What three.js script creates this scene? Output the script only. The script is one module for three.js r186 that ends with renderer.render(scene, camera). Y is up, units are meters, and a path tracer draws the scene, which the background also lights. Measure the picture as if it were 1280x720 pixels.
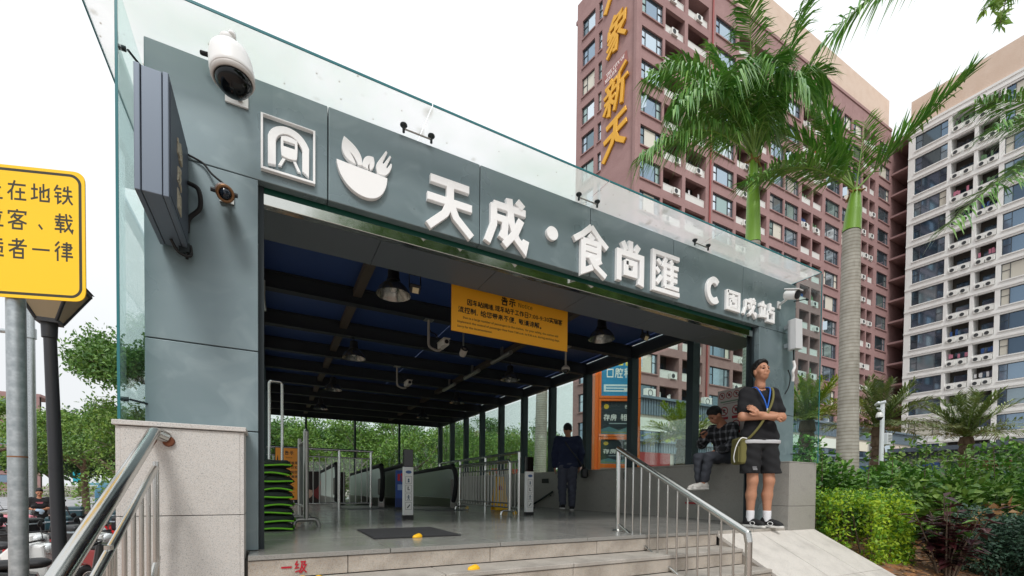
import * as THREE from 'three';
import { mergeGeometries } from 'three/addons/utils/BufferGeometryUtils.js';
import { RoundedBoxGeometry } from 'three/addons/geometries/RoundedBoxGeometry.js';

// ---------- camera, sky, sun, exposure ----------
const Y0 = 1.723;                                    // lens height above the street
const V = (x, y, z) => new THREE.Vector3(x, y + Y0, -z);   // x along the front of the entrance, y above lens height, z into the entrance
const hash = (i, j, s) => { let h = (i * 374761393 + j * 668265263 + s * 2147483647) | 0; h = Math.imul(h ^ (h >>> 13), 1274126177); return ((h ^ (h >>> 16)) >>> 0) / 4294967296; };
const scene = new THREE.Scene();
const camera = new THREE.PerspectiveCamera(2 * Math.atan(622.4 / 557.93) * 180 / Math.PI, 1280 / 1244.8, 0.05, 900);
camera.setViewOffset(1280, 1244.8, 0, 0, 1280, 720);
{
  const d = Math.PI / 180, yaw = 28.17 * d, pi = -1.139 * d, ro = -0.5747 * d;
  const mul = (A, B) => A.map((r) => B[0].map((_, j) => r[0] * B[0][j] + r[1] * B[1][j] + r[2] * B[2][j]));
  const c = Math.cos, s = Math.sin;
  const M = mul([[c(ro), -s(ro), 0], [s(ro), c(ro), 0], [0, 0, 1]], mul([[1, 0, 0], [0, c(pi), -s(pi)], [0, s(pi), c(pi)]], [[c(yaw), 0, -s(yaw)], [0, 1, 0], [s(yaw), 0, c(yaw)]]));
  const R = (r, k) => new THREE.Vector3(r[0] * k, r[1] * k, -r[2] * k);
  camera.quaternion.setFromRotationMatrix(new THREE.Matrix4().makeBasis(R(M[0], 1), R(M[1], 1), R(M[2], -1)));
  camera.position.set(0, Y0, 0);
}
{
  const w = 512, h = 256, a = new Float32Array(w * h * 4), soft = (i, j) => { const el = (j + .5 - h / 2) / h * Math.PI, az = i / w * 2 * Math.PI, r = Math.cos(el), X = r * Math.cos(az) * 2.3 + 9, Y = r * Math.sin(az) * 2.3 + 9, Z = Math.sin(el) * 5; let s = 0, q = 1, t = 0; for (let k = 0; k < 4; k++) { const f = (a, b, c) => hash(Math.floor(a) + 57 * Math.floor(c), Math.floor(b), 900 + k), lerp = (a, b, u) => a + (b - a) * u, x = X * (1 << k), y = Y * (1 << k), z = Z * (1 << k), e = (v) => { const g = v - Math.floor(v); return g * g * (3 - 2 * g); }, L2 = (zz) => lerp(lerp(f(x, y, zz), f(x + 1, y, zz), e(x)), lerp(f(x, y + 1, zz), f(x + 1, y + 1, zz), e(x)), e(y)); s += q * lerp(L2(z), L2(z + 1), e(z)); t += q; q *= .5; } return s / t; };
  for (let j = 0; j < h; j++) for (let i = 0; i < w; i++) {
    const e = Math.max(0, Math.sin((j + .5 - h / 2) / h * Math.PI)), L = (0.7 + 0.34 * e) * (.93 + .14 * soft(i, j)), k = (j * w + i) * 4;
    a[k] = L * .965; a[k + 1] = L * .995; a[k + 2] = L * 1.02; a[k + 3] = 1;
  }
  const t = new THREE.DataTexture(a, w, h, THREE.RGBAFormat, THREE.FloatType);
  t.mapping = THREE.EquirectangularReflectionMapping; t.magFilter = THREE.LinearFilter; t.needsUpdate = true;
  scene.background = t; scene.environment = t;
}
const sun = new THREE.DirectionalLight(new THREE.Color(1, .98, .945), 1.5);
sun.position.set(-16, 52, 36); sun.target.position.set(2, 0, -4); sun.shadow.radius = 28; sun.castShadow = true;
Object.assign(sun.shadow.camera, { left: -40, right: 40, top: 40, bottom: -40, near: 1, far: 200 });
sun.shadow.mapSize.set(2048, 2048);
scene.add(sun, sun.target);
const renderer = new THREE.WebGLRenderer({ antialias: true });
renderer.toneMapping = THREE.LinearToneMapping; renderer.toneMappingExposure = 1.26;
renderer.shadowMap.enabled = true;

// ---------- random numbers, noise, textures ----------
let seed = 20240611;
const rnd = (a = 1, b) => { seed = (seed * 1664525 + 1013904223) >>> 0; const u = seed / 4294967296; return b === undefined ? u * a : a + u * (b - a); };
function vnoise(x, y, p, s) {                       // value noise that repeats every p cells
  const i = Math.floor(x), j = Math.floor(y), f = x - i, g = y - j, u = f * f * (3 - 2 * f), w = g * g * (3 - 2 * g), m = (k) => ((k % p) + p) % p;
  const a = hash(m(i), m(j), s), b = hash(m(i + 1), m(j), s), c = hash(m(i), m(j + 1), s), d = hash(m(i + 1), m(j + 1), s);
  return a + (b - a) * u + (c - a) * w + (a - b - c + d) * u * w;
}
const fbm = (u, v, p, o, s) => { let r = 0, a = .5, t = 0; for (let k = 0; k < o; k++) { r += a * vnoise(u * p, v * p, p, s + k); t += a; a *= .5; p *= 2; } return r / t; };
function tex(n, fn, srgb = true, rep = 1) {
  const d = new Uint8Array(n * n * 4);
  for (let j = 0; j < n; j++) for (let i = 0; i < n; i++) { const c = fn(i / n, j / n, i, j), k = (j * n + i) * 4; for (let q = 0; q < 3; q++) d[k + q] = Math.max(0, Math.min(255, (c.length ? c[q] : c) * 255)); d[k + 3] = 255; }
  const t = new THREE.DataTexture(d, n, n); t.wrapS = t.wrapT = THREE.RepeatWrapping; t.magFilter = THREE.LinearFilter; t.minFilter = THREE.LinearMipmapLinearFilter; t.generateMipmaps = true;
  if (srgb) t.colorSpace = THREE.SRGBColorSpace; t.repeat.set(rep, rep); t.needsUpdate = true; return t;
}
const mix = (a, b, t) => a.map((q, i) => q + (b[i] - q) * t);
const rgb = (r, g, b) => [r / 255, g / 255, b / 255];
function canvasTex(w, h, draw) {
  const c = document.createElement('canvas'); c.width = w; c.height = h; const g = c.getContext('2d'); draw(g, w, h);
  const t = new THREE.CanvasTexture(c); t.colorSpace = THREE.SRGBColorSpace; t.anisotropy = 8; return t;
}
const std = (o) => new THREE.MeshStandardMaterial({ side: THREE.DoubleSide, ...o });
const phy = (o) => new THREE.MeshPhysicalMaterial({ side: THREE.DoubleSide, ...o });

// ---------- materials ----------
const granite = (base, dark, warm, s, n = 512) => tex(n, (u, v, i, j) => {
  const g = hash(i >> 1, j >> 1, s), h = hash(i, j, s + 5), c = vnoise(u * 128, v * 128, 128, s + 9), b = fbm(u, v, 3, 4, s + 3);
  let q = mix(base, warm, Math.min(1, c * c * 1.1)); q = mix(q, mix(base, [1, 1, 1], .35), g > .8 ? .5 : 0); if (g < .09 || c < .1) q = mix(q, dark, .55);
  return mix(q, mix(q, dark, .35), Math.max(0, b - .45) * 2 + h * .12);
}, true, 2.1);
const M = {};
M.graniteLight = std({ map: granite(rgb(202, 199, 195), rgb(112, 110, 108), rgb(204, 196, 188), 3), roughness: .62 });
M.graniteRiser = std({ map: granite(rgb(184, 177, 168), rgb(88, 78, 68), rgb(188, 168, 148), 11), roughness: .62 });
M.graniteTread = std({ map: granite(rgb(182, 177, 170), rgb(100, 94, 88), rgb(184, 172, 158), 17), roughness: .5 });
M.graniteSlab = std({ map: granite(rgb(214, 209, 203), rgb(136, 130, 124), rgb(216, 206, 194), 23), roughness: .55 });
M.graniteWall = std({ map: granite(rgb(160, 158, 152), rgb(88, 88, 86), rgb(160, 152, 142), 29), roughness: .45 });
M.floor = std({ map: granite(rgb(144, 143, 139), rgb(92, 92, 92), rgb(146, 140, 132), 37), roughness: .26, roughnessMap: tex(256, (u, v) => .55 + .45 * fbm(u, v, 4, 5, 41), false, .9) });
M.joint = std({ color: 0x4a4642, roughness: .95 });
const panelTone = tex(1024, (u, v) => { const a = fbm(u, v, 3, 5, 51), s = fbm(u * .25, v, 16, 3, 53), sw = fbm(u + .12 * Math.sin(v * 12.56), v, 7, 4, 58), w = fbm(u + .09 * Math.sin(v * 18.85 + 5 * a) + .05 * Math.sin(u * 25.13), v + .07 * Math.cos(u * 18.85 + 6 * sw), 10, 4, 57), k = .14 + .3 * (a - .5) + .25 * (s - .5) + 1.0 * Math.max(0, w - .56) + .4 * Math.max(0, sw - .55); return mix(rgb(108, 125, 130), rgb(164, 177, 180), Math.max(0, Math.min(1, k))); }, true, .42);
M.panel = phy({ map: panelTone, roughness: .46, roughnessMap: tex(512, (u, v) => .45 + .8 * (fbm(u, v, 5, 5, 61) - .2), false, .42), metalness: .25, clearcoat: .12, clearcoatRoughness: .35 });
M.panelCore = std({ color: 0x66737a, roughness: .8 });
M.soffit = std({ color: 0x5a6269, roughness: .55 });
M.darkSteel = std({ color: 0x222c30, roughness: .5, metalness: .15 });
M.columnSteel = std({ color: 0x2b3a3f, roughness: .45, metalness: .15 });
M.beam = std({ color: 0x23292f, roughness: .6 });
M.roofBlue = std({ color: 0x2b4478, roughness: .5 });
M.steel = std({ color: 0xc9c9c6, roughness: .24, metalness: 1, roughnessMap: tex(256, (u, v) => .6 + .5 * (fbm(u, v, 9, 4, 71) - .2), false, 2) });
M.steelDull = std({ color: 0xa9a8a4, roughness: .42, metalness: 1 });
M.mirror = std({ color: 0xcfd0ca, roughness: .12, metalness: 1, roughnessMap: tex(256, (u, v) => .5 + .8 * fbm(u, v, 20, 4, 73), false, 2) });
M.galv = std({ roughness: .42, metalness: .75, map: tex(256, (u, v) => { const a = fbm(u, v, 18, 3, 77); return mix(rgb(150, 158, 162), rgb(198, 204, 206), a); }, true, 3) });
M.white = std({ color: 0xe9e9e8, roughness: .42 });
M.letter = std({ color: 0xfbfbfb, roughness: .35 });
M.letterSide = std({ color: 0xb9bcc0, roughness: .3, metalness: .6 });
M.black = std({ color: 0x15161a, roughness: .5 });
M.rubber = std({ color: 0x18181a, roughness: .75 });
M.green = std({ color: 0x1f5a4c, roughness: .35 });
M.glass = phy({ color: 0xf7fcfa, transmission: 1, thickness: 0, roughness: .02, ior: 1.5 });
M.glassFin = phy({ color: 0xeaf7f5, transmission: 1, thickness: 0, roughness: .02, ior: 1.5 });
M.glassEdge = phy({ color: 0x2c7f86, roughness: .25, transmission: .25, thickness: 0 });
M.roofGlass = phy({ roughness: .5, transmission: .86, thickness: 0, map: tex(512, (u, v, i, j) => { const a = fbm(u, v, 5, 5, 81), d = hash(i >> 1, j >> 1, 83) > .9988 ? .4 : 0, r = fbm(u, v, 26, 2, 86); return mix(mix(rgb(255, 255, 255), rgb(240, 246, 241), Math.max(0, a - .4) * 1.6), rgb(120, 110, 90), d + Math.max(0, r - .78) * .8); }, true, .45) });
M.winGlass = std({ color: 0x5d6f7e, roughness: .07, metalness: .55 });
M.winGlassDark = std({ color: 0x323e48, roughness: .08, metalness: .5 });
M.yellow = std({ color: 0xf3b913, roughness: .5 });
M.bulb = std({ color: 0xe8d9b0, roughness: .3 });

// ---------- geometry helpers ----------
const names = new Map();
const numbered = (n) => { const k = names.get(n) || 0; names.set(n, k + 1); return k ? n + '_' + String(k).padStart(3, '0') : n; };
function tag(o, label, category, group, kind) { const u = o.userData; if (label) u.label = label; if (category) u.category = category; if (group) u.group = group; if (kind) u.kind = kind; return o; }
function thing(name, pos, label, category, group, turn = 0) { const g = new THREE.Group(); g.name = numbered(name); g.position.copy(pos); g.rotation.y = turn; scene.add(g); return tag(g, label, category, group); }
function prep(g) { const r = g.index ? g.toNonIndexed() : g; for (const k of Object.keys(r.attributes)) if (!['position', 'normal', 'uv'].includes(k)) r.deleteAttribute(k); if (!r.attributes.normal) r.computeVertexNormals(); if (!r.attributes.uv) r.setAttribute('uv', new THREE.BufferAttribute(new Float32Array(r.attributes.position.count * 2), 2)); return r; }
function merge(list) { list = list.flat(9).filter(Boolean); return list.length === 1 ? prep(list[0]) : mergeGeometries(list.map(prep)); }
function uvMetres(g) {                              // texture coordinates in metres, along the face
  const p = g.attributes.position, n = g.attributes.normal, u = g.attributes.uv;
  for (let i = 0; i < p.count; i += 3) {
    const a = [0, 0, 0]; for (let k = 0; k < 3; k++) { a[0] += Math.abs(n.getX(i + k)); a[1] += Math.abs(n.getY(i + k)); a[2] += Math.abs(n.getZ(i + k)); }
    const m = a[1] >= a[0] && a[1] >= a[2] ? 1 : a[0] >= a[2] ? 0 : 2;
    for (let k = 0; k < 3; k++) { const x = p.getX(i + k), y = p.getY(i + k), z = p.getZ(i + k); u.setXY(i + k, m === 0 ? z : x, m === 1 ? z : y); }
  }
  return g;
}
function mesh(name, geos, mat, parent, keepUv) {    // geometry in the parent's own frame
  const g = merge(Array.isArray(geos) ? geos : [geos]); if (!keepUv) uvMetres(g);
  const m = new THREE.Mesh(g, mat); m.castShadow = m.receiveShadow = true;
  m.name = parent ? name : numbered(name); (parent || scene).add(m); return m;
}
function origin(o) { const v = new THREE.Vector3(); for (; o && o !== scene; o = o.parent) v.add(o.position); return v; }
function wpart(name, geos, mat, parent, keepUv) {   // geometry in world coordinates under an unturned parent
  const g = merge(Array.isArray(geos) ? geos : [geos]); if (!keepUv) uvMetres(g);
  const v = origin(parent); g.translate(-v.x, -v.y, -v.z);
  const m = new THREE.Mesh(g, mat); m.castShadow = m.receiveShadow = true; m.name = name; parent.add(m); return m;
}
function struct(name, geos, mat, label, keepUv) { const m = mesh(name, geos, mat, null, keepUv); m.userData.kind = 'structure'; if (label) m.userData.label = label; return m; }
function box(w, h, d, x = 0, y = 0, z = 0, r = 0) { const g = r ? new RoundedBoxGeometry(w, h, d, 1, Math.min(r, w / 2.01, h / 2.01, d / 2.01)) : new THREE.BoxGeometry(w, h, d); return g.translate(x, y, z); }
const bx = (x0, x1, y0, y1, z0, z1, r = 0) => box(Math.abs(x1 - x0), Math.abs(y1 - y0), Math.abs(z1 - z0), (x0 + x1) / 2, (y0 + y1) / 2 + Y0, -(z0 + z1) / 2, r);
const UP = new THREE.Vector3(0, 1, 0);
function rod(a, b, r0, r1 = r0, n = 10, open = false) { const d = new THREE.Vector3().subVectors(b, a), l = d.length(); const g = new THREE.CylinderGeometry(r1, r0, l, n, 1, open); g.translate(0, l / 2, 0); g.applyQuaternion(new THREE.Quaternion().setFromUnitVectors(UP, d.normalize())); return g.translate(a.x, a.y, a.z); }
const v3 = (x, y, z) => new THREE.Vector3(x, y, z);
function pipe(pts, r, n = 8, seg, tension = .5) { const c = new THREE.CatmullRomCurve3(pts, false, 'catmullrom', tension); return new THREE.TubeGeometry(c, seg || pts.length * 6, r, n, false); }
function bent(pts, r, n = 10, fillet = .04) {       // straight runs joined by round bends
  const path = new THREE.CurvePath();
  let a = pts[0];
  for (let i = 1; i < pts.length; i++) {
    const b = pts[i], last = i === pts.length - 1;
    if (last) { path.add(new THREE.LineCurve3(a, b)); break; }
    const d0 = new THREE.Vector3().subVectors(a, b).normalize(), d1 = new THREE.Vector3().subVectors(pts[i + 1], b).normalize();
    const p = b.clone().addScaledVector(d0, fillet), q = b.clone().addScaledVector(d1, fillet);
    path.add(new THREE.LineCurve3(a, p)); path.add(new THREE.QuadraticBezierCurve3(p, b.clone(), q)); a = q;
  }
  const P = []; for (const c of path.curves) for (const p of c.getPoints(c.isLineCurve3 ? 1 : 5)) if (!P.length || P[P.length - 1].distanceTo(p) > 1e-4) P.push(p);
  const geos = [];
  for (let i = 1; i < P.length; i++) geos.push(rod(P[i - 1], P[i], r, r, n, i > 1 && i < P.length - 1));
  return geos;
}
const lathe = (pts, n = 20) => new THREE.LatheGeometry(pts.map((p) => new THREE.Vector2(p[0], p[1])), n);
function extr(pts, depth, bev = 0, seg = 1) { const s = new THREE.Shape(pts.map((p) => new THREE.Vector2(p[0], p[1]))); return new THREE.ExtrudeGeometry(s, { depth, bevelEnabled: bev > 0, bevelSize: bev, bevelThickness: bev, bevelSegments: seg, curveSegments: 8 }); }
function tri(verts) { const g = new THREE.BufferGeometry(); g.setAttribute('position', new THREE.BufferAttribute(new Float32Array(verts), 3)); g.computeVertexNormals(); g.setAttribute('uv', new THREE.BufferAttribute(new Float32Array(verts.length / 3 * 2), 2)); return g; }
const quad = (a, b, c, d) => tri([a, b, c, a, c, d].flatMap((p) => [p.x, p.y, p.z]));
function uvQuad(w, h, flip) { const g = new THREE.PlaneGeometry(w, h); return g; }
function face(name, w, h, map, parent, pos, turn = 0, opt = {}) {   // a printed sheet with picture coordinates
  const g = prep(new THREE.PlaneGeometry(w, h)); if (opt.tilt) g.rotateX(opt.tilt); g.rotateY(turn); g.translate(pos.x, pos.y, pos.z);
  const m = new THREE.Mesh(g, std({ map, roughness: opt.rough ?? .5 })); m.name = name; m.castShadow = m.receiveShadow = true; parent.add(m); return m;
}
function copyOf(o, pos, turn = 0, label, group) { const c = o.clone(); c.name = numbered(o.name.replace(/_\d{3}$/, '')); c.userData = { ...o.userData }; scene.add(c); c.position.copy(pos); c.rotation.y = turn; if (label) c.userData.label = label; if (group) c.userData.group = group; return c; }

// ---------- written characters as strokes on a 100 x 100 square ----------
const GL = {};
`天 12,14 88,14;6,46 94,46;50,14 50,46 40,68 8,96;50,46 62,70 94,96
成 20,22 92,22;20,22 20,60 6,96;20,46 46,46 44,78 34,74;54,4 60,48 72,76 90,92 94,74;82,38 70,64 44,94;72,4 86,14
食 50,2 26,22 4,36;50,2 74,22 96,36;44,20 56,28;28,34 72,34 72,62 28,62;28,48 72,48;28,34 28,96 54,84;78,66 60,76;46,62 62,80 92,96
尚 50,4 50,32;22,10 34,26;78,10 66,26;10,96 10,34 90,34 90,90 78,88;34,52 66,52 66,76 34,76 34,50
匯 92,8 8,8 8,92 94,92;20,24 30,32;16,44 26,52;18,78 32,60;48,16 36,38;44,30 44,80;62,18 68,26;44,32 88,32;46,48 84,48;46,62 84,62;44,80 90,80;66,32 66,80
固 10,8 90,8 90,94 10,94 10,4;24,34 76,34;50,20 50,52;32,52 68,52 68,80 32,80 32,50
戍 20,24 92,24;20,24 20,60 6,96;54,6 60,48 72,76 90,92 94,74;82,40 70,64 44,94;72,6 84,16;36,46 46,62
站 24,4 28,18;4,24 46,24;14,36 18,70;38,34 32,70;2,80 48,74;70,4 70,48;70,26 96,26;54,48 92,48 92,92 54,92 54,46
象 40,2 24,22;36,12 64,12 56,24;20,26 80,26 80,44 20,44 20,26;50,26 46,44;48,44 20,60;40,48 56,66 54,94 42,90;50,60 18,76;54,72 20,94;82,48 62,60;60,56 92,86
新 26,2 30,12;6,14 52,14;16,20 22,32;42,20 36,32;4,36 54,36;8,54 52,54;30,36 30,92 22,88;26,58 8,80;34,60 50,76;88,4 62,14;62,14 62,56 52,96;62,40 98,40;80,40 80,98
万 6,14 94,14;40,14 36,56 8,96;38,44 80,44 74,90 58,86
止 50,6 50,92;50,42 88,42;22,40 22,92;4,92 96,92
在 6,22 94,22;40,2 26,44 4,66;24,46 24,96;42,56 90,56;66,36 66,90;36,90 96,90
地 4,34 38,34;20,8 20,78;2,82 38,72;44,50 92,30 90,68 80,64;66,6 66,74;50,22 50,88 92,88 94,70
铁 22,4 4,34;16,22 40,22;8,42 40,42;4,60 40,60;22,42 22,90 40,78;58,12 50,34;54,30 92,30;44,54 96,54;72,6 72,54 64,76 44,94;74,56 82,78 96,94
拉 4,28 36,28;22,4 22,90 10,84;2,66 38,52;66,4 70,16;46,24 94,24;54,36 60,72;84,34 76,72;42,86 98,86
客 50,2 50,12;8,28 8,14 92,14 90,28;42,22 18,46;36,32 72,32 48,56 4,70;34,38 60,56 96,68;28,70 72,70 72,94 28,94 28,70
、 40,66 58,88
载 8,20 56,20;30,4 30,34;4,34 96,34;62,4 66,44 76,72 92,92 96,76;88,46 74,70 52,92;78,8 90,22;8,48 54,48;28,38 16,62 54,62;34,50 34,98;4,80 56,78
违 44,16 92,16;42,34 96,34;44,52 90,52 88,74 80,72;66,4 66,86;10,8 20,20;4,40 22,40 22,72 6,92;16,78 40,90 98,92
者 22,18 72,18;46,4 46,38;4,38 96,38;82,8 52,44 8,68;32,54 76,54 76,96 32,96 32,54;32,74 76,74
一 6,50 94,50
律 26,4 6,26;30,26 4,54;18,44 18,98;44,16 84,16 84,42;36,29 94,29;44,42 84,42;42,58 90,58;36,74 96,74;64,4 64,98
告 30,6 18,28;22,22 82,22;52,4 52,44;6,44 94,44;24,58 78,58 78,94 24,94 24,58
示 20,14 80,14;6,40 94,40;50,40 50,94 38,88;28,56 10,82;70,56 90,82
因 10,8 90,8 90,94 10,94 10,8;26,36 74,36;50,18 48,50 26,80;52,50 76,80
车 14,16 86,16;44,2 24,46;24,46 80,46;6,70 94,70;54,30 54,98
拥 4,28 34,28;20,4 20,90 8,84;2,66 36,54;46,12 46,66 38,94;46,12 90,12 90,92 80,88;46,38 90,38;46,62 90,62;68,12 68,92
堵 4,34 34,34;18,8 18,78;2,82 36,72;44,20 82,20;60,4 60,38;36,38 96,38;88,8 64,44 38,66;52,56 86,56 86,94 52,94 52,56;52,74 86,74
现 6,12 42,12;8,44 40,44;24,12 24,80;4,84 44,74;54,8 88,8 88,58;54,8 54,58;70,22 66,62 44,94;74,60 74,90 94,90 96,74
于 16,14 84,14;6,44 94,44;52,14 52,92 38,86
工 14,16 86,16;50,16 50,84;6,84 94,84
作 30,4 4,50;20,30 20,98;54,4 36,40;46,24 96,24;60,24 60,98;60,48 92,48;60,70 94,70
日 20,8 80,8 80,94 20,94 20,8;20,50 80,50
实 50,2 50,12;8,30 8,14 92,14 90,30;34,28 46,38;22,44 36,54;4,64 96,64;60,28 56,64 10,96;58,70 90,96
施 24,4 28,14;4,20 46,20;20,20 18,60 4,94;20,42 42,42 40,88 30,84;60,4 50,28;56,18 96,18;48,54 92,38 90,66 82,64;70,28 70,76;56,44 56,88 94,88 96,72
流 12,6 22,18;6,32 18,42;8,94 24,58;62,2 68,12;34,18 96,18;60,20 44,42 88,42;74,28 90,46;44,54 42,76 32,94;62,54 62,92;80,54 80,88 96,88 96,78
控 4,28 34,28;20,4 20,90 8,84;2,66 36,52;66,2 66,10;42,28 42,14 96,14 92,26;58,26 42,46;76,26 94,44;48,56 92,56;70,56 70,92;40,92 98,92
制 22,6 12,24;16,20 58,20;4,36 62,36;32,4 32,98;12,84 12,52 54,52 54,82;74,14 74,70;92,4 92,94 80,88
给 24,4 8,30 26,30 6,58 34,54;2,86 36,76;66,4 36,46;66,4 96,44;50,46 82,46;46,62 86,62 86,94 46,94 46,62
您 24,4 6,34;16,22 16,60;46,4 34,28;38,14 92,14 86,26;64,18 64,56 54,54;46,34 38,50;80,32 92,50;12,68 4,90;28,66 32,90 70,90 72,76;48,62 54,74;80,66 94,84
带 4,18 96,18;26,4 26,32;50,4 50,32;74,4 74,32;8,54 8,40 92,40 90,54;22,84 22,56 78,56 78,80 70,78;50,42 50,98
来 12,18 88,18;28,26 36,40;74,24 64,40;4,48 96,48;50,2 50,98;46,50 6,84;54,50 94,84
不 8,12 92,12;56,14 8,62;50,32 50,98;60,40 92,66
便 28,4 4,50;18,30 18,98;36,12 96,12;46,24 86,24 86,58 46,58 46,24;46,41 86,41;66,12 64,64 34,96;46,66 64,82 98,94
敬 4,14 50,14;18,4 18,24;36,4 36,24;18,26 6,48;14,34 50,34 46,84 38,82;18,48 34,48 34,68 18,68 18,48;66,4 52,40;60,24 96,24;86,24 78,60 52,96;60,40 76,72 96,96
请 12,6 22,18;4,36 20,36 20,84 32,74;36,14 94,14;40,28 90,28;34,42 98,42;66,4 66,42;46,96 46,54 88,54 88,92 80,90;46,67 88,67;46,80 88,80
谅 12,6 22,18;4,36 20,36 20,84 32,74;66,2 66,14;36,18 98,18;48,30 86,30 86,50 48,50 48,30;66,50 66,94 56,90;50,62 38,84;82,62 94,82
解 22,2 6,24;18,12 38,12 30,26;10,26 46,26 46,94 38,92;10,26 8,70 2,96;28,26 28,76;10,44 46,44;10,60 46,60;54,10 92,10 90,36 82,34;72,10 68,26 52,42;60,46 52,64;54,58 94,58;50,76 98,76;76,44 76,98
口 14,14 86,14 86,88 14,88 14,14
腔 12,8 36,8 36,92 28,90;12,8 12,60 4,94;12,32 36,32;12,56 36,56;68,2 68,12;46,30 46,16 96,16 92,28;60,26 46,46;76,26 94,42;50,56 92,56;72,56 72,92;44,92 98,92
科 40,4 8,16;4,32 48,32;26,12 26,98;26,38 4,72;28,42 46,62;60,12 72,24;56,36 70,48;50,70 98,60;84,2 84,98
存 6,20 94,20;40,2 26,44 4,66;24,46 24,96;46,38 84,38 64,54 64,92 52,88;38,62 96,62
房 48,2 54,10;18,16 84,16 84,34 18,34;18,16 16,60 4,96;56,38 60,46;24,50 96,50;48,50 42,74 24,96;46,66 80,66 76,92 64,88
租 40,4 8,16;4,32 48,32;26,12 26,98;26,38 4,72;28,42 46,62;58,10 88,10 88,90;58,10 58,90;58,36 88,36;58,62 88,62;48,90 98,90
托 4,28 36,28;22,4 22,90 10,84;2,66 38,52;88,6 48,20;42,52 98,44;68,14 68,86 96,86 96,70
广 50,2 54,14;14,18 94,18;16,18 14,60 2,96
级 24,4 8,30 26,30 6,58 34,54;2,86 36,76;44,12 82,12 74,36 90,36 72,68 44,96;58,12 54,52 38,92;56,40 72,72 96,94
东 10,18 90,18;40,4 24,52 80,52;54,30 54,96 42,90;34,66 16,86;70,64 88,84
香 76,4 24,14;6,28 94,28;50,8 50,50;46,30 8,54;54,30 92,54;26,58 76,58 76,96 26,96 26,58;26,76 76,76
村 4,28 46,28;26,4 26,98;24,32 4,70;28,40 44,58;48,30 98,30;80,4 80,92 68,88;56,46 66,62
福 14,4 22,14;4,24 36,24 4,60;20,46 20,98;26,50 36,62;42,8 96,8;50,22 90,22 90,42 50,42 50,22;46,54 94,54 94,94 46,94 46,54;46,74 94,74;70,54 70,94
五 10,12 90,12;44,12 32,90;16,48 76,48 72,90;4,90 96,90`.split('\n').forEach((l) => { GL[l[0]] = l.slice(2).split(';').map((s) => s.split(' ').map((p) => p.split(',').map(Number))); });
function drawText(g, str, x, y, size, width, color, adv = 1.06) {   // characters without a glyph fall back to the sans font
  g.strokeStyle = g.fillStyle = color; g.lineWidth = width; g.lineJoin = 'miter'; g.lineCap = 'butt';
  for (const ch of str) {
    if (GL[ch]) {
      for (const s of GL[ch]) { g.beginPath(); s.forEach((p, i) => (i ? g.lineTo : g.moveTo).call(g, x + p[0] * size / 100, y + p[1] * size / 100)); g.stroke(); }
      x += size * adv;
    } else if (ch === '，') { g.fillRect(x + size * .1, y + size * .78, size * .14, size * .2); x += size * adv * .75; } else if (ch === '。') { g.beginPath(); g.arc(x + size * .2, y + size * .85, size * .1, 0, 7); g.stroke(); x += size * adv; } else if (ch === ' ') x += size * .5;
    else { g.font = 'bold ' + size + 'px sans-serif'; g.fillText(ch, x, y + size * .88); x += g.measureText(ch).width + size * .03; }
  }
  return x;
}
function ribbon(pts, w, capA = 0, capB = 0) {        // outline of a polyline of width w with mitred corners
  const L = [], R = [], n = pts.length, closed = Math.hypot(pts[0][0] - pts[n - 1][0], pts[0][1] - pts[n - 1][1]) < 1e-6;
  for (let i = 0; i < n; i++) {
    const p = pts[i], a = pts[i - 1], b = pts[i + 1]; const nrm = (u, v) => { const dx = v[0] - u[0], dy = v[1] - u[1], l = Math.hypot(dx, dy) || 1; return [-dy / l, dx / l]; };
    const n0 = a ? nrm(a, p) : nrm(p, b), n1 = b ? nrm(p, b) : n0; let mx = n0[0] + n1[0], my = n0[1] + n1[1]; const l2 = mx * mx + my * my, k = Math.min(2.2, 2 / Math.max(.35, l2)); mx *= k * w / 2; my *= k * w / 2;
    L.push([p[0] + mx, p[1] + my]); R.unshift([p[0] - mx, p[1] - my]);
  }
  return [...L, ...R];
}
function glyphSolid(ch, w, h, stroke, depth) {       // raised character, lower left corner at the origin, facing +z; each stroke a hair deeper than the last
  return GL[ch].map((s, i) => extr(ribbon(s.map((p) => [p[0] * w / 100, (100 - p[1]) * h / 100]), stroke), depth + i * .0007, .0025));
}
// ---------- the setting: street, road, planting bed ----------
const SL = -Y0;                                      // street level
const noiseTex = (a, b, s, p = 6, o = 6, rep = .25) => tex(512, (u, v, i, j) => mix(a, b, Math.max(0, Math.min(1, fbm(u, v, p, o, s) * 1.5 - .25 + (hash(i, j, s) - .5) * .25))), true, rep);
struct('ground', (() => { const g = new THREE.PlaneGeometry(1400, 1400); g.rotateX(-Math.PI / 2); return g.translate(0, -.012, 0); })(), std({ map: noiseTex(rgb(120, 112, 104), rgb(152, 144, 136), 101), roughness: .9 }), 'pale paved ground around the metro entrance');
const paveMat = std({ map: noiseTex(rgb(150, 128, 116), rgb(186, 168, 156), 103, 12), roughness: .85 });
struct('pavement', bx(-40, 26, SL - .05, SL - .004, -12, 36.4), paveMat, 'pinkish grey pavement where motorbikes are parked');
struct('road', bx(-160, 26, SL - .05, SL + .0, 36.6, 84), std({ map: noiseTex(rgb(132, 132, 134), rgb(158, 158, 160), 107, 10), roughness: .85 }), 'pale grey asphalt road beyond the motorbikes');
struct('kerb', bx(-160, 26, SL - .05, SL + .1, 36.4, 36.6), M.graniteSlab, 'pale kerb along the near side of the road');
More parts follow.
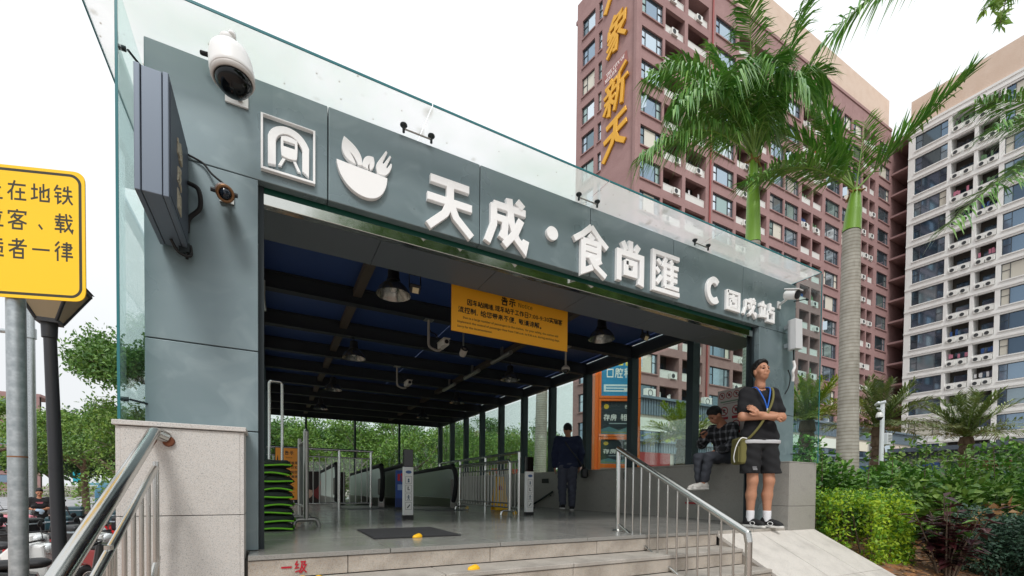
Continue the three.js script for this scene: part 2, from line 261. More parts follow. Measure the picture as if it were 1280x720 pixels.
for (const zz of [48, 60, 72]) { const g = []; for (let k = 0; k < 12; k++) g.push(bx(-120 + k * 11, -115 + k * 11, SL, SL + .006, zz, zz + .15)); struct('road_marking', g, M.white, 'dashed white lane line on the road'); }
// planting bed right of the stairs, a gently uneven bank of soil and dry leaves
{
  const nx = 60, nz = 60, v = [], H = (x, z) => { const e = Math.min(1, Math.max(0, (z - .6) / 2.6)); return -1.28 + .55 * e * e * (3 - 2 * e) + .05 * fbm(x * .21 + 3, z * .21 + 2, 4, 3, 5) + Math.min(.5, Math.max(0, z - 3.4) * .07); };
  globalThis.bedH = H;
  const X = (i) => 5.66 + (i / nx) ** 1.6 * 34, Z = (j) => -.5 + (j / nz) * 22;
  for (let i = 0; i < nx; i++) for (let j = 0; j < nz; j++) {
    const P = (a, b) => V(X(a), H(X(a), Z(b)), Z(b)), a = P(i, j), b = P(i + 1, j), c = P(i + 1, j + 1), d = P(i, j + 1);
    for (const q of [a, b, c, a, c, d]) v.push(q.x, q.y, q.z);
  }
  struct('planting_bed', tri(v), std({ map: tex(512, (u, x, i, j) => { const a = fbm(u, x, 22, 3, 111), b = fbm(u, x, 8, 4, 113); return a > .6 ? mix(rgb(176, 128, 84), rgb(140, 92, 62), b) : mix(rgb(92, 70, 52), rgb(128, 104, 82), b); }, true, .6), roughness: .95 }), 'brown soil with fallen leaves under the shrubs');
  struct('path', (() => { const g = []; for (let k = 0; k < 6; k++) g.push(bx(5.85 + k * .62, 6.45 + k * .62, -1.42, -1.19 + (k % 2) * .002, .1, 1.25)); return g; })(), M.graniteTread, 'grey stone path below the hedge');
}

// ---------- stairs, platform, cheek slab ----------
const FL = -.4, ZE = 2.988, RI = .147, TR = .283;
{
  const st = new THREE.Group(); st.name = 'stairs'; st.userData = { kind: 'structure', label: 'granite steps leading up to the metro entrance' }; scene.add(st);
  wpart('bedding', [...Array(9)].map((_, k) => bx(-.13, 3.94, SL - .04, FL - RI * (k + 1) - .03, ZE - TR * (k + 1) + .02, ZE - TR * k - .005)), M.joint, st);
  const rg = [];
  for (let k = 0; k < 9; k++) {
    const y1 = FL - RI * k, zf = ZE - TR * k, off = (k % 2) * .45;
    const cuts = [-.13]; for (let x = .42 - off; x < 3.7; x += 1.0) if (x > .1) cuts.push(x); cuts.push(3.945);
    for (let i = 0; i + 1 < cuts.length; i++) {
      const a = cuts[i] + .002, b = cuts[i + 1] - .002;
      wpart('riser_slab', bx(a, b, y1 - RI + .004, y1 - .034, zf - .004 + rnd(.002), zf + .02, .003), M.graniteRiser, st);
      if (k) wpart('tread_slab', bx(a, b, y1 - .03, y1 + rnd(.0015), zf - .014, zf + TR - .006, .005), M.graniteTread, st);
    }
  }
  const pf = new THREE.Group(); pf.name = 'platform_floor'; pf.userData = { kind: 'structure', label: 'polished grey granite tile floor of the entrance hall' }; scene.add(pf);
  wpart('bedding', bx(-.62, 5.6, SL, FL - .032, ZE + .02, 16.0), M.joint, pf);
  for (let i = 0; i < 7; i++) for (let j = 0; j < 16; j++) {
    const x0 = i === 0 ? -.13 : -.13 + i * .815, x1 = Math.min(5.4, -.13 + (i + 1) * .815), z0 = j === 0 ? ZE - .014 : ZE + j * .82, z1 = ZE + (j + 1) * .82;
    wpart('floor_tile', bx(x0 + .0025, x1 - .0025, FL - .03, FL - rnd(.0012), z0 + .0025, Math.min(z1, 15.95) - .0025, .002), M.floor, pf);
  }
  const red = std({ color: 0xb3182c, roughness: .7 });
  const ps = new THREE.Group(); ps.name = 'painted_mark'; ps.userData = { label: 'red hand painted characters on the top riser beside the pillar', category: 'marking' }; ps.position.copy(V(.04, FL - .12, ZE - .0075)); scene.add(ps);
  const hand = (ch, x, y, w, h, sw) => GL[ch].map((s, i) => extr(ribbon(s.map((p) => [x + p[0] * w / 100 + (hash(i, p[0], 4) - .5) * .006, y + (100 - p[1]) * h / 100]), sw), .0008 + i * .0002));
  mesh('character', hand('一', .0, .0, .06, .075, .011), red, ps); mesh('character', hand('级', .075, -.005, .068, .082, .0075), red, ps);
}
{
  const ck = thing('cheek_slab', V(4.8, SL, 2.0), 'sloping pale granite slab beside the stairs below the standing man', 'stone ramp');
  const slope = (z) => -.428 - (ZE - z) * .519, zr = [2.975, 2.27, 1.6, .95, .47], xr = [3.955, 4.62, 5.19, 5.665];
  for (let j = 0; j < 4; j++) for (let i = 0; i < 3; i++) {
    const z0 = zr[j], z1 = zr[j + 1] + .006, x0 = xr[i] + .003, x1 = xr[i + 1] - .003, t = .035, a = [], q = (x, z, d) => V(x, slope(z) - d, z);
    const A = q(x0, z0, 0), B = q(x1, z0, 0), C = q(x1, z1, 0), D = q(x0, z1, 0), E = q(x0, z0, t), F = q(x1, z0, t), G = q(x1, z1, t), Hh = q(x0, z1, t);
    wpart('stone_slab', [quad(A, D, C, B), quad(E, F, G, Hh), quad(A, E, Hh, D), quad(B, C, G, F), quad(D, Hh, G, C), quad(A, B, F, E)], M.graniteSlab, ck);
  }
  const P = (x, y, z) => V(x, y, z), L = 3.962, Rr = 5.655, a0 = slope(2.97) - .036, b0 = slope(.47) - .036;
  wpart('core', [quad(P(L, SL, 2.97), P(L, SL, .47), P(L, b0, .47), P(L, a0, 2.97)), quad(P(Rr, SL, 2.97), P(Rr, a0, 2.97), P(Rr, b0, .47), P(Rr, SL, .47)), quad(P(L, SL, .47), P(Rr, SL, .47), P(Rr, b0, .47), P(L, b0, .47)), quad(P(L, a0, 2.97), P(L, b0, .47), P(Rr, b0, .47), P(Rr, a0, 2.97))], M.graniteRiser, ck);
  // platform lip behind the slab
  const lip = thing('platform_edge', V(4.6, FL, 3.1), 'dark weathered stone edge the standing man stands on', 'stone edge');
  wpart('edge_stone', [bx(3.95, 4.52, FL - .06, FL - .001, ZE - .012, ZE + .02, .003)], M.graniteTread, lip);
  wpart('edge_stone', [bx(4.524, 5.09, FL - .06, FL - .002, ZE - .012, ZE + .02, .003)], M.graniteTread, lip);
}
// ---------- granite plinths and low wall ----------
function plinth(x0, x1, label, mat, cap) {
  const p = thing('granite_plinth', V((x0 + x1) / 2, SL, 3.08), label, 'plinth', 'granite plinths under the entrance pillars');
  const top = .335, z0 = 2.968, z1 = 3.195, js = [SL + .01, -1.1, -.62, -.162, cap ? top - .028 : top - .003];
  wpart('core', bx(x0 + .012, x1 - .012, SL, top - .04, z0 + .012, 3.19), M.joint, p);
  for (let i = 0; i < 4; i++) {
    wpart('stone_slab', bx(x0 + .02, x1 - .02, js[i] + .002, js[i + 1] - .002, z0, z0 + .02, .002), mat, p);
    for (const s of [0, 1]) wpart('stone_slab', bx(s ? x1 - .02 : x0, s ? x1 : x0 + .02, js[i] + .002, js[i + 1] - .002, z0 + .002, z1, .002), mat, p);
  }
  if (cap) wpart('cap_stone', bx(x0 - .012, x1 + .012, top - .026, top, z0 - .014, z1, .004), mat, p); else wpart('cap_stone', bx(x0 + .002, x1 - .002, top - .002, top + .012, z0 + .002, z1, .002), mat, p);
  return p;
}
plinth(-.71, -.146, 'pale pinkish granite plinth under the pillar with the dome camera', M.graniteLight, true);
plinth(5.14, 5.68, 'grey granite plinth beside the hedge and behind the standing man', M.graniteWall, false);
{
  const w = thing('granite_wall', V(5.5, SL, 9.6), 'low grey granite wall under the glass, the seated man sits on it', 'wall');
  for (let i = 0; i < 8; i++) { const a = 3.4 + i * 1.57, b = Math.min(15.95, a + 1.567); wpart('stone_slab', bx(5.4, 5.42, FL - .03, .36, a, b, .002), M.graniteWall, w); wpart('stone_slab', bx(5.63, 5.65, SL, .36, a, b, .002), M.graniteWall, w); wpart('cap_stone', bx(5.385, 5.665, .362, .387, a, b, .004), M.graniteWall, w); }
  wpart('core', bx(5.425, 5.625, SL, .358, 3.4, 15.95), M.joint, w);
  wpart('sign_plate', bx(5.378, 5.384, .14, .24, 8.35, 8.62), M.black, w);
  wpart('red_strip', bx(5.384, 5.399, -.19, -.165, 4.25, 4.62), std({ color: 0xa81f2c, roughness: .6 }), w);
}

// ---------- the entrance canopy ----------
const CB = 1.887, CT = 2.495, ZF = 3.2, BM = 2.255, RF = 2.46, ZR = 15.9;
const canopy = thing('entrance_canopy', V(2.45, SL, 9), 'grey metal and glass canopy over the metro entrance stairs', 'canopy');
{
  const panelRow = (cuts, y0, y1, z0, z1) => { for (let i = 0; i + 1 < cuts.length; i++) wpart('fascia_panel', bx(cuts[i] + .0025, cuts[i + 1] - .0025, y0, y1, z0 + rnd(.0015), z1, .006), M.panel, canopy); };
  panelRow([-.635, .319, 1.408, 2.474, 3.507, 4.591, 5.6], CB + .001, CT, ZF, ZF + .07);
  wpart('fascia_core', [bx(-.62, 5.58, CB + .02, CT - .012, ZF + .072, ZF + .1), bx(-.62, 5.58, 1.99, CT - .012, ZF + .102, 3.9), bx(-.1, 5.42, 1.945, 1.99, 3.456, 3.88)], M.panelCore, canopy);
  wpart('shutter_seal', bx(-.075, 4.88, 1.852, 1.9, 3.285, 3.315), M.green, canopy);
  wpart('shutter_bottom_bar', bx(-.068, 4.872, 1.779, 1.85, 3.262, 3.32, .004), M.mirror, canopy);
  const sc = [-.075, .72, 1.69, 2.66, 3.63, 4.6, 5.41];
  for (let i = 0; i + 1 < sc.length; i++) wpart('soffit_panel', bx(sc[i] + .002, sc[i + 1] - .002, CB - .02, CB + .05, 3.413, 3.9, .003), M.soffit, canopy);
  wpart('soffit_back', bx(-.1, 5.42, CB + .052, RF, 3.9, 3.92), M.beam, canopy);
  // pillars
  for (const [x0, x1, js] of [[-.635, -.08, [FL, .338, .835, CB]], [4.897, 5.6, [FL, .338, .92, CB]]]) {
    wpart('pillar_core', bx(x0 + .02, x1 - .02, FL, CB, ZF + .02, ZF + .15), M.panelCore, canopy);
    for (let i = 0; i < 3; i++) {
      wpart('pillar_panel', bx(x0, x1, js[i] + .003, js[i + 1] - .003, ZF + rnd(.001), ZF + .02, .004), M.panel, canopy);
      for (const s of [0, 1]) wpart('pillar_panel', bx(s ? x1 - .02 : x0 + .001, s ? x1 - .001 : x0 + .02, js[i] + .003, js[i + 1] - .003, ZF + .0205, ZF + .16, .003), M.panel, canopy);
    }
  }
  wpart('shutter_guide', [bx(-.08, -.05, FL, 1.95, ZF + .06, ZF + .075), bx(-.08, -.05, FL, 1.95, ZF + .12, ZF + .135), bx(-.078, -.066, FL, 1.95, ZF + .075, ZF + .12)], M.darkSteel, canopy);
  wpart('shutter_guide', [bx(4.866, 4.896, FL, 1.95, ZF + .06, ZF + .075), bx(4.866, 4.896, FL, 1.95, ZF + .12, ZF + .135), bx(4.884, 4.895, FL, 1.95, ZF + .075, ZF + .12)], M.darkSteel, canopy);
  // columns and beams, one frame every 1.26 m
  for (let k = 0; k < 10; k++) {
    const z = 4.59 + k * 1.257;
    wpart('column', bx(5.4, 5.55, .389, BM - .002, z - .0575, z + .0575, .004), M.columnSteel, canopy);
    wpart('column', bx(-.27, -.12, FL, BM - .002, z - .0575, z + .0575, .004), M.columnSteel, canopy);
    wpart('cross_beam', [bx(-.27, 5.55, BM, BM + .012, z - .06, z + .06), bx(-.27, 5.55, BM + .012, RF - .014, z - .01, z + .01), bx(-.27, 5.55, RF - .014, RF - .003, z - .05, z + .05)], M.beam, canopy);
  }
  for (const x of [.92, 3.62]) wpart('purlin', bx(x - .05, x + .05, RF - .1, RF - .016, 3.925, ZR), std({ color: 0x50483f, roughness: .6 }), canopy);
  wpart('edge_beam', bx(5.42, 5.53, BM + .014, RF - .004, 3.925, ZR), M.beam, canopy);
  wpart('edge_beam', bx(-.26, -.14, BM + .014, RF - .004, 3.925, ZR), M.beam, canopy);
  for (const [a, b] of [[-.27, 2.352], [2.366, 5.245], [5.275, 5.4]]) for (let j = 0; j < 5; j++) wpart('roof_sheet', bx(a, b, RF, RF + .02, 3.925 + j * 2.4, Math.min(ZR, 3.92 + (j + 1) * 2.4 - .002)), M.roofBlue, canopy);
  // glass roof laid over it, overhanging the front
  const gs = [-.88, .938 - 1.48 + .62, .938, 2.45, 3.9, 5.62]; gs.splice(1, 1);
  for (let i = 0; i + 1 < gs.length; i++) for (const [z0, z1] of [[2.93, 4.9], [4.906, 7.5], [7.506, 10.2], [10.206, 13], [13.006, 16.1]]) {
    const p = wpart('roof_pane', bx(gs[i] + .004, gs[i + 1] - .004, 2.548, 2.552, z0, z1), M.roofGlass, canopy);
    if (z0 < 3) wpart('pane_edge', bx(gs[i] + .004, gs[i + 1] - .004, 2.543, 2.557, 2.924, 2.9295), M.glassEdge, p);
    if (i === 0) wpart('pane_edge', bx(gs[0] - .004, gs[0] + .0035, 2.543, 2.557, z0, z1), M.glassEdge, p);
    if (i === 3) wpart('pane_edge', bx(gs[4] - .0035, gs[4] + .003, 2.543, 2.557, z0, z1), M.glassEdge, p);
  }
  for (const x of [5.63]) for (let j = 0; j < 6; j++) wpart('eave_pane', bx(x, x + .42, 2.54, 2.546, 3.4 + j * 2.1, 5.494 + j * 2.1), M.roofGlass, canopy);
  for (const s of [.938, 2.45, 3.9]) {
    for (const d of [-.13, .07]) { const c = V(s + d, 2.5, 3.17); wpart('glass_clamp', [lathe([[0, 0], [.024, 0], [.026, .008], [.016, .02], [.009, .024], [.009, .055], [0, .055]], 14).rotateX(Math.PI).translate(c.x, c.y + .045, c.z)], M.darkSteel, canopy); }
    wpart('glass_clamp_arm', rod(V(s - .13, 2.515, 3.17), V(s + .07, 2.515, 3.17), .006), M.steelDull, canopy);
  }
  // side fins of clear glass standing on the plinths
  for (const [x, z0] of [[-.695, 2.975], [5.625, 2.93]]) {
    const f = wpart('glass_fin', bx(x - .003, x + .003, .34, 2.535, z0, 3.9), M.glassFin, canopy);
    wpart('pane_edge', bx(x - .006, x + .006, .34, 2.535, z0 - .006, z0 - .0005), M.glassEdge, f);
    for (const y of [.46, 2.3]) { const s = x < 0 ? 1 : -1; wpart('glass_clamp', [rod(V(x - .018 * s, y, 3.09), V(x + .012 * s, y, 3.09), .013, .013, 14), rod(V(x + .02 * s, y, 3.09), V(x + .075 * s, y, 3.215), .006)], M.darkSteel, f); }
  }
  wpart('glass_fin', bx(5.622, 5.628, .39, 2.53, 3.906, ZR), M.glass, canopy);
  // glass wall on the low wall, rear wall, far side wall
  for (let k = -1; k < 9; k++) {
    const z0 = k < 0 ? 3.45 : 4.59 + k * 1.257 + .06, z1 = k < 0 ? 4.53 : z0 + 1.137;
    wpart('glass_pane', bx(5.56, 5.566, .39, BM - .01, z0 - .045, z1 + .045), M.glass, canopy);
    wpart('glass_pane', bx(-.29, -.284, FL, BM - .01, z0 - .045, z1 + .045), M.glass, canopy);
    for (const y of [.6, 1.2, 1.85]) wpart('glass_clamp', [rod(V(5.53, y, z0 + .02), V(5.555, y, z0 + .03), .018, .018, 10), rod(V(5.5, y, z0 - .03), V(5.54, y, z0 + .03), .006)], M.black, canopy);
  }
  for (const x of [-.19, .94, 2.45, 3.95, 5.47]) wpart('mullion', bx(x - .03, x + .03, FL, BM - .002, ZR - .06, ZR + .06), M.columnSteel, canopy);
  wpart('rear_beam', bx(-.27, 5.55, BM, RF, ZR + .001, ZR + .07), M.beam, canopy);
  const rx = [-.16, .91, .97, 2.42, 2.48, 3.92, 3.98, 5.44];
  for (let i = 0; i < 8; i += 2) wpart('glass_pane', bx(rx[i], rx[i + 1], FL, BM - .004, ZR, ZR + .006), M.glass, canopy);
  // fluorescent tubes in grey trunking under the roof
  for (let k = 0; k < 4; k++) wpart('tube_light', [rod(V(3.36, 2.19, 5.1 + k * 1.257), V(3.36, 2.19, 5.8 + k * 1.257), .035, .035, 10), bx(3.345, 3.375, 2.21, RF - .1, 5.4 + k * 1.257, 5.45 + k * 1.257)], M.steelDull, canopy);
  wpart('conduit', pipe([V(-.06, 1.5, 3.75), V(-.06, 1.36, 3.75), V(-.05, 1.28, 3.75)], .012), M.steelDull, canopy);
}
// ---------- lettering on the fascia ----------
{
  const zl = ZF - .03;
  const letterPart = (name, geos, parent, x, y) => { const m = mesh(name, geos, M.letter, parent); m.position.set(x, y, 0); return m; };
  const shop = thing('fascia_lettering', V(.37, 1.9, zl + .028), 'large raised white characters and bowl emblem on the grey fascia', 'sign');
  const W = .385, H = .405, put = (ch, x0, x1, y0 = 1.9, y1 = 2.305, sw = .052) => letterPart('character', glyphSolid(ch, x1 - x0, y1 - y0, sw, .03), shop, x0 - .37, y0 - 1.9);
  put('天', .96, 1.35, 1.885); put('成', 1.435, 1.825, 1.895); put('食', 2.265, 2.655, 1.885, 2.31, .046); put('尚', 2.745, 3.09, 1.9, 2.315, .05); put('匯', 3.18, 3.585, 1.905, 2.32, .038);
  letterPart('dot', (() => { const g = new THREE.CylinderGeometry(.056, .056, .03, 24); g.rotateX(Math.PI / 2); return g.translate(0, 0, .015); })(), shop, 2.055 - .37, 2.136 - 1.9);
  // bowl with leaf and fork
  const e = new THREE.Group(); e.name = 'bowl_emblem'; shop.add(e); e.position.set(0, .06, 0);
  const sh = (f, d) => { const s = new THREE.Shape(); f(s); return new THREE.ExtrudeGeometry(s, { depth: d, bevelEnabled: true, bevelSize: .002, bevelThickness: .002, bevelSegments: 1, curveSegments: 14 }); };
  mesh('bowl', sh((s) => { s.moveTo(.0, .19); s.lineTo(.325, .172); s.bezierCurveTo(.322, .06, .26, .0, .19, .0); s.bezierCurveTo(.09, .0, .01, .08, .0, .19); }, .03), M.letter, e);
  mesh('leaf', sh((s) => { s.moveTo(.045, .355); s.bezierCurveTo(.12, .32, .165, .275, .158, .205); s.lineTo(.135, .2); s.bezierCurveTo(.12, .235, .1, .26, .075, .275); s.bezierCurveTo(.092, .25, .108, .225, .118, .2); s.bezierCurveTo(.04, .21, .015, .27, .045, .355); }, .028), M.letter, e);
  mesh('leaf', sh((s) => { s.moveTo(.232, .285); s.bezierCurveTo(.19, .288, .165, .265, .163, .205); s.bezierCurveTo(.185, .195, .2, .195, .2, .195); s.bezierCurveTo(.19, .215, .205, .235, .215, .24); s.bezierCurveTo(.205, .22, .21, .205, .212, .195); s.bezierCurveTo(.24, .21, .245, .25, .232, .285); }, .027), M.letter, e);
  mesh('fork', [sh((s) => { s.moveTo(.262, .19); s.bezierCurveTo(.25, .22, .252, .245, .262, .262); s.lineTo(.318, .358); s.lineTo(.325, .35); s.lineTo(.293, .272); s.lineTo(.3, .262); s.lineTo(.345, .335); s.lineTo(.351, .328); s.lineTo(.318, .25); s.lineTo(.324, .24); s.lineTo(.352, .285); s.lineTo(.357, .277); s.bezierCurveTo(.352, .235, .335, .205, .305, .187); s.lineTo(.262, .19); }, .026)], M.letter, e);
  const stn = thing('station_lettering', V(3.95, 1.94, zl + .028), 'smaller raised white station name with a large capital C', 'sign');
  { const s = new THREE.Shape(); s.absarc(0, 0, .1, .85, 2 * Math.PI - .85, false); s.absarc(0, 0, .055, 2 * Math.PI - .85, .85, true); const g = new THREE.ExtrudeGeometry(s, { depth: .03, bevelEnabled: true, bevelSize: .002, bevelThickness: .002, bevelSegments: 1, curveSegments: 24 }); g.scale(1.12, 1.4, 1); const m = mesh('letter', g, M.letter, stn); m.position.set(.125, .16, 0); }
  for (const [ch, x0, x1, y0, y1] of [['固', 4.27, 4.515, 1.955, 2.165], ['戍', 4.555, 4.8, 1.95, 2.16], ['站', 4.84, 5.13, 1.945, 2.17]]) { const m = mesh('character', glyphSolid(ch, x1 - x0, y1 - y0, .03, .026), M.letter, stn); m.position.set(x0 - 3.95, y0 - 1.94, 0); }
  // metro emblem in a square frame
  const lg = thing('metro_emblem', V(-.065, 1.946, zl + .028), 'square framed white emblem of a train in a tunnel arch', 'sign'), w = .305, h = .335;
  mesh('frame', [box(.012, h, .03, .006, h / 2, .015), box(.012, h, .03, w - .006, h / 2, .015), box(w - .024, .013, .03, w / 2, .0065, .015), box(w - .024, .006, .03, w / 2, h - .003, .015)], M.letter, lg);
  mesh('arch', sh((s) => { s.moveTo(.04, .045); s.lineTo(.04, .215); s.bezierCurveTo(.06, .32, .22, .34, .268, .21); s.lineTo(.268, .035); s.lineTo(.232, .06); s.lineTo(.232, .19); s.bezierCurveTo(.2, .28, .1, .28, .08, .2); s.lineTo(.08, .05); s.lineTo(.04, .045); }, .022), M.letter, lg);
  const hole = (s, x0, y0, x1, y1) => { const q = new THREE.Path(); q.moveTo(x0, y0); q.lineTo(x1, y0); q.lineTo(x1, y1); q.lineTo(x0, y1); q.closePath(); s.holes.push(q); }, disc = (s, x, y, r) => { const q = new THREE.Path(); q.absarc(x, y, r, 0, 7); s.holes.push(q); };
  mesh('train', [sh((s) => { s.moveTo(.115, .12); s.quadraticCurveTo(.108, .17, .112, .235); s.quadraticCurveTo(.155, .258, .2, .235); s.quadraticCurveTo(.204, .17, .197, .12); s.quadraticCurveTo(.155, .105, .115, .12); hole(s, .122, .18, .19, .215); disc(s, .13, .14, .009); disc(s, .182, .14, .009); }, .02), extr([[.118, .105], [.135, .105], [.112, .055], [.094, .055]], .02), extr([[.178, .105], [.195, .105], [.222, .05], [.203, .05]], .02)], M.letter, lg);
}
// ---------- things fixed to the front ----------
{
  const lb = thing('projecting_lightbox', V(-.495, 1.36, 3.18), 'grey metal lightbox sign projecting from the pillar edge', 'lightbox');
  const cas = std({ color: 0x68727f, roughness: .4, metalness: .35 }), dk = std({ color: 0x4b5360, roughness: .45, metalness: .2 });
  mesh('case', [box(.078, .57, .53, 0, .285, .265, .004)], cas, lb);
  for (const s of [-1, 1]) { mesh('side_frame', box(.024, .575, .535, s * .053, .285, .2665, .004), cas, lb); const p = mesh('side_panel', box(.004, .53, .49, s * .0665, .285, .265, .001), dk, lb); mesh('cut_letters', ['固', '戍', '站'].map((c, i) => glyphSolid(c, .1, .1, .012, .002).map((g) => g.rotateY(s > 0 ? Math.PI / 2 : -Math.PI / 2).translate(s * .0685, .05 + i * .13, .36 - (s > 0 ? 0 : .1)))), std({ color: 0xa59f8c, roughness: .5 }), p); }
  mesh('cable', [pipe([v3(.07, .36, .04), v3(.12, .33, .05), v3(.125, .24, .03), v3(.07, .18, .0), v3(.06, .1, .0)], .012), pipe([v3(.0, -.005, .1), v3(.03, -.05, .06), v3(.08, -.045, .03), v3(.075, .02, .01), v3(.06, -.06, .015)], .008)], M.rubber, lb);
  mesh('bracket', [box(.05, .05, .06, .05, .0, .0), rod(v3(-.03, .5, -.02), v3(-.09, .56, -.02), .008)], M.darkSteel, lb);

  const dc = thing('dome_camera', V(-.19, 2.19, 2.81), 'large white dome security camera on a bracket above the lightbox', 'camera');
  dc.scale.y = .86; const T = (g) => g.rotateX(-.12).rotateZ(.1);
  mesh('housing', T(lathe([[0, .16], [.035, .16], [.036, .2], [.03, .205], [.03, .135], [.07, .128], [.09, .1], [.1, .05], [.104, -.03], [.102, -.05], [.095, -.052], [.095, -.045], [0, -.045]], 36)), M.white, dc);
  mesh('collar', T(lathe([[.1, -.053], [.102, -.066], [.094, -.082], [.086, -.082], [.086, -.06]], 36)), std({ color: 0xc3bfbb, roughness: .5 }), dc);
  mesh('dome_glass', T((() => { const g = new THREE.SphereGeometry(.086, 28, 12, 0, 7, Math.PI / 2, Math.PI / 2); return g.translate(0, -.075, 0); })()), std({ color: 0x0d1114, roughness: .06, metalness: .3 }), dc);
  mesh('bracket', [bent([v3(0, .2, 0), v3(0, .25, -.02), v3(0, .25, -.2), v3(0, .17, -.37)], .018, 10, .05), box(.12, .1, .014, 0, .16, -.382, .003)], M.white, dc);
  mesh('cable', pipe([v3(-.17, .33, -.33), v3(-.11, .3, -.3), v3(-.04, .23, -.3), v3(.02, .14, -.37)], .013), M.rubber, dc);

  const bc = thing('bullet_camera', V(-.242, 1.66, 3.03), 'small copper and black bullet camera on the pillar panel', 'camera'); bc.scale.setScalar(1.45);
  const cop = std({ color: 0x9a8178, roughness: .45, metalness: .4 }), B = (g) => g.rotateX(Math.PI / 2 + .55).rotateY(.15);
  mesh('body', B(lathe([[0, -.05], [.026, -.05], [.03, -.04], [.03, .045], [0, .045]], 20)), cop, bc);
  mesh('lens_ring', B(lathe([[.02, .046], [.031, .046], [.031, .056], [.022, .06], [.02, .05]], 20)), std({ color: 0x7b5a3c, roughness: .4, metalness: .5 }), bc);
  mesh('lens', B(lathe([[0, .045], [.019, .046], [.017, .062], [0, .066]], 18)), std({ color: 0x17202b, roughness: .08 }), bc);
  mesh('rear_cap', B(lathe([[0, -.085], [.025, -.085], [.025, -.051], [0, -.051]], 18)), M.black, bc);
  for (const s of [-1, 1]) mesh('knob', rod(v3(s * .03, 0, 0), v3(s * .045, 0, 0), .009, .008), M.black, bc);
  mesh('bracket', [rod(v3(0, .02, -.03), v3(0, .045, -.108), .01), box(.05, .05, .01, 0, .045, -.112)], M.steelDull, bc);
  mesh('cable', pipe([v3(-.005, .06, -.05), v3(-.05, .11, -.09), v3(-.08, .15, -.105), v3(-.13, .17, -.11)], .004, 6), M.rubber, bc);

  const wc = thing('box_camera', V(5.13, 2.21, 2.98), 'white bullet camera with black face above the station name corner', 'camera');
  mesh('body', [lathe([[0, -.075], [.045, -.075], [.052, -.06], [.052, .05], [.05, .06], [0, .06]], 20).rotateX(Math.PI / 2 + .35), box(.1, .012, .17, 0, .052, .0, .004).rotateX(.35)], M.white, wc);
  mesh('front_face', lathe([[0, .0605], [.046, .061], [.044, .072], [0, .074]], 20).rotateX(Math.PI / 2 + .35), M.black, wc);
  mesh('bracket', [rod(v3(.0, -.03, -.06), v3(.1, -.02, -.2), .014), box(.06, .08, .012, .11, -.02, -.212)], M.white, wc);

  const an = thing('antenna_panel', V(5.36, 1.66, 3.08), 'tall white rounded antenna panel on the pillar beside the hedge', 'antenna');
  const sp = new THREE.Shape(); sp.absarc(0, 0, .062, 0, Math.PI); sp.lineTo(-.062, -.05); sp.lineTo(.062, -.05);
  mesh('cover', new THREE.ExtrudeGeometry(sp, { depth: .33, bevelEnabled: true, bevelSize: .004, bevelThickness: .004, bevelSegments: 2, curveSegments: 14 }).rotateX(-Math.PI / 2).rotateY(0).rotateZ(.06).translate(0, 0, .01), std({ color: 0xd6d8da, roughness: .45 }), an);
  mesh('print', [...Array(5)].map((_, i) => box(.005, .03, .002, -.035, .09 + i * .045, .062)), std({ color: 0x4b56a8, roughness: .6 }), an);
  for (const y of [.28, .06]) mesh('bracket', box(.05, .05, .06, 0, y, -.07), M.galv, an);
  mesh('cable', [pipe([v3(.0, 0, 0), v3(.005, -.1, .0), v3(0, -.14, 0)], .008), pipe([v3(0, -.22, -.06), v3(.03, -.3, -.05), v3(.02, -.42, -.06), v3(.0, -.5, -.09)], .006)], M.rubber, an);
  mesh('tape_wrap', pipe([v3(0, -.13, 0), v3(.01, -.2, .01), v3(-.005, -.26, 0), v3(.02, -.31, -.01), v3(.03, -.36, -.02)], .016), M.white, an);
}
// ---------- hanging notice ----------
{
  const t = canvasTex(1024, 340, (g) => {
    g.fillStyle = '#eaa722'; g.fillRect(0, 0, 1024, 340); const k = '#1c150a';
    drawText(g, '告示', 400, 12, 64, 10, k); g.fillStyle = k; g.font = '46px sans-serif'; g.fillText('Notice', 550, 66);
    drawText(g, '因车站拥堵,现车站于工作日7:00-9:30实施客', 120, 92, 43, 6.5, k, 1.0); drawText(g, '流控制，给您带来不便，敬请谅解。', 50, 154, 46, 6.5, k, 1.05);
    g.fillStyle = k; g.font = 'bold 21px sans-serif';
    g.fillText('Due to a large number of passengers in the station,  for your safety, the station will', 88, 240, 890);
    g.fillText('implement the control of passenger flow from 7:00 a.m. to 9:30 a.m. during working days.', 44, 274, 930); g.fillText('Sorry for the inconvenience.', 44, 308, 300);
  });
  const n = thing('hanging_notice', V(2.115, 1.47, 3.955), 'large yellow hanging notice board with black text under the soffit', 'notice');
  mesh('board', box(1.31, .44, .006, 0, .22, -.004), std({ color: 0xc98a14, roughness: .55 }), n);
  face('print', 1.306, .436, t, n, v3(0, .22, .0005), 0, { rough: .5 });
  for (const x of [-.5, .5]) mesh('hanger_strap', box(.03, .6, .003, x, .56, -.012), M.steelDull, n);
}
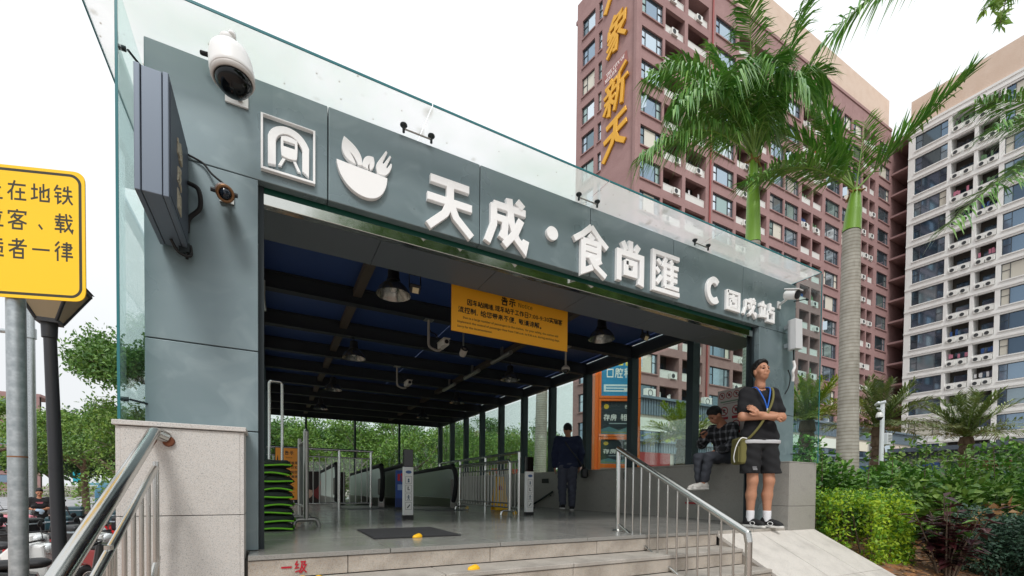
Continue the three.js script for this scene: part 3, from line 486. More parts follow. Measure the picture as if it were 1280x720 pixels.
// ---------- ceiling lamps, flood lights and cameras under the roof ----------
{
  const shade = std({ color: 0x8d8b86, roughness: .22, metalness: .9 });
  const lamp = thing('bell_lamp', V(1.075, 1.95, 4.59), 'metal bell lamp hanging under the roof beams', 'lamp', 'bell lamps in two rows under the roof');
  mesh('shade', lathe([[.171, 0], [.168, .006], [.158, .03], [.135, .07], [.1, .105], [.07, .125], [.062, .13], [.066, .122], [.098, .1], [.132, .065], [.155, .027], [.166, .004], [.171, 0]], 32), shade, lamp);
  mesh('ballast', lathe([[0, .128], [.068, .128], [.07, .14], [.058, .17], [.056, .24], [.05, .25], [0, .25]], 24), M.black, lamp);
  mesh('hook', rod(v3(0, .25, 0), v3(0, .31, 0), .008), M.black, lamp);
  mesh('bulb', lathe([[0, .03], [.02, .034], [.032, .06], [.026, .09], [.016, .115], [0, .118]], 16), std({ color: 0xd8d6cf, roughness: .3 }), lamp);
  lamp.userData.label = 'metal bell lamp beside the flood light left of the yellow notice';
  for (const [x, k, l] of [[1.075, 2, 'second bell lamp deep behind the lamp with the flood light'], [1.06, 4, 'third bell lamp in the row starting at the flood light'], [1.05, 6, 'last bell lamp in the row starting at the flood light'], [3.75, 0, 'metal bell lamp just past the right end of the yellow notice'], [3.74, 2, 'second bell lamp in the row beyond the right end of the notice'], [3.7, 4, 'third bell lamp in the row beyond the right end of the notice'], [3.66, 6, 'last bell lamp in the row beyond the right end of the notice']]) copyOf(lamp, V(x, 1.95, 4.59 + k * 1.257), 0, l);
  const fl = thing('flood_light', V(1.215, 1.93, 4.3), 'small black flood light beside the bell lamp left of the notice', 'flood light', 'flood lights under the soffit');
  mesh('housing', box(.1, .08, .04, 0, 0, 0, .006).rotateX(.5), M.black, fl); mesh('lamp_glass', box(.06, .05, .006, 0, -.012, .023).rotateX(.5), M.bulb, fl);
  mesh('heat_sink', [...Array(5)].map((_, i) => box(.008, .07, .03, -.04 + i * .02, .005, -.033).rotateX(.5)), M.black, fl); mesh('bracket', [box(.006, .13, .02, -.056, .07, -.01), box(.006, .13, .02, .056, .07, -.01), box(.118, .006, .02, 0, .137, -.01), box(.02, .22, .004, 0, .24, -.01)], M.black, fl);
  copyOf(fl, V(4.13, 1.93, 4.2), .2, 'small black flood light under the soffit near the glass wall');
  const ceilCam = (x, z, flip, label) => {
    const c = thing('ceiling_camera', V(x, BM - .5, z), label, 'camera'), s = flip ? -1 : 1;
    mesh('arm', bent([v3(0, .5, 0), v3(0, .14, 0), v3(s * .13, .1, 0), v3(s * .17, .13, 0)], .017, 10, .05), std({ color: 0x9b958e, roughness: .5 }), c);
    mesh('base_plate', box(.12, .012, .1, 0, .494, 0, .003), M.steelDull, c);
    mesh('housing', [box(.085, .075, .26, s * .2, .2, .02, .012).rotateX(.0)], std({ color: 0xcfcac2, roughness: .5 }), c); mesh('sun_shield', box(.1, .008, .28, s * .2, .243, .03, .003), std({ color: 0xbfb8ae, roughness: .5 }), c);
    mesh('lens', rod(v3(s * .2, .2, .15), v3(s * .2, .2, .158), .028), M.black, c);
    mesh('cable', pipe([v3(s * .19, .24, -.1), v3(s * .12, .34, -.06), v3(s * .03, .36, -.02), v3(0, .46, 0)], .008), M.rubber, c); return c;
  };
  ceilCam(1.84, 5.85, false, 'boxy ceiling camera on a bent arm hanging partly behind the yellow notice'); ceilCam(2.03, 8.36, false, 'boxy ceiling camera on a bent arm between the two rows of bell lamps');
  const sc = thing('spot_camera', V(2.38, BM - .32, 5.95), 'small round camera just under the yellow notice edge', 'camera');
  mesh('body', lathe([[0, -.06], [.04, -.06], [.05, -.04], [.05, .05], [0, .06]], 16).rotateX(.9), std({ color: 0xb9b2a9, roughness: .5 }), sc); mesh('ring', lathe([[.03, .05], [.048, .05], [.048, .062], [.03, .062]], 16).rotateX(.9), M.black, sc); mesh('arm', rod(v3(0, .03, 0), v3(0, .32, 0), .012), M.steelDull, sc);
  const dm = thing('pole_dome_camera', V(4.07, BM - .4, 5.85), 'small dome camera on a straight pole under the right end of the notice', 'camera');
  mesh('pole', rod(v3(0, .08, 0), v3(0, .4, 0), .017), std({ color: 0xa9a39c, roughness: .5 }), dm); mesh('base_plate', box(.13, .012, .13, 0, .394, 0), M.steelDull, dm); mesh('housing', lathe([[0, .1], [.03, .1], [.062, .07], [.066, .03], [0, .03]], 20), std({ color: 0xbab4ac, roughness: .5 }), dm); mesh('dome_glass', new THREE.SphereGeometry(.055, 18, 8, 0, 7, Math.PI / 2, Math.PI / 2).translate(0, .03, 0), std({ color: 0x101418, roughness: .1 }), dm);
}
// ---------- stair handrails ----------
function handrail(name, label, top, foot, spec) { }
{
  const A = V(2.965, .402, 3.352), B = V(2.965, -.294, 1.998), d = new THREE.Vector3().subVectors(B, A), at = (t, dy = 0) => A.clone().addScaledVector(d, t).add(v3(0, dy, 0));
  const h = thing('stair_railing', V(2.965, FL, 3.352), 'stainless steel stair railing standing on the steps before the seated man', 'railing');
  const ground = (z) => z > ZE ? FL : FL - RI * Math.ceil((ZE - z) / TR);
  wpart('handrail', [rod(A, at(1.0), .027, .027, 16), rod(at(1), V(2.965, -.36, 1.985), .027, .027, 16), new THREE.SphereGeometry(.027, 14, 10).translate(A.x, A.y, A.z), new THREE.SphereGeometry(.027, 14, 10).translate(B.x, B.y, B.z)], M.steel, h);
  wpart('end_post', rod(V(2.965, FL, 3.345), A.clone(), .022, .022, 14), M.steel, h);
  wpart('end_post', rod(V(2.965, ground(1.985), 1.985), V(2.965, -.35, 1.985), .024, .024, 14), M.steel, h);
  wpart('base_collar', lathe([[.022, .02], [.05, .012], [.055, 0], [.022, 0]], 18).translate(2.965, FL + Y0, -3.345), M.steel, h);
  wpart('lower_rail', rod(at(.02, -.72), at(.985, -.72), .013, .013, 10), M.steel, h);
  for (let i = 1; i <= 12; i++) { const t = i / 13; wpart('baluster', rod(at(t, -.72), at(t, -.01), .0085, .0085, 8), M.steel, h); }
}
{
  const A = V(-.545, .252, 2.88), B = V(-.545, -.78, .62), d = new THREE.Vector3().subVectors(B, A), at = (t, dy = 0, dx = 0) => A.clone().addScaledVector(d, t).add(v3(dx, dy, 0));
  const h = thing('stair_railing', V(-.545, SL, 2.9), 'thick stainless steel railing fixed to the pale pinkish plinth', 'railing');
  wpart('handrail', [rod(at(0), at(1), .03, .03, 20), ...bent([at(.0), at(-.02, .004), V(-.5, .255, 2.965)], .03, 16, .02), new THREE.SphereGeometry(.03, 16, 10).translate(A.x, A.y, A.z)], M.steel, h);
  wpart('second_rail', [rod(at(.02, -.145, .02), at(1, -.145, .02), .016, .016, 14)], M.steel, h);
  wpart('lower_rail', [rod(at(.05, -.82, .02), at(1, -.82, .02), .016, .016, 12), rod(at(.0, -.62, .02), at(.07, -.66, .02), .015, .015, 10)], M.steel, h);
  for (let i = 0; i < 17; i++) { const t = .02 + i * .0585; wpart('baluster', rod(at(t, -.82, .02), at(t, -.15, .02), .009, .009, 10), M.steel, h); }
  for (const t of [.01, .34, .67, .99]) { const a = at(t, 0, .02); wpart('end_post', rod(v3(a.x, 0.0, a.z), v3(a.x, a.y - .12, a.z), .014, .014, 12), M.steel, h); }
  wpart('wall_rosette', [rod(V(-.49, .235, 2.966), V(-.49, .235, 2.95), .028, .025, 16)], std({ color: 0x6b3b22, roughness: .8 }), h);
}
// ---------- entrance hall: rails, posts, bags, boards ----------
{
  const mat = thing('floor_mat', V(1.05, FL, 3.95), 'dark ribbed floor mat inside the top of the stairs', 'mat');
  mesh('backing', box(.72, .006, .82, 0, .005, 0), std({ color: 0x2c2c2e, roughness: .9 }), mat);
  const ribs = []; for (let i = 0; i < 34; i++) ribs.push(box(.7, .004, .012, 0, .01, -.395 + i * .0239)); mesh('ribs', ribs, std({ color: 0x3a3a3c, roughness: .85 }), mat);
  const ys = [[1.034, FL, 3.546, .4, 'yellow rubber lump at the edge of the dark floor mat'], [1.2, FL - RI, 2.78, .2, 'yellow rubber lump lying on the step below the middle of the platform edge'], [.225, FL - RI, 2.82, .5, 'bright yellow rubber lump on the step under the red characters'], [.14, FL - RI, 2.85, -.3, 'dull yellow rubber lump on the step under the red characters']];
  for (const [x, y, z, a, l] of ys) { const g = new THREE.SphereGeometry(.042, 18, 10, 0, 7, 0, Math.PI / 2), p = g.attributes.position; for (let i = 0; i < p.count; i++) { const k = 1 + .12 * Math.sin(p.getX(i) * 90); p.setXYZ(i, p.getX(i) * 1.15, p.getY(i) * .72 * k + .001, p.getZ(i) * .62); } g.computeVertexNormals(); const m = mesh('rubber_lump', g, M.yellow); m.position.copy(V(x, y, z)); m.rotation.y = a; tag(m, l, 'rubber lump', 'yellow lumps on the steps'); }
}
{
  const green = std({ color: 0x79c927, roughness: .65 }), bag = std({ color: 0x2a312d, roughness: .85, map: null });
  const H = .0715;
  for (let k = 0; k < 9; k++) {
    const b = thing('sandbag', V(.03 + rnd(-.012, .012), FL + k * H, 4.72 + rnd(-.02, .02)), ['lowest dark green sandbag of the stack behind the pillar', 'second lowest sandbag of the stack behind the pillar', 'third sandbag up in the stack behind the pillar', 'fourth sandbag up in the stack behind the pillar', 'fifth sandbag up in the stack behind the pillar', 'sixth sandbag up in the stack behind the pillar', 'seventh sandbag up in the stack behind the pillar', 'second highest sandbag of the stack behind the pillar', 'topmost dark green sandbag of the stack behind the pillar'][k], 'sandbag', 'dark sandbags with green edging stacked by the pillar', rnd(-.08, .08));
    const w = .3 - k * .006, d = .42, g = new THREE.SphereGeometry(1, 28, 16), p = g.attributes.position, sgn = (v, e) => Math.sign(v) * Math.abs(v) ** e, s = k * 3.7;
    for (let i = 0; i < p.count; i++) { const x = p.getX(i), y = p.getY(i), z = p.getZ(i), wob = .006 * Math.sin(x * 6 + s) + .005 * Math.sin(z * 5 + s); p.setXYZ(i, sgn(x, .55) * w / 2, H / 2 + sgn(y, .75) * (H / 2 + .004) * (1 - .25 * x * x) + wob * y * 1.2 - .012 * x * x * (k % 3 === 0 ? 1 : .3), sgn(z, .55) * d / 2); }
    g.computeVertexNormals(); mesh('sack', g, bag, b);
    const e = [], n = 24; for (let i = 0; i <= n; i++) { const x = -w / 2 * .92 + w * .92 * i / n; e.push(v3(x, H * .32 + .005 * Math.sin(i * .16 + s) - .016 * (2 * x / w) ** 2 * (k % 2 ? 1 : .3), d / 2 * .985)); }
    mesh('green_edging', [pipe(e, .0085, 6, 40), pipe([v3(w / 2 * .97, H * .3, d / 2 * .9), v3(w / 2, H * .32, 0), v3(w / 2 * .97, H * .3, -d / 2 * .9)], .011, 6)], green, b);
  }
}
{
  // tall stainless U pipe by the wall
  const u = thing('pipe_frame', V(.0, FL, 5.6), 'tall inverted U of stainless pipe standing behind the sandbags', 'pipe frame');
  mesh('pipe', bent([v3(-.035, 0, 0), v3(-.035, 1.56, 0), v3(.09, 1.56, 0), v3(.09, 0, 0)], .016, 10, .03), M.steel, u); mesh('base_plate', [box(.09, .012, .09, -.035, .006, 0), box(.09, .012, .09, .09, .006, 0)], M.steelDull, u);
  // movable barrier whose near post has a curved foot
  const b = thing('crowd_barrier', V(.29, FL, 4.9), 'stainless barrier with round post and arched foot beside the sandbags', 'barrier');
  mesh('post', [rod(v3(0, .08, 0), v3(0, .95, 0), .026, .026, 16), lathe([[.026, 0], [.02, .02], [.006, .032], [0, .034]], 14).translate(0, .95, 0)], M.steelDull, b);
  mesh('post', rod(v3(-.03, .08, -.55), v3(-.03, .93, -.55), .022, .022, 12), M.steelDull, b);
  for (const [x, z] of [[0, 0], [-.03, -.55]]) mesh('arched_foot', bent([v3(x - .12, 0, z + .02), v3(x - .1, .075, z + .015), v3(x + .1, .075, z - .015), v3(x + .12, 0, z - .02)], .022, 12, .035), M.steelDull, b);
  mesh('panel', [rod(v3(0, .86, 0), v3(-.03, .86, -.55), .014), rod(v3(0, .2, 0), v3(-.03, .2, -.55), .014)], M.steelDull, b);
  mesh('mesh_sheet', (() => { const g = box(.56, .62, .004, 0, .53, 0); g.rotateY(Math.atan2(.55, -.03)); return g.translate(-.015, 0, -.275); })(), std({ color: 0x47494b, roughness: .4, metalness: .6 }), b);
}
{
  // notice easel
  const t = canvasTex(256, 512, (g) => { g.fillStyle = '#d98a2b'; g.fillRect(0, 0, 256, 512); drawText(g, '告示', 84, 24, 42, 6, '#3a2412'); g.font = '22px sans-serif'; g.fillStyle = '#3a2412'; g.fillText('Notice', 94, 100); const s = ['因车站拥堵现车', '站于工作日实施', '客流控制给您带', '来不便敬请谅解']; s.forEach((q, i) => drawText(g, q, 20, 130 + i * 46, 28, 4, '#3a2412', 1.12)); g.font = '13px sans-serif'; g.fillStyle = '#3a2412'; ['Due to a large number of', 'passengers in the station', 'implement the control of', 'passenger flow from 7:00', 'Sorry for the inconvenience'].forEach((q, i) => g.fillText(q, 24, 340 + i * 26, 200)); });
  const e = thing('notice_easel', V(.2, FL, 7), 'orange printed notice on a dark easel behind the sandbags', 'notice');
  mesh('board', box(.36, .74, .012, 0, .58, 0), M.black, e); face('print', .34, .72, t, e, v3(0, .58, .0075));
  mesh('leg', rod(v3(-.16, 0, .04), v3(-.14, .95, -.01), .012), M.black, e); mesh('leg', rod(v3(.16, 0, .04), v3(.14, .95, -.01), .012), M.black, e); mesh('leg', rod(v3(0, 0, -.3), v3(0, .9, -.02), .012), M.black, e);
}
function railRun(name, label, a, b, h, n, posts) {   // welded stainless railing from a to b
  const t = thing(name, a.clone(), label, 'railing'), d = new THREE.Vector3().subVectors(b, a), at = (k, y) => v3(d.x * k, y, d.z * k);
  mesh('top_rail', rod(at(0, h), at(1, h), .024, .024, 12), M.steel, t); mesh('middle_rail', rod(at(0, h - .14), at(1, h - .14), .014, .014, 10), M.steel, t); mesh('lower_rail', rod(at(0, .1), at(1, .1), .014, .014, 10), M.steel, t);
  for (const k of posts) mesh('post', rod(at(k, 0), at(k, h), .024, .024, 12), M.steel, t);
  for (let i = 1; i < n; i++) mesh('baluster', rod(at(i / n, .1), at(i / n, h - .14), .009, .009, 8), M.steelDull, t);
  return t;
}
railRun('guard_railing', 'stainless guard railing between the sandbags and the pale green escalator', V(-.1, FL, 8.9), V(1.72, FL, 9.0), 1.1, 17, [.35, .66, .98]);
railRun('guard_railing', 'long stainless guard railing beside the dark escalator running to the far end', V(3.36, FL, 6.05), V(3.4, FL, 9.9), .97, 30, [0, .33, .66, 1]);
{
  const b = thing('folding_barrier', V(3.2, FL, 6.05), 'low stainless barrier on yellow castors in front of the long railing', 'barrier'), L = 1.95;
  mesh('frame', bent([v3(0, .07, 0), v3(0, .84, 0), v3(-.05, .84, -L), v3(-.05, .07, -L)], .019, 10, .06), M.steel, b);
  mesh('rail', [rod(v3(0, .7, 0), v3(-.05, .7, -L), .012), rod(v3(0, .18, 0), v3(-.05, .18, -L), .012)], M.steel, b);
  for (let i = 1; i < 16; i++) mesh('baluster', rod(v3(-.05 * i / 16, .18, -L * i / 16), v3(-.05 * i / 16, .7, -L * i / 16), .008, .008, 8), M.steelDull, b);
  for (const z of [-.02, -L]) { mesh('arched_foot', bent([v3(-.14, 0, z), v3(-.12, .07, z), v3(.08, .07, z), v3(.1, 0, z)], .017, 10, .03), M.steel, b); mesh('castor', rod(v3(.1, .03, z - .015), v3(.1, .03, z + .015), .03, .03, 14), std({ color: 0xc9a016, roughness: .5 }), b); }
}
// information pylons
function pylon(x, z, label) {
  const p = thing('information_pylon', V(x, FL, z), label, 'pylon', 'white information pylons');
  mesh('body', box(.125, .62, .07, 0, .36, 0, .006), M.white, p); mesh('plinth', box(.135, .05, .08, 0, .025, 0, .004), M.black, p); mesh('screen', box(.122, .22, .066, 0, .785, 0, .006), std({ color: 0x15100f, roughness: .15 }), p);
  const t = canvasTex(128, 640, (g) => { g.fillStyle = '#e2e2e0'; g.fillRect(0, 0, 128, 640); g.fillStyle = '#3f5f92'; g.beginPath(); g.ellipse(64, 60, 42, 22, 0, 0, 7); g.fill(); for (let i = 0; i < 4; i++) { const y = 120 + i * 118; g.strokeStyle = '#444'; g.lineWidth = 3; g.strokeRect(22, y, 84, 96); g.fillStyle = i % 2 ? '#2a2f35' : '#37556b'; g.beginPath(); if (i === 0) { g.arc(64, y + 40, 12, 0, 7); g.rect(52, y + 54, 24, 26); } else if (i === 1) { g.arc(58, y + 28, 9, 0, 7); g.rect(50, y + 38, 12, 30); g.rect(56, y + 58, 26, 10); } else if (i === 2) { g.arc(64, y + 24, 9, 0, 7); g.rect(58, y + 34, 12, 34); g.rect(40, y + 40, 48, 8); g.rect(50, y + 66, 8, 20); g.rect(70, y + 66, 8, 20); } else { g.moveTo(40, y + 74); g.lineTo(80, y + 26); g.lineTo(90, y + 36); g.lineTo(54, y + 80); } g.fill(); } });
  face('print', .118, .6, t, p, v3(0, .36, .0365)); return p;
}
pylon(1.53, 5.7, 'white pylon with black top standing alone on the open floor'); pylon(3.47, 5.93, 'white pylon with black top at the end of the long railing');
// escalators
function escalator(x, z, w, label, skin, len) {
  const e = thing('escalator', V(x, FL, z), label, 'escalator');
  for (const s of [0, 1]) {
    const px = s ? w : 0, pr = [[0, .1], [-len, .1], [-len, .72], [-.25, .8], [-.06, .78], [.04, .7], [.08, .58], [.07, .42], [0, .26]];
    const g = extr(pr.map(([a, b]) => [a, b]), .05, .006); g.rotateY(-Math.PI / 2); mesh('balustrade', g.translate(px + .025, 0, 0), skin, e);
    const P = [[-len, .76], [-.3, .85], [-.08, .84], [.06, .76], [.125, .62], [.12, .42], [.05, .22], [-.02, .14]].map(([a, b]) => v3(px, b, a)); mesh('handrail', pipe(P, .048, 10, 50), M.rubber, e);
    mesh('skirt', box(.13, .2, len, px, .1, -len / 2, .006), M.steelDull, e); mesh('newel_cover', box(.13, .34, .1, px, .42, .0, .02), std({ color: 0x7d7a76, roughness: .35, metalness: .7 }), e);
  }
  mesh('step_comb', [...Array(20)].map((_, i) => box(w - .16, .012, .03, w / 2, .006, .2 - i * .045)), M.steelDull, e);
  mesh('floor_plate', box(w - .13, .008, .7, w / 2, .004, .6), std({ color: 0x4c4d50, roughness: .35, metalness: .7 }), e); return e;
}
const esc1 = escalator(1.1, 9.35, .86, 'pale green sided escalator with black handrail beyond the guard railing', std({ color: 0xe6f1ea, roughness: .25 }), 4);
mesh('direction_sign', box(.07, .05, .008, .86, .62, .085), std({ color: 0xa3172a, roughness: .4 }), esc1);
const esc2 = escalator(2.3, 8.6, .95, 'dark grey glass sided escalator with a pale sticker beside the long railing', std({ color: 0xb4bcb6, roughness: .2, metalness: .35 }), 3.6);
mesh('sticker', box(.004, .3, .06, -.034, .55, -.35), std({ color: 0x9fc9d6, roughness: .4 }), esc2);
mesh('signal_lamp', new THREE.SphereGeometry(.022, 12, 8).translate(-.08, .06, -.2), std({ color: 0xff3a14, roughness: .4, emissive: 0xff2a0a, emissiveIntensity: 1.2 }), esc2);
{
  const t = canvasTex(200, 320, (g) => { g.fillStyle = '#2a4f9e'; g.fillRect(0, 0, 200, 320); g.fillStyle = '#c8202f'; g.font = 'bold 60px sans-serif'; g.fillRect(20, 30, 30, 60); g.fillRect(60, 24, 50, 20); g.fillRect(70, 40, 16, 56); g.fillRect(120, 26, 20, 66); g.fillRect(150, 26, 34, 16); g.fillStyle = '#8fa6d0'; g.fillRect(20, 120, 70, 50); g.fillRect(108, 120, 70, 50); g.fillStyle = '#1a3470'; g.fillRect(0, 240, 200, 80); });
  const b = thing('blue_board', V(2.1, FL, 8.1), 'blue standing information board between the two escalators', 'board'); mesh('board', box(.3, .68, .02, 0, .38, 0), std({ color: 0x2c4d98, roughness: .5 }), b); face('print', .29, .67, t, b, v3(0, .38, .012)); mesh('foot', [box(.3, .05, .26, 0, .025, 0)], M.black, b);
  const y = thing('caution_sign', V(3.7, FL, 7.4), 'yellow upright caution sign behind the long railing', 'caution sign'); mesh('panel', [extr([[-.13, 0], [.13, 0], [.1, .62], [-.1, .62]], .012, .003).rotateX(-.15).translate(0, .01, .08), extr([[-.13, 0], [.13, 0], [.1, .62], [-.1, .62]], .012, .003).rotateX(.15).translate(0, .01, -.09)], M.yellow, y); mesh('symbol', extr([[-.06, 0], [.06, 0], [0, .11]], .004).rotateX(-.15).translate(0, .38, .04), std({ color: 0xb02020, roughness: .5 }), y);
  const pt = canvasTex(256, 160, (g) => { g.fillStyle = '#2a1614'; g.fillRect(0, 0, 256, 160); const blob = (c, x, y, r, k) => { g.fillStyle = c; g.beginPath(); g.ellipse(x, y, r, k, 0, 0, 7); g.fill(); }; blob('#5a2c22', 60, 60, 60, 40); blob('#caa08e', 78, 108, 46, 40); blob('#e2c8ba', 72, 118, 26, 24); blob('#7a2226', 170, 96, 50, 56); blob('#b5403a', 168, 60, 18, 20); blob('#20100f', 120, 50, 30, 46); });
  const p = thing('advert_panel', V(.62, FL, 12.4), 'dark red advertising panel low down behind the guard railing', 'panel'); mesh('panel', box(1.5, .8, .04, .3, .4, 0), M.black, p); face('print', 1.48, .78, pt, p, v3(.3, .4, .022));
  const hr = thing('wall_handrail', V(5.33, FL, 9), 'dark sloping handrail on the low wall near the walking man', 'handrail'); wpart('rail', rod(V(5.33, -.05, 8.1), V(5.33, -.42, 9.1), .022, .022, 10), M.darkSteel, hr); wpart('bracket', [rod(V(5.33, -.1, 8.25), V(5.395, -.14, 8.25), .01), rod(V(5.33, -.35, 8.92), V(5.395, -.38, 8.92), .01)], M.darkSteel, hr);
  // wall mounted lock box on the low wall
  const lk = thing('wall_hook', V(5.395, .28, 5.9), 'small black hook box under the wall cap', 'hook'); mesh('box', box(.03, .07, .05, -.016, 0, 0, .004), M.black, lk); mesh('hook', pipe([v3(-.02, -.03, 0), v3(-.05, -.07, 0), v3(-.03, -.1, 0)], .007), M.black, lk);
}
// prohibition board on the glass
{
  const t = canvasTex(400, 480, (g) => {
    g.fillStyle = '#b4aeaa'; g.fillRect(0, 0, 400, 480); const no = (x, y, r, q) => { g.strokeStyle = '#8e1f28'; g.lineWidth = r * .22; g.beginPath(); g.arc(x, y, r, 0, 7); g.stroke(); g.fillStyle = '#3a2c2c'; g.fillRect(x - r * .4, y - r * .35, r * .8, r * (.3 + .3 * q)); g.fillRect(x - r * .2, y - r * .55, r * .35, r * .9); g.beginPath(); g.moveTo(x - r * .7, y - r * .7); g.lineTo(x + r * .7, y + r * .7); g.stroke(); };
    for (let i = 0; i < 5; i++) no(46 + i * 77, 50, 30, i % 2); g.fillStyle = '#5d7a64'; g.fillRect(30, 104, 340, 12); g.fillStyle = '#77706e'; g.fillRect(60, 126, 280, 7);
    for (let j = 0; j < 2; j++) for (let i = 0; i < 3; i++) { no(70 + i * 130, 200 + j * 140, 40, (i + j) % 2); g.fillStyle = '#9c2630'; g.fillRect(26 + i * 130, 254 + j * 140, 90, 26); } });
  const b = thing('prohibition_board', V(5.535, .69, 3.92), 'grey board of red prohibition symbols behind the standing man', 'sign');
  mesh('panel', box(.012, .7, .58, 0, .36, 0, .002), std({ color: 0xa8a29e, roughness: .5 }), b); face('print', .57, .69, t, b, v3(-.008, .36, 0), -Math.PI / 2);
  for (const [y, z] of [[.65, .2], [.1, -.2]]) mesh('bracket', box(.016, .03, .03, .014, y, z), M.darkSteel, b);
}
// ---------- people: distance fields turned into smooth skins ----------
function polygonize(f, lo, hi, h) {
  const nx = Math.ceil((hi[0] - lo[0]) / h) + 1, ny = Math.ceil((hi[1] - lo[1]) / h) + 1, nz = Math.ceil((hi[2] - lo[2]) / h) + 1, F = new Float32Array(nx * ny * nz), id = (i, j, k) => (k * ny + j) * nx + i;
  for (let k = 0; k < nz; k++) for (let j = 0; j < ny; j++) for (let i = 0; i < nx; i++) F[id(i, j, k)] = f(lo[0] + i * h, lo[1] + j * h, lo[2] + k * h);
  const vid = new Int32Array(nx * ny * nz).fill(-1), pos = [], idx = [];
  for (let k = 0; k < nz - 1; k++) for (let j = 0; j < ny - 1; j++) for (let i = 0; i < nx - 1; i++) {
    let n = 0, sx = 0, sy = 0, sz = 0; const c = [];
    for (let q = 0; q < 8; q++) c.push(F[id(i + (q & 1), j + (q >> 1 & 1), k + (q >> 2))]);
    for (let a = 0; a < 8; a++) for (const b of [1, 2, 4]) if (!(a & b)) { const u = c[a], w = c[a | b]; if ((u < 0) !== (w < 0)) { const t = u / (u - w); n++; sx += (a & 1) + (b === 1 ? t : 0); sy += (a >> 1 & 1) + (b === 2 ? t : 0); sz += (a >> 2) + (b === 4 ? t : 0); } }
    if (n) { vid[id(i, j, k)] = pos.length / 3; pos.push(lo[0] + (i + sx / n) * h, lo[1] + (j + sy / n) * h, lo[2] + (k + sz / n) * h); }
  }
  const Q = (a, b, c, d, flip) => { if (a < 0 || b < 0 || c < 0 || d < 0) return; flip ? idx.push(a, c, b, a, d, c) : idx.push(a, b, c, a, c, d); };
  for (let k = 1; k < nz - 1; k++) for (let j = 1; j < ny - 1; j++) for (let i = 1; i < nx - 1; i++) {
    const s = F[id(i, j, k)] < 0;
    if (s !== F[id(i + 1, j, k)] < 0) Q(vid[id(i, j - 1, k - 1)], vid[id(i, j, k - 1)], vid[id(i, j, k)], vid[id(i, j - 1, k)], !s);
    if (s !== F[id(i, j + 1, k)] < 0) Q(vid[id(i - 1, j, k - 1)], vid[id(i - 1, j, k)], vid[id(i, j, k)], vid[id(i, j, k - 1)], !s);
    if (s !== F[id(i, j, k + 1)] < 0) Q(vid[id(i - 1, j - 1, k)], vid[id(i, j - 1, k)], vid[id(i, j, k)], vid[id(i - 1, j, k)], !s);
  }
  const g = new THREE.BufferGeometry(); g.setAttribute('position', new THREE.BufferAttribute(new Float32Array(pos), 3)); g.setIndex(idx);
  const nr = new Float32Array(pos.length), e = h * .6;
  for (let i = 0; i < pos.length; i += 3) { const x = pos[i], y = pos[i + 1], z = pos[i + 2]; let a = f(x + e, y, z) - f(x - e, y, z), b = f(x, y + e, z) - f(x, y - e, z), c = f(x, y, z + e) - f(x, y, z - e); const l = Math.hypot(a, b, c) || 1; nr[i] = a / l; nr[i + 1] = b / l; nr[i + 2] = c / l; }
  g.setAttribute('normal', new THREE.BufferAttribute(nr, 3)); return g;
}
const cap = (a, b, r0, r1 = r0) => ({ a, b, r0, r1 });            // tapered limb between two joints
const ell = (c, r) => ({ c, r });                                 // ellipsoid
function dist(p, x, y, z) {
  if (p.c) { const u = x - p.c[0], v = y - p.c[1], w = z - p.c[2], [a, b, c] = p.r, k0 = Math.hypot(u / a, v / b, w / c), k1 = Math.hypot(u / (a * a), v / (b * b), w / (c * c)); return k1 < 1e-9 ? -Math.min(a, b, c) : k0 * (k0 - 1) / k1; }
  const dx = p.b[0] - p.a[0], dy = p.b[1] - p.a[1], dz = p.b[2] - p.a[2], u = x - p.a[0], v = y - p.a[1], w = z - p.a[2], L = dx * dx + dy * dy + dz * dz || 1e-9, t = Math.max(0, Math.min(1, (u * dx + v * dy + w * dz) / L));
  return Math.hypot(u - dx * t, v - dy * t, w - dz * t) - (p.r0 + (p.r1 - p.r0) * t);
}
function field(prims, k, clip, grow = 0, bump) {
  return (x, y, z) => { let d = 9; for (const p of prims) { const e = dist(p, x, y, z), h = Math.max(0, k - Math.abs(d - e)) / k; d = Math.min(d, e) - h * h * k * .25; } d -= grow; if (bump) d += bump(x, y, z); if (clip) d = Math.max(d, clip(x, y, z)); return d; };
}
function skin(prims, h, k, clip, grow = 0, bump) {
  const lo = [9, 9, 9], hi = [-9, -9, -9];
  for (const p of prims) for (let a = 0; a < 3; a++) { if (p.c) { lo[a] = Math.min(lo[a], p.c[a] - p.r[a]); hi[a] = Math.max(hi[a], p.c[a] + p.r[a]); } else { lo[a] = Math.min(lo[a], p.a[a] - p.r0, p.b[a] - p.r1); hi[a] = Math.max(hi[a], p.a[a] + p.r0, p.b[a] + p.r1); } }
  const m = 3 * h + grow + (bump ? .02 : 0); return polygonize(field(prims, k, clip, grow, bump), lo.map((v) => v - m), hi.map((v) => v + m), h);
}
const wrinkle = (a, s) => (x, y, z) => a * (Math.sin(x * 31 + y * 23 + s) * Math.sin(y * 37 - z * 29 + s * 2) + .6 * Math.sin(y * 61 + x * 17 + z * 41 + s));
const headPrims = [ell([0, .035, -.012], [.074, .094, .094]), ell([0, -.01, .012], [.066, .085, .075]), ell([0, -.062, .036], [.047, .046, .048]), cap([0, .015, .084], [0, -.022, .1], .008, .013), cap([-.014, -.027, .088], [.014, -.027, .088], .009), cap([-.04, .026, .074], [.04, .026, .074], .013), cap([-.018, -.055, .083], [.018, -.055, .083], .009), ell([.046, -.02, .052], [.02, .02, .022]), ell([-.046, -.02, .052], [.02, .02, .022]), ell([.076, -.005, -.012], [.01, .03, .017]), ell([-.076, -.005, -.012], [.01, .03, .017]), cap([0, -.07, -.02], [0, -.15, -.035], .05, .053)];
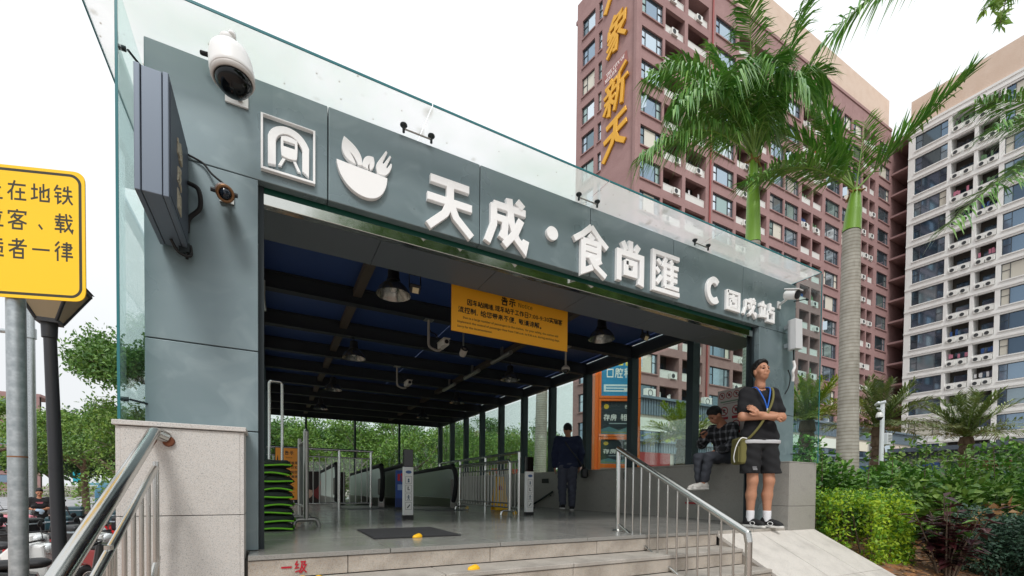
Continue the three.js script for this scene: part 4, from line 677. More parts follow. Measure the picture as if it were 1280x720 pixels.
const skinTone = (c) => std({ color: c, roughness: .55 }), cloth = (c, o = {}) => std({ color: c, roughness: .9, ...o }), hairMat = std({ color: 0x0d0c0c, roughness: .65 });
function headOn(root, pos, rx, ry, skinMat, style = 0) {           // returns the head's skin geometry and hangs hair and features on the figure
  const m4 = new THREE.Matrix4().makeRotationFromEuler(new THREE.Euler(rx, ry, 0, 'YXZ')).setPosition(...pos), put = (g) => g.applyMatrix4(m4);
  const eyes = (x, y, z) => Math.min(Math.hypot(x - .031, (y - .004) * 1.5, z - .094), Math.hypot(x + .031, (y - .004) * 1.5, z - .094)) - .019;
  const f = field(headPrims, .022), g = polygonize((x, y, z) => Math.max(f(x, y, z), -eyes(x, y, z) * .6), [-.1, -.19, -.12], [.1, .15, .13], .005);
  const hp = [ell([0, .045, -.018], [.083, .1, .1]), ell([0, .085, .02], [.07, .055, .075])];
  const tuft = (x, y, z) => -.003 * (Math.sin(x * 90 + z * 60) * Math.sin(z * 80 - x * 40 + y * 50)) - .002 * Math.sin(x * 260 + y * 90) * Math.sin(z * 240);
  mesh('hair', put(skin(hp, .006, .02, (x, y, z) => Math.max((z - .052) * .95 - (y - (style ? .04 : .062)), -.05 - y - (z < 0 ? .015 : -.04), Math.abs(x) > .06 ? .012 - y - (z < -.02 ? .07 : 0) : -1), 0, tuft)), hairMat, root);
  mesh('eyebrows', [put(pipe([v3(.014, .026, .095), v3(.032, .032, .09), v3(.05, .026, .078)], .0035, 6)), put(pipe([v3(-.014, .026, .095), v3(-.032, .032, .09), v3(-.05, .026, .078)], .0035, 6))], hairMat, root);
  mesh('eyes', [put(new THREE.SphereGeometry(.011, 10, 8).scale(1.25, .5, .8).translate(.031, .005, .08)), put(new THREE.SphereGeometry(.011, 10, 8).scale(1.25, .5, .8).translate(-.031, .005, .08))], std({ color: 0x1a1412, roughness: .25 }), root);
  mesh('lips', put(new THREE.SphereGeometry(.02, 12, 8).scale(1.05, .34, .5).translate(0, -.054, .086)), skinTone(0x9c5a4c), root);
  return put(g);
}
function hand(wrist, dir, up, side, curl, s = 1) {                 // palm and five fingers; dir to the fingertips, up = back of hand, side = +1 thumb along dir x up
  const D = v3(...dir).normalize(), U = v3(...up).normalize(), S = new THREE.Vector3().crossVectors(D, U).normalize(); U.crossVectors(S, D).normalize();
  const P = (f, l, u) => v3(...wrist).addScaledVector(D, f * s).addScaledVector(S, l * s).addScaledVector(U, u * s).toArray(), out = [cap(P(0, 0, 0), P(.04, 0, 0), .022 * s, .026 * s), cap(P(.035, -.024, 0), P(.08, -.026, 0), .014 * s), cap(P(.035, .024, 0), P(.08, .026, 0), .014 * s), cap(P(.04, 0, 0), P(.085, 0, .002), .016 * s)];
  [[-.03, .06], [-.01, .075], [.011, .08], [.031, .07]].forEach(([l, len], i) => { const c = curl * (1 + .12 * i), a = P(.085, l, 0), b = P(.085 + len * .5 * Math.cos(c * .5), l * 1.1, -len * .5 * Math.sin(c * .5)), e = P(.085 + len * .5 * Math.cos(c * .5) + len * .5 * Math.cos(c), l * 1.1, -len * .5 * (Math.sin(c * .5) + Math.sin(c))); out.push(cap(a, b, .0095 * s, .0085 * s), cap(b, e, .0085 * s, .007 * s)); });
  const t = side * .03; out.push(cap(P(.02, t, -.005), P(.06, t * 1.9, -.015), .012 * s, .0105 * s), cap(P(.06, t * 1.9, -.015), P(.09, t * 1.9, -.022), .0105 * s, .008 * s)); return out;
}
const shoe = (a, t, y) => { const dx = Math.sin(t), dz = Math.cos(t), q = (f, h, l = 0) => [a[0] + dx * f + dz * l, y + h, a[2] + dz * f - dx * l]; return { up: [cap(q(-.05, .055), q(-.03, .085), .038, .04), cap(q(-.05, .045), q(.1, .042), .04, .038), cap(q(.05, .065), q(.13, .04), .036, .032), cap(q(.1, .038, .012), q(.15, .032, 0), .034, .028)], sole: [cap(q(-.055, .02), q(.06, .02), .042, .042), cap(q(.06, .02), q(.15, .02), .042, .034)] }; };
const soleClip = (y) => (a, b) => Math.max(b - y - .032, y + .002 - b);

// standing man, arms crossed, at the platform edge
{
  const p = thing('person', V(4.765, FL, 3.08), 'standing person in black T-shirt and shorts with crossed arms and blue lanyard', 'person', undefined, -.5), sk = skinTone(0xb98468); p.scale.set(.93, 1, .97);
  const J = { hR: [-.09, .95, -.02], hL: [.09, .95, -.02], kR: [-.085, .52, .01], kL: [.1, .52, .03], aR: [-.085, .1, -.03], aL: [.1, .1, 0], sR: [-.17, 1.495, -.05], sL: [.17, 1.495, -.05], eR: [-.235, 1.22, .03], eL: [.245, 1.22, .01], wR: [.06, 1.2, .19], wL: [-.1, 1.235, .145] };
  const torso = [cap([-.1, .98, -.02], [.1, .98, -.02], .105), cap([-.07, 1.12, -.02], [.07, 1.12, -.02], .1), cap([-.085, 1.3, -.03], [.085, 1.3, -.03], .112), cap([-.12, 1.43, -.045], [.12, 1.43, -.045], .088), cap([-.155, 1.495, -.05], [.155, 1.495, -.05], .052), cap([0, 1.52, -.05], [0, 1.62, -.04], .055, .052)];
  const legs = [cap(J.hR, J.kR, .09, .058), cap(J.kR, [-.085, .36, -.02], .056, .056), cap([-.085, .36, -.02], J.aR, .056, .036), cap(J.hL, J.kL, .09, .058), cap(J.kL, [.1, .36, -.005], .056, .056), cap([.1, .36, -.005], J.aL, .056, .036)];
  const arms = [cap(J.sR, J.eR, .052, .043), cap(J.eR, J.wR, .043, .029), cap(J.sL, J.eL, .052, .043), cap(J.eL, J.wL, .043, .029)];
  const hd = headOn(p, [.005, 1.725, -.02], -.2, .16, sk);
  mesh('body', [skin([...torso, ...legs, ...arms], .014, .03), hd, skin(hand(J.wL, [-.75, .62, -.1], [.1, .3, .95], -1, .5, .95), .004, .008), skin(hand(J.wR, [.9, .1, -.42], [.1, .5, .8], 1, .6, .95), .004, .008)], sk, p);
  const black = cloth(0x17171b, { roughness: .95 });
  mesh('t_shirt', skin([...torso.slice(0, 5), cap(J.sR, [-.216, 1.3, .012], .054, .058), cap(J.sL, [.224, 1.3, -.008], .054, .058), cap([-.11, 1.02, -.02], [.11, 1.02, -.02], .1)], .011, .04, (x, y, z) => Math.max(.965 - y, y - 1.575, y > 1.5 ? .075 - Math.hypot(x, z + .045) - (1.575 - y) * .2 : -1), .008, wrinkle(.0035, 1)), black, p);
  mesh('undershirt_hem', skin([cap([-.11, .97, -.02], [.11, .97, -.02], .126)], .011, .02, (x, y) => Math.max(.925 - y, y - .966), .004), cloth(0xc9c9cc), p);
  mesh('shorts', skin([cap([-.1, .96, -.02], [.1, .96, -.02], .118), cap([-.1, .9, -.02], [-.112, .57, .0], .108, .106), cap([.1, .9, -.02], [.128, .57, .02], .108, .106)], .011, .015, (x, y) => Math.max(.6 - y, y - .985), .004, wrinkle(.004, 5)), cloth(0x1a1a1d), p);
  mesh('shorts_print', [0, 1, 2].map((i) => box(.05, .006, .002, -.13 + i * .004, .665 - i * .014, .128).rotateY(-.0)), cloth(0xa9a9ad), p);
  mesh('socks', skin([cap([-.085, .19, -.025], [-.085, .08, -.03], .046, .044), cap([.1, .19, .0], [.1, .08, 0], .046, .044)], .01, .01, (x, y) => y - .19), cloth(0xe6e6ea), p);
  const sR = shoe([-.085, 0, -.02], .5, 0), sL = shoe([.1, 0, .01], .62, 0);
  mesh('shoes', [skin(sR.up, .008, .02, (x, y) => .012 - y), skin(sL.up, .008, .02, (x, y) => .012 - y)], cloth(0x141417, { roughness: .7 }), p);
  mesh('shoe_soles', [skin(sR.sole, .008, .01, soleClip(0)), skin(sL.sole, .008, .01, soleClip(0))], cloth(0xdad8d4, { roughness: .6 }), p);
  mesh('shoe_emblem', [[-.085, -.02, .5], [.1, .01, .62]].map(([x, z, t]) => { const g = new THREE.TorusGeometry(.022, .0035, 6, 18).translate(0, .055, .0); g.scale(1.3, .9, 1); g.rotateY(t - Math.PI / 2); return g.translate(x + Math.sin(t) * .05 - Math.cos(t) * .041, 0, z + Math.cos(t) * .05 + Math.sin(t) * .041); }), M.white, p);
  const blue = cloth(0x2563c4, { roughness: .6 });
  mesh('lanyard', [pipe([v3(-.07, 1.56, -.06), v3(-.075, 1.53, .05), v3(-.03, 1.4, .115), v3(.0, 1.3, .125)], .008, 6), pipe([v3(.07, 1.56, -.06), v3(.075, 1.53, .05), v3(.03, 1.4, .115), v3(.004, 1.3, .125)], .008, 6)], blue, p);
  mesh('lanyard_clip', box(.014, .05, .008, .002, 1.275, .128), M.steel, p);
  const ol = cloth(0x6f6a3c);
  mesh('bag_strap', [pipe([v3(.11, 1.555, -.06), v3(.12, 1.52, .03), v3(.06, 1.36, .12), v3(-.06, 1.14, .13), v3(-.16, 1.0, .09), v3(-.2, .95, .0)], .014, 6, 40)], ol, p);
  mesh('bag', box(.09, .3, .24, -.215, .85, -.06, .03), ol, p); mesh('bag_pocket', box(.02, .18, .18, -.262, .81, -.06, .008), ol, p);
  mesh('charging_cable', pipe([v3(-.2, .98, .08), v3(-.27, .98, .09), v3(-.32, .9, .08), v3(-.34, .78, .06), v3(-.32, .72, .04)], .006, 6), M.white, p);
}
// seated man on the low wall, looking at a telephone
{
  const p = thing('person', V(5.425, .387, 4.0), 'seated person in checked shirt and grey trousers looking at a telephone on the low wall', 'person', undefined, -1.6), sk = skinTone(0xa8745a); p.scale.set(.9, .95, .95);
  const J = { hR: [-.09, .085, .02], hL: [.09, .085, .02], kR: [-.13, .05, .4], kL: [.07, .06, .41], aR: [-.1, -.31, .4], aL: [.03, -.3, .46], sR: [-.18, .48, .06], sL: [.18, .48, .06], eR: [-.25, .28, .2], eL: [.23, .22, .14], wR: [-.1, .36, .33], wL: [.08, .14, .3] };
  const torso = [cap([-.09, .1, .0], [.09, .1, .0], .1), cap([-.07, .23, -.01], [.07, .23, -.01], .1), cap([-.085, .36, .02], [.085, .36, .02], .108), cap([-.12, .44, .05], [.12, .44, .05], .082), cap([-.16, .48, .06], [.16, .48, .06], .055), cap([0, .5, .08], [0, .58, .13], .055, .05)];
  const legs = [cap(J.hR, J.kR, .082, .055), cap(J.kR, J.aR, .053, .036), cap(J.hL, J.kL, .082, .055), cap(J.kL, J.aL, .053, .036)], arms = [cap(J.sR, J.eR, .048, .04), cap(J.eR, J.wR, .04, .028), cap(J.sL, J.eL, .048, .04), cap(J.eL, J.wL, .04, .028)];
  const hd = headOn(p, [-.02, .655, .19], .62, -.25, sk, 1);
  mesh('body', [skin([...torso, ...legs, ...arms], .016, .03), hd, skin(hand(J.wR, [.35, .6, .6], [-.6, .5, -.3], -1, .9, .9), .0045, .008), skin(hand(J.wL, [-.3, -.25, .8], [.2, .9, .2], 1, .5, .9), .0045, .008)], sk, p);
  const plaid = std({ roughness: .9, map: tex(128, (u, v) => { const a = (Math.sin(u * 12.566) > .55 ? 1 : 0) + (Math.sin(v * 12.566) > .55 ? 1 : 0), b = fbm(u, v, 8, 3, 201); return mix(rgb(26, 27, 31), rgb(170, 173, 180), Math.min(1, a * .34 * (.3 + 1.2 * b))); }, true, 5) });
  mesh('checked_shirt', skin([...torso.slice(0, 5), cap(J.sR, J.eR, .062, .058), cap(J.eR, [-.14, .34, .3], .055, .045), cap(J.sL, J.eL, .062, .058), cap(J.eL, [.11, .155, .27], .055, .045)], .012, .03, (x, y, z) => Math.max(.05 - y, y > .5 ? .062 - Math.hypot(x, z - .09) : -1), .014, wrinkle(.004, 3)), plaid, p);
  mesh('trousers', skin([cap([-.09, .09, .0], [.09, .09, .0], .106), cap(J.hR, J.kR, .092, .07), cap(J.kR, [-.1, -.25, .4], .066, .056), cap(J.hL, J.kL, .092, .07), cap(J.kL, [.04, -.24, .45], .066, .056)], .012, .03, (x, y) => Math.max(y - .15, .004 - y - (0)) > 9 ? 0 : y - .15, .004, wrinkle(.004, 8)), cloth(0x3e4149), p);
  const sR = shoe([-.1, 0, .41], -.25, -.4), sL = shoe([.03, 0, .47], -.1, -.39);
  mesh('shoes', [skin(sR.up, .009, .02, (x, y) => -.385 - y), skin(sL.up, .009, .02, (x, y) => -.375 - y)], cloth(0xd2cec8, { roughness: .7 }), p); mesh('shoe_soles', [skin(sR.sole, .009, .01, soleClip(-.4)), skin(sL.sole, .009, .01, soleClip(-.39))], cloth(0xe5e3de), p);
  const ph = box(.075, .15, .009, 0, 0, 0, .003); ph.rotateX(-.9).rotateY(.4); mesh('telephone', ph.translate(-.06, .42, .39), M.black, p);
}
// man walking away along the low wall
{
  const p = thing('person', V(4.98, FL, 7.05), 'person seen from behind in navy jumper and grey trousers carrying a black bag', 'person', undefined, 2.62), sk = skinTone(0xa9775c);
  const torso = [cap([-.09, .86, 0], [.09, .86, 0], .1), cap([-.08, 1.0, 0], [.08, 1.0, 0], .105), cap([-.09, 1.18, .0], [.09, 1.18, .0], .112), cap([-.13, 1.3, .02], [.13, 1.3, .02], .09), cap([-.17, 1.35, .03], [.17, 1.35, .03], .058), cap([0, 1.37, .04], [0, 1.45, .08], .055, .05)];
  const legs = [cap([-.09, .84, 0], [-.09, .46, .04], .09, .058), cap([-.09, .46, .04], [-.09, .08, -.02], .055, .038), cap([.09, .84, 0], [.1, .45, .03], .09, .058), cap([.1, .45, .03], [.1, .12, -.12], .055, .038)], arms = [cap([-.19, 1.35, .03], [-.25, 1.09, .0], .05, .042), cap([-.25, 1.09, .0], [-.23, .86, .08], .042, .03), cap([.19, 1.35, .03], [.24, 1.08, .02], .05, .042), cap([.24, 1.08, .02], [.24, .84, .06], .042, .03)];
  const hd = headOn(p, [0, 1.545, .1], .4, .05, sk);
  mesh('body', [skin([...torso, ...legs, ...arms], .017, .03), hd, skin(hand([.24, .84, .06], [0, -1, .15], [1, 0, 0], 1, .5, .9), .005, .008), skin(hand([-.23, .86, .08], [0, -1, .15], [-1, 0, 0], -1, .5, .9), .005, .008)], sk, p);
  mesh('jumper', skin([...torso.slice(0, 5), cap([-.19, 1.35, .03], [-.25, 1.09, 0], .066, .06), cap([-.25, 1.09, 0], [-.235, .89, .07], .058, .048), cap([.19, 1.35, .03], [.24, 1.08, .02], .066, .06), cap([.24, 1.08, .02], [.24, .87, .055], .058, .048)], .013, .03, (x, y, z) => Math.max(.8 - y - (Math.abs(x) > .19 ? .09 : 0), y > 1.39 ? .06 - Math.hypot(x, z - .05) : -1), .016, wrinkle(.004, 2)), cloth(0x1b2440), p);
  mesh('trousers', skin([cap([-.09, .86, 0], [.09, .86, 0], .108), cap([-.09, .82, 0], [-.09, .46, .04], .1, .08), cap([-.09, .46, .04], [-.09, .1, -.015], .078, .062), cap([.09, .82, 0], [.1, .45, .03], .1, .08), cap([.1, .45, .03], [.1, .14, -.11], .078, .062)], .013, .03, (x, y) => y - .95, .004, wrinkle(.005, 6)), cloth(0x474a58), p);
  const sR = shoe([-.09, 0, 0], -.08, 0), sL = shoe([.1, 0, -.1], .1, .03);
  mesh('shoes', [skin(sR.up, .009, .02, (x, y) => .012 - y), skin(sL.up, .009, .02, (x, y) => .042 - y)], cloth(0x17171a), p); mesh('shoe_soles', [skin(sR.sole, .009, .01, soleClip(0)), skin(sL.sole, .009, .01, soleClip(.03))], cloth(0xd9d8d6), p);
  mesh('bag', box(.12, .2, .27, -.32, .72, .02, .04), M.black, p); mesh('bag_strap', [pipe([v3(.12, 1.42, .0), v3(.0, 1.2, -.13), v3(-.2, .95, -.1), v3(-.3, .8, -.04)], .012, 6), pipe([v3(-.31, .82, -.08), v3(-.31, .9, .02), v3(-.31, .82, .12)], .01, 6)], M.black, p);
}
// man among the motorbikes
{
  const p = thing('person', V(-5.68, SL, 17.0), 'person in black printed T-shirt standing among the motorbikes holding a cloth', 'person', undefined, .32), sk = skinTone(0xb47e62); p.scale.set(.86, .92, .9);
  const torso = [cap([-.09, .92, 0], [.09, .92, 0], .1), cap([-.07, 1.06, 0], [.07, 1.06, 0], .1), cap([-.09, 1.24, 0], [.09, 1.24, 0], .112), cap([-.13, 1.36, 0], [.13, 1.36, 0], .088), cap([-.17, 1.42, 0], [.17, 1.42, 0], .055), cap([0, 1.44, 0], [0, 1.52, .02], .055, .05)], legs = [cap([-.09, .9, 0], [-.1, .48, .02], .09, .058), cap([-.1, .48, .02], [-.1, .08, 0], .055, .038), cap([.09, .9, 0], [.1, .48, .02], .09, .058), cap([.1, .48, .02], [.1, .08, 0], .055, .038)], arms = [cap([-.19, 1.42, 0], [-.25, 1.16, .0], .05, .042), cap([-.25, 1.16, 0], [-.08, 1.12, .2], .042, .03), cap([.19, 1.42, 0], [.25, 1.16, 0], .05, .042), cap([.25, 1.16, 0], [.08, 1.12, .2], .042, .03)];
  const hd = headOn(p, [0, 1.63, .04], .4, .05, sk);
  mesh('body', [skin([...torso, ...legs, ...arms], .018, .03), hd, skin(hand([-.08, 1.12, .2], [.8, 0, .3], [0, .8, .3], -1, .6, .9), .006, .008), skin(hand([.08, 1.12, .2], [-.8, 0, .3], [0, .8, .3], 1, .6, .9), .006, .008)], sk, p);
  mesh('t_shirt', skin([...torso.slice(0, 5), cap([-.19, 1.42, 0], [-.24, 1.2, 0], .068, .07), cap([.19, 1.42, 0], [.24, 1.2, 0], .068, .07)], .014, .03, (x, y, z) => Math.max(.84 - y, y > 1.46 ? .065 - Math.hypot(x, z) : -1), .008, wrinkle(.004, 4)), cloth(0x1d1d20), p);
  mesh('shirt_print', [box(.16, .022, .003, 0, 1.335, .128), box(.12, .016, .003, .01, 1.305, .136)], cloth(0xb0606c), p);
  mesh('trousers', skin([cap([-.09, .9, 0], [.09, .9, 0], .106), cap([-.09, .88, 0], [-.1, .1, 0], .1, .07), cap([.09, .88, 0], [.1, .1, 0], .1, .07)], .014, .03, (x, y) => y - .98, .004, wrinkle(.004, 9)), cloth(0x1a1a1d), p);
  const sR = shoe([-.1, 0, 0], -.1, 0), sL = shoe([.1, 0, 0], .1, 0); mesh('shoes', [skin([...sR.up, ...sR.sole], .012, .02, (x, y) => .004 - y), skin([...sL.up, ...sL.sole], .012, .02, (x, y) => .004 - y)], cloth(0x202024), p);
  mesh('cloth', skin([ell([0, 1.1, .24], [.1, .05, .05]), ell([.05, 1.05, .24], [.06, .06, .04])], .012, .02, null, 0, wrinkle(.01, 3)), cloth(0x9db4c8), p);
}
// ---------- apartment buildings behind the entrance ----------
const FH = 2.97, F0 = 29.87;
M.redWall = std({ roughness: .8, map: tex(512, (u, v, i, j) => { const a = fbm(u, v, 6, 4, 301), t = hash(i >> 3, j >> 2, 303); return mix(rgb(148, 115, 113), rgb(170, 137, 134), a * .8 + t * .35 - .1); }, true, .22) });
M.beige = std({ roughness: .85, map: tex(256, (u, v, i, j) => mix(rgb(206, 182, 163), rgb(220, 200, 184), fbm(u, v, 6, 4, 321) * .7 + hash(i >> 2, j >> 2, 5) * .3), true, .2) });
M.creamWall = std({ roughness: .75, map: tex(256, (u, v, i, j) => mix(rgb(226, 225, 222), rgb(240, 240, 238), fbm(u, v, 5, 4, 331) * .8 + hash(i >> 2, j >> 2, 9) * .2), true, .2) });
M.frame = std({ color: 0x40464c, roughness: .5 }); M.inside = std({ color: 0x54504c, roughness: .9 }); M.parapet = std({ color: 0xd9d8d4, roughness: .6 });
M.acMetal = std({ color: 0xe4e4e0, roughness: .55 }); M.acDark = std({ color: 0x3c3f42, roughness: .7 });
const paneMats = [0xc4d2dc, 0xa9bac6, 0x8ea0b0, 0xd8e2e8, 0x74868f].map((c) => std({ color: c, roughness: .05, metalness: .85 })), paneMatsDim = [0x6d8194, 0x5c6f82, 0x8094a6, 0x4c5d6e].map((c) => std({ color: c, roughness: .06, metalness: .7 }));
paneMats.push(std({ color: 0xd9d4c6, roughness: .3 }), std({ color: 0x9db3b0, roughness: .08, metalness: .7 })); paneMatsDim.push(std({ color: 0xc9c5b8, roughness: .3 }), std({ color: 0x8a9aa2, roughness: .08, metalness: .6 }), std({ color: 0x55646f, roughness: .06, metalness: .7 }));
const acGeo = merge([box(.8, .55, .3)]), acFan = merge([(() => { const g = new THREE.TorusGeometry(.2, .02, 6, 20); return g.translate(-.1, 0, .16); })(), (() => { const g = new THREE.CircleGeometry(.18, 18); return g.translate(-.1, 0, .156); })()]);
const washColors = [0xc94a52, 0x3e5f9a, 0xe9e9ea, 0x2b2b30, 0xd58aa0, 0x6d8f6a].map((c) => std({ color: c, roughness: .9 }));
// one storeyed front: bays along local x, outward is local +z; root is the building, m the placement of the front in it
function front(root, m, bays, floors, L, y0, y1, mats, opt = {}) {
  const place = (name, geo, mat, par = root) => { const o = new THREE.Mesh(geo, mat); o.name = name; o.castShadow = o.receiveShadow = true; par.add(o); return o; };
  const bake = (geos) => { const g = merge(geos); uvMetres(g); g.applyMatrix4(m); return g; };
  const wall = [], trim = [], solid = []; let x = 0; bays = [...bays].sort((a, b) => a[1] - b[1]);
  const oh = opt.oh || 1.9, D = 1.35;
  for (const [, a, b] of bays) { if (a > x) solid.push([x, a]); x = b; } if (x < L) solid.push([x, L]);
  for (const [a, b] of solid) { wall.push(box(b - a, y1 - y0, .35, (a + b) / 2, (y0 + y1) / 2, -.175)); if (b - a < 1.2) wall.push(box(b - a, y1 - y0, D, (a + b) / 2, (y0 + y1) / 2, -.35 - D / 2)); }
  for (const [type, a, b] of bays) {
    let y = y0;
    for (const c of floors) { const h = type === 'B' ? oh + .28 : oh, lo = c - oh / 2 - (type === 'B' ? .2 : 0); wall.push(box(b - a, lo - y, .3, (a + b) / 2, (lo + y) / 2, -.155)); if (type === 'B') wall.push(box(b - a, .2, D, (a + b) / 2, lo - .11, -.305 - D / 2)); y = lo + h; }
    wall.push(box(b - a, y1 - y, .3, (a + b) / 2, (y1 + y) / 2, -.155)); if (type === 'B') wall.push(box(b - a, .2, D, (a + b) / 2, y + .11, -.305 - D / 2));
  }
  place('wall', bake(wall), mats.wall); if (opt.ledge > 1) for (const c of floors) place('string_course', bake([box(L, .22, .1, L / 2, c + oh / 2 + .35, .052)]), mats.wall);
  place('inner_wall', bake([box(L - .4, y1 - y0, .1, L / 2, (y0 + y1) / 2, -1.8)]), M.inside);
  const cache = new Map(), rot = new THREE.Quaternion(), ps = new THREE.Vector3(), sc = new THREE.Vector3(), lm = new THREE.Matrix4(), qm = new THREE.Matrix4();
  const set = (o, X, Y, Z) => { qm.multiplyMatrices(m, lm.makeTranslation(X, Y, Z)); qm.decompose(o.position, o.quaternion, o.scale); };
  for (const [type, a, b] of bays) for (const c of floors) {
    const w = b - a, key = type + w.toFixed(2);
    if (type === 'W' || type === 'S') {
      if (!cache.has(key)) {
        const n = w > 2.6 ? [.22, .78] : w > 1.4 ? [.35] : [], fr = [box(w, .07, .08, 0, oh / 2 - .035, 0), box(w, .07, .08, 0, -oh / 2 + .035, 0), box(.06, oh - .14, .08, -w / 2 + .03, 0, 0), box(.06, oh - .14, .08, w / 2 - .03, 0, 0)]; for (const k of n) fr.push(box(.05, oh - .14, .07, (k - .5) * w, 0, 0)); const e = n.length ? n[0] * w : w * .9; fr.push(box(e - .08, .05, .06, -w / 2 + e / 2, oh * .08, 0), box(n.length > 1 ? w * .2 : .02, .05, .06, w / 2 - w * .11, oh * .08, 0));
        const panes = [0, ...n, 1]; cache.set(key, [uvMetres(merge(fr)), panes.slice(1).map((k, i) => uvMetres(merge([box((k - panes[i]) * w - .04, oh - .14, .012, ((k + panes[i]) / 2 - .5) * w, 0, -.03)])))]);
      }
      const [fg, pg] = cache.get(key), f = place('window', fg, M.frame); set(f, (a + b) / 2, c, -.18);
      for (const g of pg) place('pane', g, mats.panes[Math.floor(rnd(mats.panes.length))], f);
      if (opt.ledge) place('sill', cache.get('sill' + key) || (cache.set('sill' + key, uvMetres(merge([box(w + .1, .12, .34, 0, -oh / 2 - .06, .13)]))), cache.get('sill' + key)), mats.wall, f);
      if (opt.casement && rnd() < .1) { const o = place('open_casement', uvMetres(merge([box(.55, oh * .55, .03)])), mats.panes[0], f); o.position.set(-w / 2 + .2, -.1, .3); o.rotation.y = -1.0; }
    } else if (type === 'B') {
      if (!cache.has(key)) cache.set(key, [uvMetres(merge([box(w, .78, .06, 0, 0, 0), box(w, .05, .1, 0, .42, 0)])), uvMetres(merge([box(w * .62, 1.95, .05, 0, .55, -1.38)])), uvMetres(merge([box(w, .06, .06, 0, .55, .02), ...[...Array(9)].map((_, i) => box(.03, .5, .03, (i - 4) / 9 * w, .28, .02))]))]);
      const [pg, dg] = cache.get(key), o = place('balcony', pg, opt.clear && rnd() < .5 ? mats.panes[2] : mats.parapet || M.parapet); set(o, (a + b) / 2, c - oh / 2 + .2, -.22); place('balcony_door', dg, paneMatsDim[Math.floor(rnd(4))], o);
      const n = opt.ac === 2 ? 2 : rnd() < (opt.ac || .5) ? 1 : 0; for (let k = 0; k < n; k++) { const u = place('air_conditioner', acGeo, M.acMetal, o); u.position.set((n === 2 ? (k - .5) * w * .5 : rnd(-.3, .3) * w), -.1, .24); place('fan', acFan, M.acDark, o).position.copy(u.position); }
      if (rnd() < (opt.wash || .3)) { const k = 3 + Math.floor(rnd(3)), gs = []; for (let q = 0; q < k; q++) gs.push(box(.22, rnd(.4, .7), .05, rnd(-.4, .4) * w, .95 + rnd(-.1, .1), -.35 - q * .02)); place('washing', uvMetres(merge(gs)), washColors[Math.floor(rnd(6))], o); }
    }
  }
}
const floorsRed = [...Array(15)].map((_, k) => F0 + (k - 8) * FH + Y0);
{
  const r = thing('apartment_block', V(29.55, SL, 31.4), 'tall red tiled apartment block with golden lettering on its side', 'building');
  const mt = { wall: M.redWall, trim: M.redWall, panes: paneMats, parapet: M.parapet }, TOP = 50.9 + Y0;
  const W = (a, b) => ['W', a - 29.55, b - 29.55], B = (a, b) => ['B', a - 29.55, b - 29.55];
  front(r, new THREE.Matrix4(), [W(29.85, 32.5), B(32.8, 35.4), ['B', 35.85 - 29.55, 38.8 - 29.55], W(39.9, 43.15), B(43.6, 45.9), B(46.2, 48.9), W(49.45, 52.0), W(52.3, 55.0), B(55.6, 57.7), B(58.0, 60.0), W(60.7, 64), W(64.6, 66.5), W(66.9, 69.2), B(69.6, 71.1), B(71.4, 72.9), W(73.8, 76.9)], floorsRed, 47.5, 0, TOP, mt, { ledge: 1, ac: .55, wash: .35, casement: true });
  const LL = 7.95, th = Math.atan2(-.16, .987);                     // side face runs back and to the left
  const u = new THREE.Vector3(.16, 0, .987).normalize(), nrm = new THREE.Vector3(-u.z, 0, u.x), A = new THREE.Vector3(-.16 * LL, 0, -.987 * LL), m = new THREE.Matrix4().makeBasis(u, UP, nrm.clone().negate().z < 0 ? nrm : nrm).setPosition(A);
  front(r, m, [['W', .75, 2.5], ['S', 2.98, 3.45]], floorsRed, LL - .36, 0, TOP, mt, { ledge: 1, casement: false });
  wpart('corner_pier', [bx(29.2, 29.549, SL, 50.9, 31.4, 31.75), bx(29.35, 77, 50.9, 51.25, 31.3, 41)], M.redWall, r);
  wpart('roof_block', bx(36.5, 76.9, 51.252, 55.4, 31.7, 41), M.beige, r);
  wpart('rain_pipe', rod(V(39.35, 8, 31.3), V(39.35, 50, 31.3), .09), std({ color: 0x9c4b48, roughness: .5 }), r);
  // golden characters on the side face, slanted
  const gold = std({ color: 0xe0a62c, roughness: .4, metalness: .2 }), onSide = (t, y, out) => { const p = A.clone().addScaledVector(u, LL - t).addScaledVector(nrm, out); return p.setY(y + Y0); };
  const side = (name, geos, mat, t, y) => { const g = merge(geos); const mm = new THREE.Matrix4().makeBasis(u, UP, nrm).setPosition(onSide(t, y, .05)); const o = mesh(name, g, mat, r); o.geometry.applyMatrix4(mm); return o; };
  for (const [ch, y] of [['万', 46.4], ['象', 41.6], ['新', 35.9], ['天', 32.0]]) side('golden_character', GL[ch].map((s, i) => extr(ribbon(s.map((p) => [p[0] * .031 + (100 - p[1]) * .003, (100 - p[1]) * .037 + p[0] * .008]), .44 - (GL[ch].length > 6 ? .14 : 0)), .12 + i * .01, .02)), gold, 4.3, y);
  const wt = canvasTex(512, 128, (g) => { g.fillStyle = '#9a605a'; g.fillRect(0, 0, 512, 128); g.fillStyle = '#f4f2ee'; g.font = 'bold 62px serif'; g.fillText('THE CITY OF', 60, 56, 420); g.fillText('MIXLIFE', 20, 118, 260); });
  { const g = prep(new THREE.PlaneGeometry(2.9, 1.0)), mm = new THREE.Matrix4().makeBasis(u, UP, nrm).setPosition(onSide(2.75, 40.6, .03)); g.rotateZ(.16).applyMatrix4(mm); const o = new THREE.Mesh(g, std({ map: wt, roughness: .6 })); o.name = 'white_lettering'; r.add(o); }
  // shops at the foot
  const pod = thing('shop_row', V(40, SL, 27), 'row of shops with slate blue slatted fascias at the foot of the red block', 'shops');
  wpart('body', bx(24, 77, SL, 7.6, 27.6, 31.0), std({ color: 0xb7b2a8, roughness: .85 }), pod);
  const slate = std({ color: 0x6f7f8c, roughness: .6 }), mk = [];
